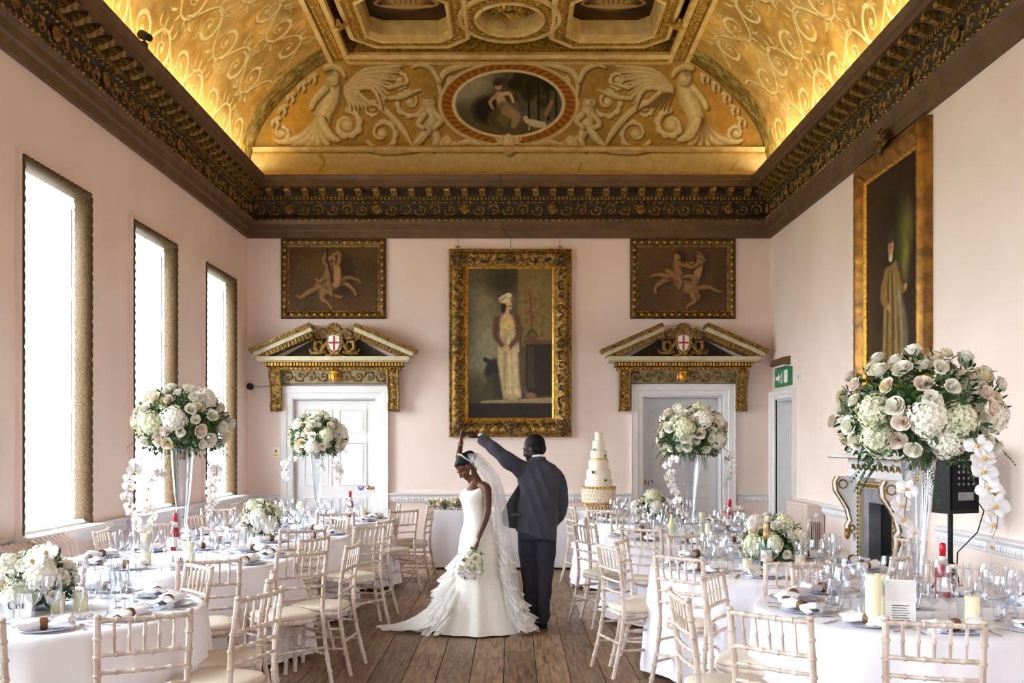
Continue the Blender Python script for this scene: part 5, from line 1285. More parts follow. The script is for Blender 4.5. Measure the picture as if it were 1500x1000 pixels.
# ---- glassware, one mesh each
def glass_mesh(kind):
    if kind == 'champagne_flute': p = [(.032, 0), (.030, .003), (.005, .008), (.004, .075), (.006, .085), (.018, .11), (.024, .15), (.025, .19), (.022, .222)]
    elif kind == 'white_wine_glass': p = [(.034, 0), (.031, .003), (.005, .009), (.004, .08), (.009, .09), (.028, .105), (.036, .13), (.035, .16), (.029, .195)]
    elif kind == 'red_wine_glass': p = [(.037, 0), (.034, .003), (.006, .009), (.0045, .09), (.011, .10), (.034, .12), (.043, .15), (.041, .185), (.033, .222)]
    else: p = [(.0, .004), (.028, .004), (.031, .012), (.034, .06), (.037, .105)]
    return MB().lathe(p, 16).mesh(kind, M['glass'], True, 180)
GM = {k: glass_mesh(k) for k in ('champagne_flute', 'white_wine_glass', 'red_wine_glass', 'water_tumbler')}
GL = {'champagne_flute': 'slender champagne flute at ', 'white_wine_glass': 'small wine glass at ', 'red_wine_glass': 'large wine glass at ', 'water_tumbler': 'low straight tumbler at '}
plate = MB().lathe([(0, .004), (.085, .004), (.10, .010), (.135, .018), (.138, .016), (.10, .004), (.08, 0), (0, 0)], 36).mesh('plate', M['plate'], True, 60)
def napkin_meshes(seed):
    g = random.Random(seed); mb = MB(); ph = g.uniform(0, 6)
    def fn(u, v):
        a = 2*PI*u; t = v*2-1; wd = .016+.052*abs(t)**.8; ht = .014+.018*abs(t)**.7
        rr = 1+.16*math.sin(5*a+ph)*abs(t)+.08*math.sin(9*a+ph*2)*abs(t)
        if abs(t) > .97: rr *= .35
        return (t*.125+.01*math.sin(3*a)*abs(t), wd*rr*math.cos(a), .022+ht*rr*math.sin(a)*.95+.004*math.sin(7*t))
    mb.grid(fn, 28, 18, wrap=True); me = mb.mesh('napkin', M['napkin'], True, 180)
    return me
nap = [napkin_meshes(i) for i in range(4)]
ringm = MB().tube([(0, .022*math.cos(2*PI*k/16), .022+.020*math.sin(2*PI*k/16)) for k in range(16)], .006, 6, closed=True, flat=2.4, up=(1, 0, 0)).mesh('napkin_ring', M['ring'], True, 180)
ringm = MB().rings([[(x, r*math.cos(2*PI*k/20), .024+r*math.sin(2*PI*k/20)) for k in range(20)] for x, r in ((-.017, .021), (-.015, .027), (0, .029), (.015, .027), (.017, .021), (-.017, .021))], cap=False).mesh('napkin_ring', M['ring'], True, 60)
fk = MB().box(-.003, .003, -.10, .03, .001, .0035); fk.box(-.006, .006, -.105, -.05, .001, .004); fk.box(-.011, .011, .03, .05, .002, .005)
for i in range(4): fk.box(-.011+i*.0063, -.008+i*.0063, .05, .095, .002, .004)
fork = fk.mesh('fork', M['steel'], False)
kn = MB().box(-.006, .006, -.115, -.02, .001, .005, bev=.001); kn.prism([(-.006, -.02), (.007, -.02), (.009, .06), (.004, .105), (-.005, .10)], 'z', .001, .003)
knife = kn.mesh('knife', M['steel'], False)
CLK = {6: 'six', 7: 'seven', 8: 'eight', 9: 'nine', 10: 'ten', 11: 'eleven', 0: 'twelve', 1: 'one', 2: 'two', 3: 'three', 4: 'four', 5: 'five'}
NG = {'L1': 10, 'R1': 10, 'L2': 9, 'R2': 9, 'L3': 9, 'R3': 9, 'L4': 9, 'R4': 9}
for k, (tx, ty, nm) in TABLES.items():
    g = random.Random(sum(map(ord, k))*7); near = k in ('L1', 'R1', 'L2', 'R2'); n = NG[k]
    for i in range(n):
        a = 2*PI*(i+.3)/n+g.uniform(-.04, .04); c, s_ = math.cos(a), math.sin(a)
        def at(r_, q, c=c, s_=s_): return (tx+c*r_-s_*q, ty+s_*r_+c*q, TZ)
        rot = a-PI/2
        hr = CLK[int(round((PI/2-a)/(2*PI)*12)) % 12]+' o\'clock'
        o = put('plate', plate, None, at(.66, 0), (0, 0, rot)); tag(o, 'shade-tinted plate at '+hr+' on the '+nm+', six nearest us', 'plate', 'plates on the ' + nm)
        o = put('napkin', nap[g.randrange(4)], None, tuple(Vector(at(.66, 0))+Vector((0, 0, .008))), (0, 0, rot+g.uniform(-.5, .5)), g.uniform(.95, 1.15)); tag(o, 'white ringed napkin at '+hr+' on the '+nm+', six nearest us', 'napkin', 'napkins on the ' + nm)
        put('napkin_ring', ringm, o)
        o = put('fork', fork, None, at(.66, .17), (0, 0, rot+PI+g.uniform(-.05, .05))); tag(o, 'silver fork at '+hr+' on the '+nm+', six nearest us', 'fork', 'forks on the ' + nm)
        o = put('knife', knife, None, at(.66, -.17), (0, 0, rot+PI+g.uniform(-.05, .05))); tag(o, 'silver knife at '+hr+' on the '+nm+', six nearest us', 'knife', 'knives on the ' + nm)
        kinds = ['champagne_flute', 'white_wine_glass', 'red_wine_glass', 'water_tumbler'][:4 if i % 3 else 3]
        for j, kd in enumerate(kinds):
            r_ = .46-.05*(j % 2)+g.uniform(-.02, .02); q = -.11+.075*j+g.uniform(-.01, .01)
            o = put(kd, GM[kd], None, at(r_, q), (0, 0, 0), g.uniform(.96, 1.05)); tag(o, GL[kd]+hr+', '+nm+', six nearest us', 'glass', kd.replace('_', ' ').replace('glass', 'glasse')+'s on the '+nm)

# ---- bottles, candles, cards
def bottle(kind, loc, lab):
    body, foil = {'pink': ('pink_bottle', 'foil_red'), 'green': ('green_bottle', 'foil_gold')}[kind]
    t = thing('champagne_bottle', lab, 'bottle', loc)
    MB().lathe([(0, .01), (.03, .004), (.041, .0), (.043, .01), (.043, .14), (.038, .17), (.026, .205), (.017, .235), (.0155, .25)], 24, cap=False).build('glass_body', M[body], t, True, 180)
    MB().lathe([(.0175, .232), (.0185, .235), (.017, .262), (.0195, .27), (.0195, .285), (.0175, .292), (.019, .302), (.010, .312), (0, .313)], 20).build('foil_cap', M[foil], t, True, 60)
    MB().lathe([(.028, .198), (.031, .192), (.0185, .236), (.018, .238)], 20).build('neck_label', M['label'] if kind == 'pink' else M[foil], t, True, 180)
    MB().rings([[(.0437*math.cos(a), .0437*math.sin(a), z) for a in [PI*1.05+PI*.9*i/12 for i in range(13)]] for z in (.035, .115)], cap=False).build('label', M['label'] if kind == 'pink' else M['foil_gold'], t, True, 180) if False else None
    lb = MB(); n = 14; v = [(.0437*math.cos(PI*1.1+PI*.8*i/n), .0437*math.sin(PI*1.1+PI*.8*i/n)) for i in range(n+1)]
    lb.v = [(x, y, .035) for x, y in v]+[(x, y, .115) for x, y in v]; lb.f = [(i, i+1, i+n+2, i+n+1) for i in range(n)]; lb.build('label', M['label'], t, True, 180)
    return t
def spot(px, py):
    """a point on the table-top plane from where it is seen in the photograph"""
    s_ = (py-648)/(CAMH-TZ); return ((px-751)/s_, F_PX/s_, TZ)
bottle('pink', spot(257, 806), 'pink wine bottle with red foil on the second table on the left')
bottle('pink', spot(513, 757), 'pink wine bottle with red foil on the far left table')
bottle('pink', spot(1381, 874), 'pink champagne bottle with crimson foil on the front right table')
bottle('green', spot(1122, 828), 'green champagne bottle with gold foil by the low flowers, second right table')
bottle('pink', spot(1069, 776), 'red-capped pink bottle on the third right table')
bottle('green', spot(995, 757), 'small-looking green bottle among the far right table\'s glasses')
def candle(loc, r, h, lab):
    t = thing('pillar_candle', lab, 'candle', loc)
    MB().lathe([(0, 0), (r, 0), (r, h-.004), (r-.004, h), (r*.6, h-.006), (0, h-.008)], 20).build('wax', M['candle'], t, True, 50)
    MB().tube([(0, 0, h-.01), (.001, 0, h+.004), (.003, 0, h+.012)], .0012, 5).build('wick', M['ink'], t)
for px, py, r, h, lab in ((84, 895, .038, .09, 'short ivory candle below the front left low flowers'), (118, 893, .038, .10, 'ivory candle right of the front left low flowers'),
    (214, 826, .036, .23, 'tall ivory pillar candle on the second left table'), (279, 822, .034, .15, 'shorter ivory candle beside the card, second left table'), (441, 758, .034, .19, 'ivory candle on the far left table'), (532, 757, .034, .10, 'low ivory candle right of the far left pink bottle'),
    (1279, 916, .036, .25, 'tall ivory pillar candle left of the menu card, front right table'), (1292, 905, .034, .22, 'second tall candle close behind the tallest one, front right'), (1424, 914, .036, .14, 'medium ivory candle right of the pink bottle, front right table'), (1331, 905, .034, .10, 'low candle by the menu card, front right table'),
    (1094, 832, .034, .07, 'low candle left of the green bottle, second right table'), (1172, 829, .034, .08, 'low candle right of the second right table\'s flowers'), (1029, 778, .034, .19, 'ivory candle left of the red-capped bottle, third right table'), (1038, 783, .034, .11, 'short yellow-ivory candle on the third right table'), (936, 760, .034, .08, 'low candle at the left of the far right table')):
    candle(spot(px, py), r, h, lab)
def card(loc, rz, lab, w_=.075, h=.11, digits=True, num=''):
    t = thing('table_card', lab, 'card', loc, rz)
    m = Matrix.Rotation(R(-14), 4, 'X'); MB().box(-w_, w_, -.001, .001, 0, h*1.1, m).build('card_face', M['card'], t, False)
    m2 = Matrix.Translation((0, .055, 0)) @ Matrix.Rotation(R(14), 4, 'X'); MB().box(-w_, w_, -.001, .001, 0, h*1.1, m2).build('card_back', M['card'], t, False)
    q = MB()
    if digits:
        q.tube([m @ Vector((-.012, -.003, .045)), m @ Vector((-.03, -.003, .05)), m @ Vector((-.034, -.003, .075)), m @ Vector((-.02, -.003, .085))], .003, 4)
        q.tube([m @ Vector((.004, -.003, .045)), m @ Vector((.004, -.003, .07))], .003, 4); q.tube([m @ Vector((.02, -.003, .045)), m @ Vector((.022, -.003, .075)), m @ Vector((.034, -.003, .07)), m @ Vector((.034, -.003, .045))], .003, 4)
    else:
        for r_ in range(7): q.box(-w_*.6+.004*(r_ % 2), w_*.6-.006*(r_ % 3), -.0025, -.001, .02+r_*.012, .023+r_*.012, m)
    q.build('lettering', M['ink'], t, False, kind='stuff'); return t
card(spot(259, 832), .1, 'white folded name card below the pink bottle, second left table')
card(spot(1010, 790), 0, 'long white name card with black script, third right table', .11)
card(spot(1320, 915), -.25, 'large slanted menu card between candles on the front right table', .07, .20, False)
card(spot(22, 905), .3, 'white card at the left edge on the front left table')
t = thing('liqueur_bottle', 'slim bottle of pale yellow liqueur on the third right table', 'bottle', spot(984, 783))
MB().lathe([(0, 0), (.032, 0), (.033, .01), (.028, .12), (.014, .17), (.012, .20)], 16).build('bottle_body', M['wax_yellow'], t, True, 180); MB().lathe([(.014, .198), (.014, .215), (0, .215)], 12).build('stopper', M['ring'], t)

# ---- long table and cake table at the end of the aisle
def skirt_table(x0, x1, y0, y1, z, name, lab, catg):
    t = thing(name, lab, catg, ((x0+x1)/2, (y0+y1)/2, 0)); cx, cy = (x0+x1)/2, (y0+y1)/2
    MB().box(x0-cx+.01, x1-cx-.01, y0-cy+.01, y1-cy-.01, z-.03, z-.006).build('board', M['ring'], t, False)
    for a in (x0-cx+.12, x1-cx-.12):
        for b in (y0-cy+.1, y1-cy-.1): MB().tube([(a, b, 0), (a, b, z-.03)], .016, 8).build('leg', M['black'], t)
    return t
X0, X1, Y0, Y1 = (635-751)/112., (838-751)/112., 12.98, 13.6
skirt_table(X0, X1, Y0, Y1, .76, 'trestle_table', 'long trestle table under white linen behind the couple', 'table')
def box_cloth(x0, x1, y0, y1, z, seed):
    g = random.Random(seed); per = []; st = .03
    def side(a, b): n = int(math.hypot(b[0]-a[0], b[1]-a[1])/st); return [(a[0]+(b[0]-a[0])*i/n, a[1]+(b[1]-a[1])*i/n) for i in range(n)]
    pts = side((x0, y0), (x1, y0))+side((x1, y0), (x1, y1))+side((x1, y1), (x0, y1))+side((x0, y1), (x0, y0)); n = len(pts); cx, cy = (x0+x1)/2, (y0+y1)/2
    ph = [g.uniform(0, 6) for _ in range(3)]; rings = []
    for t in (-.1, 0, .03, .2, .5, .8, 1):
        rg = []
        for i, (x, y) in enumerate(pts):
            dx, dy = (0, 0)
            ox = 1 if abs(x-x1) < 1e-6 else (-1 if abs(x-x0) < 1e-6 else 0); oy = 1 if abs(y-y1) < 1e-6 else (-1 if abs(y-y0) < 1e-6 else 0)
            tt = max(t, 0); o = (.008+.03*tt+.012*tt*(math.sin(i*.55+ph[0])+math.sin(i*.23+ph[1]))) if t > 0 else (-.004 if t < 0 else .004)
            rg.append((x+ox*o, y+oy*o, z-(0 if t <= -.05 else .003)-(z-.03)*tt))
        rings.append(rg)
    mb = MB().rings(rings, cap=False); mb.f.append(tuple(range(n))); return mb
o = box_cloth(X0, X1, Y0, Y1, .765, 3).build('tablecloth', M['cloth'], None, True, 50); tag(o, 'white cloth of the long table behind the couple', 'tablecloth')
CX, CY = (877-751)/109., 13.38
t = thing('cake_table', 'small round table hidden by its white cloth, holding the cake', 'table', (CX, CY, 0)); MB().lathe([(0, .73), (.43, .73), (.43, .75), (0, .75)], 32).build('tabletop', M['ring'], t); MB().tube([(0, 0, 0), (0, 0, .73)], .04, 10).build('pedestal', M['black'], t); MB().lathe([(0, 0), (.25, 0), (.25, .02), (0, .04)], 20).build('foot', M['black'], t)
o = cloth_mesh(.46, .76, .72, 33, 9, 96).build('tablecloth', M['cloth'], None, True, 180); o.location = (CX, CY, 0); tag(o, 'white cloth over the small table carrying the cake', 'tablecloth')
t = thing('cake_stand', 'low gilt stand under the tiered cake', 'stand', (CX, CY, .763)); MB().lathe([(0, 0), (.20, 0), (.205, .02), (.19, .05), (.20, .075), (.235, .085), (.235, .095), (0, .095)], 40).build('base', M['gold_band'], t)
b = MB()
for k in range(30): b.ell((.20*math.cos(k*PI/15), .20*math.sin(k*PI/15), .045), (.016, .016, .02), n=8, k=4)
b.build('beading', M['gold_band'], t, kind='stuff')
cake = thing('wedding_cake', 'seven-tier ivory and gold wedding cake with small flowers', 'cake', (CX, CY, .858)); z = 0
tiers = [(.225, .19, 'lace_icing'), (.185, .105, 'icing'), (.162, .135, 'icing'), (.134, .135, 'icing'), (.112, .125, 'icing'), (.085, .13, 'icing'), (.052, .115, 'icing')]
for i, (r, h, m_) in enumerate(tiers):
    o = MB().lathe([(0, z), (r, z), (r, z+h-.012), (r-.004, z+h-.004), (r-.014, z+h), (0, z+h)], 40).build('tier', M[m_], cake, True, 60)
    if i == 0:
        o['label'] = 'wide lace-textured blush tier'; b = MB()
        for k in range(28): b.ell((r*.97*math.cos(k*PI/14), r*.97*math.sin(k*PI/14), z+h), (.022, .022, .02), n=8, k=5)
        b.build('gold_crown_edge', M['gold_band'], o, kind='stuff')
        q = MB()
        for k in range(40):
            for j in range(3):
                a = k*PI/20+j*.08; q.ell((r*math.cos(a), r*math.sin(a), z+.04+.05*j), (.012, .012, .018), n=6, k=4)
        q.build('lace_relief', M['lace_icing'], o, kind='stuff')
    if i == 4: MB().lathe([(r+.002, z+.002), (r+.006, z+.004), (r+.006, z+.018), (r+.002, z+.02)], 40).build('gold_ribbon', M['gold_band'], o)
    z += h
# ================================================================== FLOWERS
def rose_mesh(name, m, seed, r=.05):
    g = random.Random(seed); mb = MB(); n = 24
    for k in range(n):
        t = k/(n-1); ph = k*2.39996+g.uniform(-.1, .1); hw = 1.15-.42*t; r0 = .10+.80*t**.85; hgt = .80-.42*t*t
        def fn(u, v, ph=ph, hw=hw, t=t, r0=r0, hgt=hgt):
            uu = (u-.5)*2; a = ph+uu*hw*(1-.15*v); edge = 1-.22*uu*uu*v
            rr = r0*(.42+.58*math.sin(v*PI/2))*(1-.07*uu*uu*v)+.13*t*v**5; z = hgt*(v**.8)*edge-.16*t*v**5-.25*t*(1-v)
            return (r*rr*math.cos(a), r*rr*math.sin(a), r*(z-.25))
        mb.grid(fn, 5, 5)
    return mb.mesh(name, m, True, 180)
def hyd_mesh(name, m, seed, r=.1):
    g = random.Random(seed); mb = MB(); n = 90
    for i in range(n):
        zz = 1-1.55*(i+.5)/n; a = i*2.39996; q = math.sqrt(max(0, 1-zz*zz)); d = Vector((q*math.cos(a), q*math.sin(a), zz)); rr = r*(.92+.12*g.random()+.09*math.sin(3*a/2.4+seed)*q+.06*math.sin(5*d.x+4*d.y+seed))
        rot = d.to_track_quat('Z', 'Y').to_matrix().to_4x4() @ Matrix.Rotation(g.random()*6, 4, 'Z'); mt = Matrix.Translation(d*rr) @ rot; s_ = r*.195
        for k in range(4):
            b = k*PI/2; c, s2 = math.cos(b), math.sin(b); P = [(0, 0, 0), (.5, .45, .12), (1.05, .3, .22), (1.05, -.3, .22), (.5, -.45, .12)]
            mb._add([(s_*(x*c-y*s2), s_*(x*s2+y*c), s_*(z+.1*g.random())) for x, y, z in P], [(0, 1, 2, 3, 4)][::-1] and [(0, 4, 3, 2, 1)], mt)
    mb.ell((0, 0, 0), r*.86, n=14, k=8); return mb.mesh(name, m, True, 180)
def orchid_mesh(r=.045):
    mb = MB()
    def petal(ang, L_, W_, cup):
        c, s_ = math.cos(ang), math.sin(ang)
        def fn(u, v):
            x = L_*v; y = W_*(u-.5)*2*math.sin(PI*min(1, v*.93+.03))**.7; z = cup*v*v-.25*abs(u-.5)*L_*(1-v)+.06*L_*math.cos(PI*(u-.5)*2)
            return (r*(x*c-y*s_), r*(x*s_+y*c), r*z)
        mb.grid(fn, 4, 5)
    petal(PI/2, 1.0, .36, .12); petal(PI/2+2.25, 1.0, .34, .12); petal(PI/2-2.25, 1.0, .34, .12); petal(.12, 1.1, .62, .05); petal(PI-.12, 1.1, .62, .05)
    nf = len(mb.f); mb.ell((0, -.12*r, .16*r), (.15*r, .2*r, .22*r), n=8, k=5); me = mb.mesh('orchid_bloom', M['orchid'], True, 180); me.materials.append(M['orchid_lip'])
    for p in me.polygons:
        if p.index >= nf: p.material_index = 1
    return me
def lip_mesh(r=.045): return MB().ell((0, -.18*r, .22*r), (.12*r, .16*r, .14*r), n=8, k=5).mesh('orchid_lip', M['petal_cream'], True, 180)
ROSE = [rose_mesh('rose', M['petal'], 1), rose_mesh('rose', M['petal_cream'], 2), rose_mesh('rose', M['petal'], 3), rose_mesh('rose', M['petal_blush'], 4)]
HYD = [hyd_mesh('hydrangea', M['petal'], 5), hyd_mesh('hydrangea', M['petal_green'], 6)]
ORC, LIP = orchid_mesh(), lip_mesh()
def leaf(mb, p, d, up, L_, W_, bend=.3):
    d = d.normalized(); s_ = d.cross(up)
    if s_.length < 1e-3: s_ = d.cross(Vector((1, 0, 0)))
    s_.normalize(); n = s_.cross(d); q = [p, p+d*L_*.35+s_*W_*.5-n*0, p+d*L_*.35-s_*W_*.5, p+d*L_*.75+s_*W_*.36-n*bend*L_*.3, p+d*L_*.75-s_*W_*.36-n*bend*L_*.3, p+d*L_-n*bend*L_*.6, p+d*L_*.35-n*W_*.12, p+d*L_*.75-n*(bend*L_*.3+W_*.1)]
    mb._add([tuple(v) for v in q], [(0, 6, 1), (0, 2, 6), (1, 6, 7, 3), (2, 4, 7, 6), (3, 7, 5), (4, 5, 7)])
def frond(mb, p, d, L_, g):
    d = d.normalized(); up = Vector((0, 0, 1)); s_ = d.cross(up)
    if s_.length < .1: s_ = d.cross(Vector((1, 0, 0)))
    s_.normalize(); P = [p+d*L_*t-up*L_*.35*t*t for t in (0, .25, .5, .75, 1)]; mb.tube(P, [.0022, .002, .0016, .0012, .0006], 3)
    for k in range(11):
        t = .15+.85*k/11; c = p+d*L_*t-up*L_*.35*t*t
        for sg in (-1, 1): leaf(mb, c, (s_*sg+d*.7+up*g.uniform(-.3, .3)), up, L_*.22*(1.1-t*.6), L_*.055)
def flower_ball(t, c, rx, rz, nrose, nhyd, seed, low=-.55, fronds=20, leaves=2000, rs=1., core=True, hs=1.):
    g = random.Random(seed); c = Vector(c); tot = nrose+nhyd; placed = []
    if core:
        MB().ell(tuple(c), (rx*.5, rx*.5, rz*.5), n=16, k=10).build('filler_core', M['leaf'], t)  # dark green filler added so the flower ball is not see-through
    spots = []
    for i in range(tot*5):
        zz = 1-(1-low)*(i+.5)/(tot*5); a = i*2.39996+g.uniform(-.2, .2); q = math.sqrt(max(0, 1-zz*zz)); spots.append(Vector((q*math.cos(a), q*math.sin(a), zz)))
    g.shuffle(spots); spots.sort(key=lambda d: 0); used = []
    def take(md):
        for s_ in spots:
            if all((s_-u).length > (md+m)/2 for u, m in used): used.append((s_, md)); return s_
        return None
    for i in range(nhyd):
        d = take(.17*hs/rx)
        if d is None: break
        p = c+Vector((d.x*rx*.80, d.y*rx*.80, d.z*rz*.80)); q = d.to_track_quat('Z', 'Y').to_matrix().to_4x4(); s_ = hs*g.uniform(.85, 1.1)
        put('hydrangea', HYD[i % 2], t, mtx=Matrix.Translation(p) @ q @ Matrix.Diagonal((s_, s_, s_, 1)))
    for i in range(nrose):
        d = take(.078*rs/rx)
        if d is None: break
        k = g.uniform(.86, 1.02); p = c+Vector((d.x*rx*k, d.y*rx*k, d.z*rz*k)); dd = (d+Vector((g.uniform(-.3, .3), g.uniform(-.3, .3), g.uniform(-.2, .3)))).normalized()
        q = dd.to_track_quat('Z', 'Y').to_matrix().to_4x4(); s_ = rs*g.uniform(.7, 1.18)
        put('rose', ROSE[g.choice([0, 0, 1, 2, 2, 3])], t, mtx=Matrix.Translation(p) @ q @ Matrix.Rotation(g.random()*6, 4, 'Z') @ Matrix.Diagonal((s_, s_, s_, 1)))
    mb = MB(); m2 = MB()
    for i in range(leaves):
        zz = g.uniform(low-.25, 1); a = g.uniform(0, 2*PI); q = math.sqrt(max(0, 1-min(1, zz*zz))); d = Vector((q*math.cos(a), q*math.sin(a), zz)); k = g.uniform(.55, .92)
        p = c+Vector((d.x*rx*k, d.y*rx*k, d.z*rz*k)); dd = d+Vector((g.uniform(-.9, .9), g.uniform(-.9, .9), g.uniform(-.9, .7)))
        leaf(mb if i % 3 else m2, p, dd, d, g.uniform(.03, .065), g.uniform(.012, .024), g.uniform(.1, .8))
    for i in range(fronds):
        zz = g.uniform(low-.35, .9) if i % 2 else g.uniform(low-.4, low+.3); a = g.uniform(0, 2*PI); q = math.sqrt(max(0, 1-min(1, zz*zz))); d = Vector((q*math.cos(a), q*math.sin(a), zz)); p = c+Vector((d.x*rx*.8, d.y*rx*.8, d.z*rz*.8)); frond(mb, p, d+Vector((0, 0, g.uniform(-.3, .3))), g.uniform(.10, .2)*rx/.4, g)
    mb.build('foliage', M['leaf'], t, True, 180, kind='stuff'); m2.build('fresh_foliage', M['leaf_light'], t, True, 180, kind='stuff')
def spray(t, P, n, g, sc=1.):
    n = max(3, int(n*(.8 if sc > 1.2 else 1)))
    P = [Vector(p) for p in P]
    def at(u):
        u *= len(P)-1; i = min(int(u), len(P)-2); return P[i].lerp(P[i+1], u-i)
    s_ = MB().tube([tuple(at(k/10)) for k in range(11)], [.004-.0003*k for k in range(11)], 5).build('orchid_spray', M['stem'], t)
    for k in range(n):
        p = at((k+.7)/n); off = Vector((g.uniform(-.03, .03), g.uniform(-.035, .01), g.uniform(-.01, .01))); q = Matrix.Translation(p+off) @ Euler((PI/2+g.uniform(-.6, .3), g.uniform(-.5, .5), g.uniform(-.7, .7))).to_matrix().to_4x4(); s2 = sc*g.uniform(.8, 1.15)*(1.1-.35*k/n)
        put('orchid_bloom', ORC, s_, mtx=q @ Matrix.Diagonal((s2, s2, s2, 1)))
def vase(x, y, h, lab, sc=1.):
    t = thing('trumpet_vase', lab, 'vase', (x, y, TZ))
    MB().lathe([(0, 0), (.085, 0), (.088, .006), (.03, .018), (.014, .04), (.014, .06)], 24).build('foot', M['vaseglass'], t, True, 180)
    MB().ell((0, 0, .085), (.030, .030, .026), n=16, k=10).build('stem_knop', M['vaseglass'], t); MB().ell((0, 0, .135), (.022, .022, .022), n=16, k=10).build('stem_knop', M['vaseglass'], t)
    MB().lathe([(.010, .155), (.020, .17), (.030, .24), (.045, .38), (.065, .52), (.088, h-.02), (.094, h), (.086, h-.02), (.062, .52), (.042, .38), (.027, .24), (.012, .18)], 28).build('trumpet', M['vaseglass'], t, True, 180)
    return t
def tall(k, lab, vlab, px, rx, zc, rz, nr, nh, seed, sprays, d=None, hs=.92, rs=1.1):
    tx, ty, nm = TABLES[k]; d = d or ty; x = (px-751)*d/F_PX; h = max(.60, zc-rz*.62-TZ)
    vase(x, d, h, vlab); g = random.Random(seed)
    t = thing('flower_arrangement', lab, 'flowers', (x, d, TZ+h*.35)); b = TZ+h*.35
    mb = MB()
    for i in range(9):
        a = i*.7; mb.tube([(.02*math.cos(a), .02*math.sin(a), h*.55), (.05*math.cos(a+1), .05*math.sin(a+1), h*.75), (.10*math.cos(a+1), .10*math.sin(a+1), zc-b-rz*.3)], .003, 4)
    mb.build('stems', M['stem'], t, True, 180, kind='stuff')
    flower_ball(t, (0, 0, zc-b), rx, rz, nr, nh, seed, rs=rs, hs=hs)
    for pts, n in sprays: spray(t, [((q-751)*d/F_PX-x, dy, CAMH+(648-r_)*d/F_PX-b) for q, r_, dy in pts], n, g, 1.3 if k == 'R1' else 1.05)
tall('R1', 'largest white rose and hydrangea globe with hanging orchids, front right', 'tall clear trumpet vase on the front right table', 1345, .445, 1.79, .365, 74, 9, 101,
     [([(1320, 690, -.2), (1296, 712, -.32), (1286, 745, -.36), (1292, 775, -.36)], 7), ([(1372, 640, -.42), (1385, 672, -.46), (1384, 712, -.45)], 6), ([(1425, 700, -.1), (1436, 728, -.2), (1432, 764, -.22), (1420, 800, -.2)], 5)])
tall('L2', 'tall white rose globe before the windows, second left table', 'tall clear trumpet vase by the pink bottle, second left table', 267, .36, 1.79, .30, 66, 8, 102,
     [([(222, 670, -.2), (212, 700, -.28), (212, 740, -.3), (222, 772, -.3)], 9), ([(246, 684, -.2), (240, 712, -.28), (246, 752, -.3), (238, 772, -.3)], 8), ([(322, 680, -.1), (326, 705, -.14), (316, 745, -.16)], 7)])
tall('R3', 'tall white rose globe in front of the right grey door', 'tall clear trumpet vase on the third right table', 1013, .335, 1.73, .29, 62, 8, 103,
     [([(978, 668, -.2), (972, 692, -.26), (984, 722, -.28), (994, 752, -.28)], 9), ([(1062, 668, 0), (1068, 690, -.03), (1062, 712, -.04)], 5)])
tall('L4', 'tall white rose globe in front of the left white door', 'tall clear trumpet vase on the far left table', 465, .33, 1.71, .28, 58, 7, 104,
     [([(432, 668, -.15), (424, 684, -.2), (422, 700, -.22)], 5), ([(478, 676, -.3), (482, 690, -.32)], 3), ([(498, 676, -.1), (502, 692, -.12), (498, 702, -.12)], 4)])
def low(px, py, d, rx, rz, nr, nh, seed, lab, orch=()):
    x = (px-751)*d/F_PX; t = thing('low_flower_arrangement', lab, 'flowers', (x, d, TZ))
    MB().lathe([(0, 0), (.07, 0), (.09, .03), (.095, .08), (.085, .08), (.08, .03), (0, .01)], 20).build('bowl', M['vaseglass'], t, True, 180)
    flower_ball(t, (0, 0, .12), rx, rz, nr, nh, seed, low=-.25, fronds=16, leaves=600, rs=.95, hs=.85)
    g = random.Random(seed)
    for q, r_, dy in orch:
        p = ((q-751)*d/F_PX-x, dy, CAMH+(648-r_)*d/F_PX-TZ); m_ = Matrix.Translation(p) @ Euler((PI/2+g.uniform(-.4, .2), 0, g.uniform(-.5, .5))).to_matrix().to_4x4(); put('orchid_bloom', ORC, t, mtx=m_ @ Matrix.Diagonal((1.3, 1.3, 1.3, 1)))
low(52, 0, 5.31, .205, .20, 26, 5, 201, 'low white flowers with orchids on the front left table', [(82, 805, -.1), (70, 815, -.16), (12, 838, -.2)])
low(381, 0, 9.5, .20, .21, 26, 5, 202, 'low white rose bowl on the third left table')
low(1131, 0, 7.42, .235, .24, 30, 6, 203, 'low white rose bowl behind the green bottle, second right table', [(1104, 765, -.1)])
low(955, 0, 11.5, .20, .18, 26, 4, 204, 'low white flowers on the far right table', [(975, 735, -.1)])
# garland along the front edge of the long table
t = thing('flower_garland', 'row of white roses and greenery along the long table behind the bride', 'flowers', ((662-751)*13.05/F_PX, 13.12, .765))
g = random.Random(5); mb = MB()
for i in range(30):
    a = -.30+.60*i/29; p = Vector((a+g.uniform(-.02, .02), g.uniform(-.07, .05), g.uniform(.04, .14))); s_ = g.uniform(.8, 1.2)
    put('rose', ROSE[g.choice([0, 1, 2])], t, mtx=Matrix.Translation(p) @ Euler((g.uniform(.2, 1.2), g.uniform(-.4, .4), 0)).to_matrix().to_4x4() @ Matrix.Diagonal((s_, s_, s_, 1)))
for i in range(420):
    p = Vector((g.uniform(-.33, .33), g.uniform(-.09, .07), g.uniform(.0, .11))); leaf(mb, p, Vector((g.uniform(-1, 1), g.uniform(-1, .3), g.uniform(-.6, .8))), Vector((0, 0, 1)), g.uniform(.03, .055), g.uniform(.012, .02))
mb.build('foliage', M['leaf_light'], t, True, 180, kind='stuff')
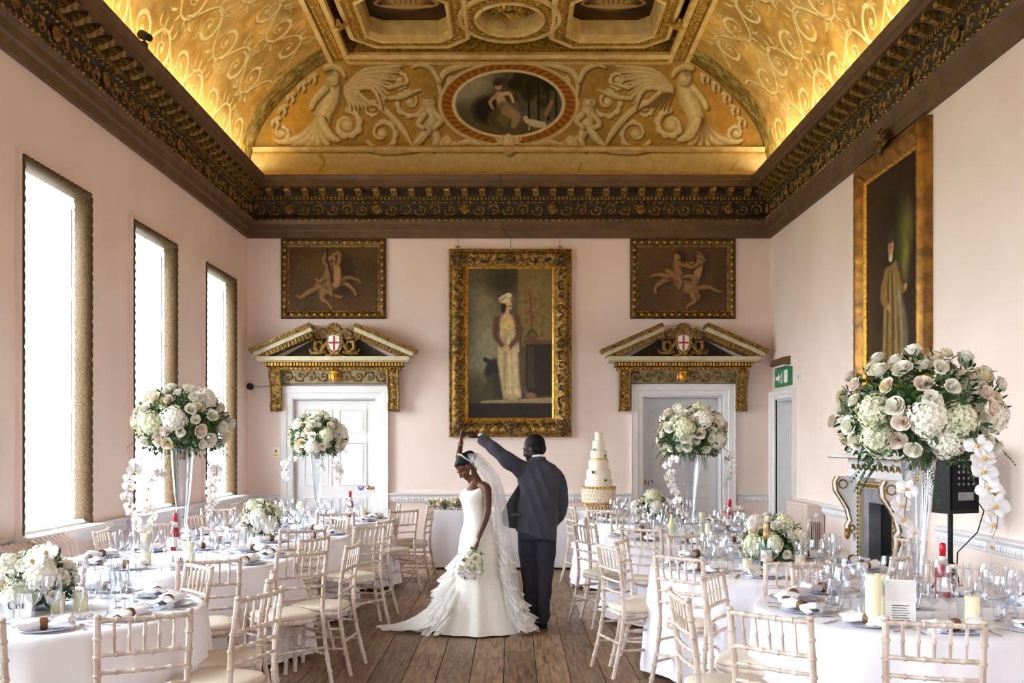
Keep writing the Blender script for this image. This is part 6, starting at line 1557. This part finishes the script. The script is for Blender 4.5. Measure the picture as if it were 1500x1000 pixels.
# little flowers stuck on the cake
for z_, r_, a_ in ((.40, .165, -2.1), (.62, .11, -.9), (.30, .19, -1.2), (.70, .09, -2.3)):
    p = Vector((r_*math.cos(a_), r_*math.sin(a_), z_)); m_ = Matrix.Translation(p) @ Vector((math.cos(a_), math.sin(a_), .2)).to_track_quat('Z', 'Y').to_matrix().to_4x4() @ Matrix.Diagonal((.55, .55, .55, 1)); o = put('sugar_flower', ROSE[0], cake, mtx=m_)
    mb = MB(); 
    for k in range(9): leaf(mb, p, Vector((math.cos(a_)+g.uniform(-.8, .8), math.sin(a_)+g.uniform(-.5, .5), g.uniform(-.8, .8))), Vector((0, 0, 1)), .04, .018)
    mb.build('sugar_leaves', M['leaf_light'], cake, True, 180, kind='stuff')
# ================================================================== THE COUPLE
def limb(mb, pts, rad, n=14, flat=None, up=(0, 0, 1)):
    """tapered limb with rounded ends"""
    P = [Vector(p) for p in pts]; m = len(P); Q = []; rr = []
    for i in range(m-1):
        for k in range(4):
            t = k/4; Q.append(P[i].lerp(P[i+1], t)); rr.append(rad[i]+(rad[i+1]-rad[i])*t)
    Q.append(P[-1]); rr.append(rad[-1])
    for _ in range(2): Q = [Q[0]]+[(Q[i-1]+Q[i]*2+Q[i+1])/4 for i in range(1, len(Q)-1)]+[Q[-1]]
    a, b = Q[0]-(Q[1]-Q[0]).normalized()*rr[0]*.7, Q[-1]+(Q[-1]-Q[-2]).normalized()*rr[-1]*.7
    mb.tube([a]+Q+[b], [rr[0]*.45]+rr+[rr[-1]*.45], n, flat=flat, up=up)
def basis(fwd, up):
    f = Vector(fwd).normalized(); u = Vector(up); s_ = u.cross(f).normalized(); u = f.cross(s_)
    return Matrix(((f.x, s_.x, u.x, 0), (f.y, s_.y, u.y, 0), (f.z, s_.z, u.z, 0), (0, 0, 0, 1)))
def head_shape(mb, c, fwd, up, s_=1.):
    m = Matrix.Translation(c) @ basis(fwd, up) @ Matrix.Scale(s_, 4)
    E = lambda p, r, **k: mb.ell(p, r, m, n=18, k=12)
    E((-.012, 0, .028), (.096, .076, .088)); E((.028, 0, -.03), (.062, .060, .078)); E((.042, 0, -.088), (.036, .036, .026)); E((-.01, 0, -.055), (.055, .055, .045))
    E((.074, 0, .026), (.019, .042, .014)); E((.062, .036, -.028), (.028, .022, .024)); E((.062, -.036, -.028), (.028, .022, .024))
    mb.tube([m @ Vector(p) for p in ((.084, 0, .018), (.096, 0, -.008), (.106, 0, -.028))], [.008*s_, .010*s_, .014*s_], 8); E((.096, .012, -.034), (.010, .009, .008)); E((.096, -.012, -.034), (.010, .009, .008))
    E((.085, 0, -.060), (.014, .023, .0075)); E((.083, 0, -.072), (.013, .020, .008)); E((.072, 0, -.093), (.016, .020, .014))
    for sy in (-1, 1): E((-.008, sy*.078, -.012), (.019, .009, .031)); E((-.002, sy*.080, -.036), (.010, .007, .012))
    return m
def face_details(t, m, skin, closed=True, lip=(120, 52, 50)):
    for sy in (-1, 1):
        e = MB().ell((.074, sy*.031, .000), (.0125, .0145, .012), m, n=12, k=8).build('eye', M['white_eye'], t)
        if closed: MB().ell((.0755, sy*.031, .0015), (.0135, .0155, .0125), m, n=12, k=8).build('eyelid', skin, e)
        MB().tube([m @ Vector((.086, sy*.018, -.006)), m @ Vector((.0885, sy*.031, -.010)), m @ Vector((.082, sy*.044, -.006))], .0022, 5).build('lashes', M['hair'], e)
        MB().tube([m @ Vector((.095, sy*.014, .028)), m @ Vector((.094, sy*.032, .034)), m @ Vector((.082, sy*.050, .028))], [.0018, .0022, .001], 6).build('eyebrow', M['hair'], t)
    MB().ell((.0925, 0, -.060), (.008, .021, .0055), m, n=12, k=6).ell((.0905, 0, -.0705), (.008, .018, .006), m, n=12, k=6).build('lips', M['lips'], t)
M['white_eye'] = mat('eye_white', (225, 220, 215), .2)
M['lips'] = mat('rose_lips', (124, 54, 52), .35)
def hand(mb, w_, d, palm_n, thumb_side, sc=1., curl=.5, spread=.18):
    """w_: wrist, d: finger direction, palm_n: the way the palm faces; five fingers of unequal length curling to the palm"""
    d = Vector(d).normalized(); n = Vector(palm_n); n = (n-d*n.dot(d)).normalized(); s_ = d.cross(n)*thumb_side; w_ = Vector(w_); K = sc
    mb.tube([w_-d*.01*K, w_+d*.02*K, w_+d*.055*K, w_+d*.088*K], [.026*K, .031*K, .038*K, .036*K], 12, flat=.42, up=tuple(n))
    for i, (o, L_, r) in enumerate(((.029, .072, .0085), (.010, .080, .0088), (-.009, .075, .0084), (-.027, .058, .0075))):
        b = w_+d*(.084-.004*abs(i-1))*K+s_*o*K; dd = (d+s_*(spread*(1-i)*.5)).normalized(); P = [b-dd*.02*K, b]; cur = 0; p = b
        for seg, q in zip((.45, .32, .23), (.55, .9, .8)):
            cur += curl*q; v = dd*math.cos(cur)+n*math.sin(cur); p = p+v*L_*seg*K; P.append(p)
        mb.tube(P+[P[-1]+(P[-1]-P[-2]).normalized()*.004*K], [r*1.05*K, r*1.08*K, r*K, r*.92*K, r*.78*K, r*.4*K], 8)
    b = w_+d*.022*K+s_*.026*K; v = (d*.7+s_*.75+n*.25).normalized(); v2 = (d*.95+s_*.15+n*.45).normalized()
    mb.tube([b-v*.01*K, b+v*.026*K, b+v*.030*K+v2*.026*K, b+v*.030*K+v2*.050*K, b+v*.030*K+v2*.055*K], [.013*K, .0125*K, .0105*K, .0085*K, .004*K], 8)
def loft(mb, rows, n=48, cap=True):
    """rows: (z, x_left, x_right, y_front, y_back [,y_shift])"""
    rg = []
    for r in rows:
        z, a, b, f, k = r[:5]; cx = (a+b)/2; rx = (b-a)/2; cy = (f+k)/2; ry = (k-f)/2
        rg.append([(cx+rx*math.copysign(abs(math.cos(t))**.9, math.cos(t)), cy+ry*math.copysign(abs(math.sin(t))**.9, math.sin(t)), z) for t in [2*PI*i/n for i in range(n)]])
    return mb.rings(rg, cap=cap)

# ---- groom: back to us, turned to the left, left arm raised over the bride
GX, GY = (787-751)/165., 8.84
gr = thing('person', 'groom in charcoal suit with back turned, left arm raised holding the bride\'s hand', 'person', (GX, GY, 0))
hc = Vector((-.03, .01, 1.592)); hf = Vector((-.86, .42, -.30)); 
b = MB(); gm = head_shape(b, hc, hf, (-.25, .1, 1), 1.03)
limb(b, [(.02, .0, 1.40), (.0, .0, 1.49), (-.02, .005, 1.55)], [.075, .062, .058])
loft(b, [(.90, -.15, .16, -.12, .12), (1.05, -.14, .16, -.11, .11), (1.25, -.15, .17, -.11, .12), (1.38, -.16, .18, -.09, .10), (1.44, -.08, .10, -.07, .07)])
LS, LE, LW = Vector((-.12, .0, 1.40)), Vector((-.30, -.12, 1.525)), Vector((-.505, -.02, 1.695))
RS, RE, RW = Vector((.175, .02, 1.36)), Vector((.235, .02, 1.10)), Vector((.14, .20, .97))
limb(b, [LS, LE, LW], [.058, .045, .028]); limb(b, [RS, RE, RW], [.058, .045, .028])
limb(b, [(-.075, .03, .92), (-.074, .02, .50), (-.045, .07, .08)], [.075, .048, .036]); limb(b, [(.075, .0, .92), (.070, -.03, .50), (.05, .0, .08)], [.075, .048, .036])
hand(b, LW, (-.86, .05, .48), (0, .2, -1), 1, 1.05, .75); hand(b, RW, (-.6, .6, -.5), (-1, 0, 0), -1, 1.0, .6)
limb(b, [(-.035, .07, .06), (-.14, .07, .035)], [.035, .03]); limb(b, [(.05, .0, .06), (-.06, -.02, .035)], [.035, .03])
fused(b, .0062, 3, 'body', M['skin_groom'], gr)
face_details(gr, gm, M['skin_groom'], True)
h = MB(); h.ell((-.022, 0, .040), (.094, .081, .086), gm, n=24, k=14); h.ell((-.055, 0, -.01), (.055, .072, .06), gm, n=20, k=12); fused(h, .006, 2, 'hair', M['hair'], gr)
# jacket: body with open front flap swinging left, two sleeves, collar
j = MB()
loft(j, [(.86, -.185, .175, -.155, .165), (.90, -.20, .178, -.155, .16), (1.00, -.195, .180, -.15, .15), (1.10, -.175, .185, -.145, .145), (1.20, -.170, .195, -.145, .14), (1.30, -.170, .212, -.145, .135), (1.39, -.165, .213, -.125, .12), (1.45, -.135, .165, -.10, .10), (1.50, -.080, .085, -.075, .07), (1.52, -.055, .062, -.062, .055)], 56)
limb(j, [Vector((-.06, .0, 1.385)), LS+Vector((.0, 0, .0)), LE, LW+(LE-LW).normalized()*.02], [.085, .082, .064, .046], 18)
limb(j, [Vector((.13, .01, 1.37)), RS, RE, RW+(RE-RW).normalized()*.02], [.075, .076, .062, .046], 18)
jk = fused(j, .009, 5, 'jacket', M['suit'], gr)
def crumple(o, fn):
    me = o.data; n_ = len(me.vertices); co = np.zeros(n_*3); me.vertices.foreach_get('co', co); no = np.zeros(n_*3); me.vertices.foreach_get('normal', no)
    co = co.reshape(-1, 3); no = no.reshape(-1, 3); d, dz = fn(co[:, 0], co[:, 1], co[:, 2]); co += no*d[:, None]; co[:, 2] += dz; me.vertices.foreach_set('co', co.ravel()); me.update()
crumple(jk, lambda x, y, z: (.012*(.45-np.abs(np.sin(13*z+17*x+2*np.sin(9*x))))*np.clip(1.3-abs(z-1.22)*2.2, 0, 1)+.006*np.abs(np.sin(30*x+14*z))*np.clip((-.1-x)*8, 0, 1)+.004*np.sin(26*z-30*x+11*y), -.10*np.clip((x+.20)/.38, 0, 1)*np.clip((1.12-z)/.22, 0, 1)+.012*np.clip((1.12-z)/.22, 0, 1)))
f = MB()                                                   # front flap hanging open on the left
def flapf(u, v):
    z = 1.30-.41*v*(1-.10*u**3*v**4); xo = -.13-.02*math.sin(2*v); w_ = (.02+.19*v**.9*u)*(1-.22*u**3*v**8); return (xo-w_+.0, -.02-.10*u*v*(1-.4*u)+.012*math.sin(6*u+3*v), z+.035*u*u*v)
for off in (0, 1):
    f.grid(lambda u, v: (flapf(u, v)[0], flapf(u, v)[1]+.012*off, flapf(u, v)[2]), 10, 12)
n0 = 11; 
o = f.build('open_front', M['suit'], jk, True, 180)
md = MB(); md.box(-.245, -.165, -.155, -.143, 1.005, 1.035, Matrix.Rotation(0, 4, 'Z')); md.build('pocket_flap', M['suit'], jk, False)
cl = MB(); cl.tube([(-.062+.0, .0, 1.495), (-.04, -.058, 1.50), (.02, -.075, 1.505), (.065, -.03, 1.50), (.065, .03, 1.50)], .014, 8, flat=1.9); cl.build('jacket_collar', M['suit'], jk, True)
MB().tube([(-.055, .0, 1.520), (-.035, -.052, 1.525), (.02, -.066, 1.53), (.058, -.025, 1.525), (.055, .03, 1.525)], .010, 8, flat=1.6).build('shirt_collar', M['shirt'], gr)
cf = MB(); dv = (LW-LE).normalized(); cf.tube([LW-dv*.015, LW+dv*.022], [.038, .037], 16); cf.build('shirt_cuff', M['shirt'], gr)
bt = MB()
for k in range(4): bt.ell(tuple(LW-dv*(.03+.018*k)+Vector((-.005, -.052, -.012))), (.0065, .006, .0065), n=8, k=5)
bt = bt.build('sleeve_buttons', M['red'], jk); bt['label'] = 'red-stitched sleeve buttons'
# trousers
p = MB()
loft(p, [(.80, -.165, .165, -.14, .15), (.88, -.165, .165, -.135, .145), (1.0, -.155, .16, -.12, .13)], 40)
limb(p, [(-.078, .03, .88), (-.082, .03, .70), (-.070, .02, .48), (-.052, .06, .20), (-.042, .07, .07)], [.098, .090, .072, .060, .062], 18)
limb(p, [(.078, .0, .88), (.076, -.02, .70), (.066, -.03, .48), (.054, -.02, .20), (.050, .0, .07)], [.098, .092, .074, .060, .062], 18)
tro = fused(p, .009, 4, 'trousers', M['trouser'], gr)
crumple(tro, lambda x, y, z: (.005*np.sin(34*z+26*x*np.sign(x))*np.clip(1-z, 0, 1)+.005*np.sin(60*z+8*x)*np.clip((.3-z)*5, 0, 1), 0*z))
for (hx, hy), (tx_, ty_) in (((.085, .0), (-.20, -.05)), ((.0, .08), (-.30, .07))):
    s_ = MB(); a = Vector((hx, hy, 0)); c_ = Vector((tx_, ty_, 0)); dd = c_-a; side = Vector((-dd.y, dd.x, 0)).normalized(); rg = []
    for t, w_, h_ in ((0, .022, .055), (.06, .034, .085), (.25, .036, .10), (.42, .037, .085), (.6, .046, .062), (.8, .045, .05), (.94, .032, .040), (1, .012, .028)):
        cc = a+dd*t; rg.append([tuple(cc+side*w_*math.cos(q)+Vector((0, 0, .004+max(0, .5+.5*math.sin(q))**.7*h_))) for q in [2*PI*i/14 for i in range(14)]])
    s_.rings(rg); sh = s_.build('shoe', M['leather'], gr, True, 180)
    so = MB(); so.rings([[tuple(a+dd*t+side*w_*sg+Vector((0, 0, z))) for sg, z in ((-1, 0), (1, 0), (1, .012), (-1, .012))] for t, w_, h_ in ((0, .026, 0), (.3, .038, 0), (.6, .048, 0), (.85, .044, 0), (1.0, .016, 0))]); so.build('sole', M['black'], sh, False)

# ---- bride
BX, BY = (700-751)/166., 8.75
br_ = thing('person', 'bride in a strapless white ruffled gown and veil, head bowed, right arm raised', 'person', (BX, BY, 0))
b = MB(); hc = Vector((-.098, .0, 1.435)); bm = head_shape(b, hc, (-.66, -.12, -.75), (-.70, -.05, .70), .95)
limb(b, [(-.0, .0, 1.27), (-.022, .0, 1.33), (-.06, 0, 1.39)], [.055, .046, .045])
loft(b, [(.80, -.13, .14, -.12, .12), (.98, -.10, .10, -.09, .09), (1.15, -.125, .085, -.10, .10), (1.24, -.10, .095, -.10, .10), (1.30, -.06, .06, -.06, .06)])
NS, NE, NW = Vector((.085, -.10, 1.262)), Vector((.092, -.135, 1.035)), Vector((.012, -.185, .835))
FS, FE, FW = Vector((-.02, .13, 1.27)), Vector((-.185, .15, 1.475)), Vector((-.150, .07, 1.665))
limb(b, [(.03, -.05, 1.275), NS, NE, NW], [.045, .044, .034, .022]); limb(b, [(.0, .06, 1.27), FS, FE, FW], [.045, .043, .034, .021])
hand(b, NW, (-.2, -.1, -.98), (-.9, -.3, .1), -1, .92, .95); hand(b, FW, (.12, -.1, .98), (.9, -.3, 0), 1, .92, .55)
limb(b, [(-.05, .02, .85), (-.06, .0, .45), (-.05, .03, .07)], [.09, .06, .035]); limb(b, [(.06, .0, .85), (.05, -.02, .45), (.05, .0, .07)], [.09, .06, .035])
fused(b, .0058, 3, 'body', M['skin'], br_)
face_details(br_, bm, M['skin'], True)
h = MB(); h.ell((-.026, 0, .046), (.094, .083, .082), bm, n=24, k=14); h.ell((.018, 0, .078), (.056, .068, .034), bm, n=20, k=12); h.ell((-.095, 0, .045), (.055, .058, .055), bm, n=20, k=12); h.ell((-.10, 0, .035), (.05, .060, .055), bm, n=20, k=12); fused(h, .006, 6, 'hair', M['hair'], br_)
e = MB()
for k in range(3): e.ell(tuple(bm @ Vector((0, .088, -.040))+Vector((0, -.004, -.006-.015*k))), (.006+.0015*k,)*3, n=8, k=6)
e.build('drop_earring', M['pearl'] if 'pearl' in M else M['white'], br_)
hp = MB(); g = random.Random(4); comb = MB()
for k in range(12):
    a = -.5+2.1*k/11; p_ = bm @ Vector((-.035-.015*k/11, .088*math.sin(a), .035+.098*math.cos(a))); put('hair_flower', ROSE[0], br_, mtx=Matrix.Translation(p_) @ Euler((g.uniform(-1, 1), g.uniform(-1, 1), 0)).to_matrix().to_4x4() @ Matrix.Diagonal((.24, .24, .24, 1)))
MB().tube([tuple(FW-Vector((-.003, .0, .035))+Vector((.025*math.cos(a), .025*math.sin(a), .004*math.cos(a)))) for a in [2*PI*k/16 for k in range(16)]], .004, 6, closed=True).build('bracelet', M['brass'], br_)
# fitted bodice and skirt in one, then ruffle layers and train
dr = MB(); n = 96; rows = [(1.243, -.108, .090, -.100, .10), (1.225, -.136, .094, -.124, .11), (1.195, -.156, .094, -.136, .118), (1.155, -.158, .092, -.132, .115), (1.10, -.136, .092, -.112, .105), (1.03, -.122, .100, -.105, .10), (.97, -.120, .116, -.112, .112), (.90, -.135, .145, -.132, .138), (.83, -.155, .168, -.152, .16), (.74, -.168, .182, -.165, .175), (.64, -.178, .192, -.17, .18), (.52, -.205, .215, -.185, .20), (.40, -.25, .255, -.215, .24), (.26, -.31, .31, -.26, .29), (.12, -.37, .37, -.31, .34), (.015, -.42, .42, -.36, .39)]
rg = []; g = random.Random(12); ph = [g.uniform(0, 6) for _ in range(8)]
for z, a, c_, f_, k_ in rows:
    cx, rx, cy, ry = (a+c_)/2, (c_-a)/2, (f_+k_)/2, (k_-f_)/2; amp = max(0, (.62-z))*.085; q = []
    for i in range(n):
        t = 2*PI*i/n; w_ = 1+amp*(math.sin(9*t+ph[0])+.6*math.sin(14*t+ph[1])); zz = z
        if z > 1.21: zz = z+.022*(math.cos(2*(t+PI/2-.9)) if math.sin(t) < 0 else -.4)
        q.append((cx+rx*w_*math.cos(t), cy+ry*w_*math.sin(t), zz))
    rg.append(q)
dr.rings(rg, cap=False); dress = dr.build('gown', M['satin'], br_, True, 180)
lace = MB()                                                   # lace scallops at the bodice top and the hem
for i in range(46): t = 2*PI*i/46; lace.ell((-.009+.099*math.cos(t), .0+.100*math.sin(t), 1.243+.022*(math.cos(2*(t+PI/2-.9)) if math.sin(t) < 0 else -.4)), (.009, .006, .008), n=6, k=4)
lace.build('lace_edge', M['satin'], dress, True, kind='stuff')
def ruffle(z0, drop, rfn, a0, a1, amp, seed, fr=16, nseg=220, out=.10, mtl='tulle', shift=(0, 0)):
    g = random.Random(seed); p0, p1, p2 = [g.uniform(0, 6) for _ in range(3)]
    def fn(u, v):
        t = a0+(a1-a0)*u; rx, ry, cx, cy = rfn(z0-drop*v, t); wv = amp*v*(math.sin(fr*t+p0+.8*v)+.55*math.sin(fr*1.7*t+p1)+.3*math.sin(fr*2.9*t+p2)); e = out*v**.8+wv
        zz = z0-drop*v+.03*math.sin(2.3*t+p2)+.022*v*math.sin(fr*1.3*t+p1); return (cx+(rx+e)*math.cos(t)+shift[0]*v, cy+(ry+e)*math.sin(t)+shift[1]*v, max(.006, zz))
    return MB().grid(fn, nseg, 9)
def skirt_r(z, t):
    zs = [r[0] for r in rows][::-1]; ip = lambda k: float(np.interp(z, zs, [r[k] for r in rows][::-1])); a, c_, f_, k_ = ip(1), ip(2), ip(3), ip(4); return (c_-a)/2, (k_-f_)/2, (a+c_)/2, (f_+k_)/2
lay = [(.68-.052*i, .135, -.5-.03*i, min(4.1, 2.9+.2*i), .024+.0015*i, .045+.006*i) for i in range(11)]
for i, (z0, dp, a0, a1, amp, out) in enumerate(lay):
    ruffle(z0, dp, skirt_r, a0, a1, amp, 40+i, 22+i, out=out).build('ruffle', M['tulle'], br_, True, 180)
for i in range(9):                                          # cascading ruffles down the right side
    z0 = .80-.075*i; c_ = skirt_r(z0, 0); g = random.Random(70+i)
    def fn(u, v, z0=z0, c_=c_, i=i):
        t = -.75+1.0*u; rr = c_[0]+.02+(.11-.006*i)*v**.7+.035*v*math.sin(14*u+i*1.7)+.02*v*math.sin(31*u+i); return (c_[2]+rr*math.cos(t), c_[3]+(c_[1]+.02+.06*v)*math.sin(t), z0-.12*v-.05*u+.010*v*math.sin(13*u+i*2))
    MB().grid(fn, 110, 9).build('ruffle', M['tulle'], br_, True, 180)
# train sweeping to the left, in overlapping gathered layers
for i in range(6):
    g = random.Random(90+i); ph = [g.uniform(0, 6) for _ in range(4)]; reach = .76-.09*i; wy = .34-.02*i
    def fn(u, v, i=i, ph=ph, reach=reach, wy=wy):
        s_ = (u-.5)*2; x = -.12-reach*v*(1-.30*s_*s_*v)+.02*math.sin(9*u+ph[0]); y = -.02+s_*(wy*(.7+.3*v)*(1-.55*v**2))+.03*v; top = (.42-.02*i)
        z = top*(1-v)**(1.9)*(1-.55*s_*s_)+.012+.006*i; z += (.032+.012*(1-v))*v**.5*(1-v*.45)*(math.sin(16*s_+6*v+ph[1])*.5+math.sin(27*s_-4*v+ph[2])*.35+.5*math.sin(11*v+5*s_+ph[3])+.9)*.8; return (x, y, max(.006, z))
    MB().grid(fn, 70, 44).build('train_layer', M['tulle'], br_, True, 180)
# veil, from the comb down behind her to the floor
vl = MB(); vp = [(-.105, 1.540, .07), (-.058, 1.566, .098), (.0, 1.558, .112), (.06, 1.508, .118), (.125, 1.43, .115), (.185, 1.337, .125), (.225, 1.22, .14), (.25, 1.05, .155), (.27, .88, .17), (.30, .70, .19), (.34, .48, .22), (.39, .26, .26), (.44, .05, .30), (.46, .012, .33)]
def vfn(u, v):
    q = v*(len(vp)-1); i = min(int(q), len(vp)-2); t = q-i; x, z, w_ = [vp[i][k]*(1-t)+vp[i+1][k]*t for k in range(3)]
    a = (u-.5)*2*1.45; fold = .018*v*math.sin(17*a+3*v)+.010*v*math.sin(29*a); k_ = .55+.1*v
    tx, tz = vp[i+1][0]-vp[max(i-1, 0)][0], vp[i+1][1]-vp[max(i-1, 0)][1]; L_ = math.hypot(tx, tz); k_ = 1.05-.5*min(1, v*1.6); o_ = w_*k_*(1-math.cos(a))*1.05
    return (x+tz/L_*o_+fold, .01+(w_+.015)*math.sin(a)+fold*.5, max(.008, z-tx/L_*o_))
vl.grid(vfn, 60, 60); vl.build('veil', M['veil'], br_, True, 180)
vl = MB(); vl.grid(lambda u, v: (lambda p: (p[0]-.025-.02*v, p[1]*.85, p[2]+.004))(vfn(u, v*.62)), 50, 44); vl.build('veil', M['veil'], br_, True, 180)
# bouquet held low in her near hand
t = thing('bridal_bouquet', 'white rose and orchid bouquet hanging from the bride\'s hand', 'bouquet', (BX-.035, BY-.23, .70)); g = random.Random(8)
MB().tube([(.03, .03, .075), (.0, .0, -.02)], [.018, .022], 10).build('stems', M['stem'], t)
fl_ = MB()
for i in range(17):
    a, q = g.uniform(0, 6.28), g.uniform(0, 1)**.5; p_ = Vector((.085*q*math.cos(a)-.02, -.045+.05*math.sin(a)*q, -.09+.10*q*math.sin(a*1.3))); d_ = (p_-Vector((0, .06, -.06))).normalized()
    put('rose', ROSE[g.choice([0, 1, 2])], t, mtx=Matrix.Translation(p_) @ d_.to_track_quat('Z', 'Y').to_matrix().to_4x4() @ Matrix.Diagonal((.86,)*3+(1,)))
for i in range(70):
    p_ = Vector((g.uniform(-.11, .08), g.uniform(-.07, .03), g.uniform(-.19, .02))); leaf(fl_, p_, Vector((g.uniform(-1, 1), g.uniform(-1, 0), g.uniform(-1, .5))), Vector((0, 0, 1)), .045, .018)
for i in range(3): put('hydrangea', HYD[1], t, mtx=Matrix.Translation((.045, -.04+.01*i, -.06-.045*i)) @ Euler((1.4, 0, 0)).to_matrix().to_4x4() @ Matrix.Diagonal((.42,)*3+(1,)))
fl_.build('foliage', M['leaf'], t, True, 180, kind='stuff')
for i in range(11):
    p_ = Vector((-.075+.012*i+g.uniform(-.03, .03), -.07, -.14-.012*(i % 4)-.02*g.random())); put('orchid_bloom', ORC, t, mtx=Matrix.Translation(p_) @ Euler((PI/2+g.uniform(-.3, .6), g.uniform(-.6, .6), 0)).to_matrix().to_4x4() @ Matrix.Diagonal((.75,)*3+(1,)))
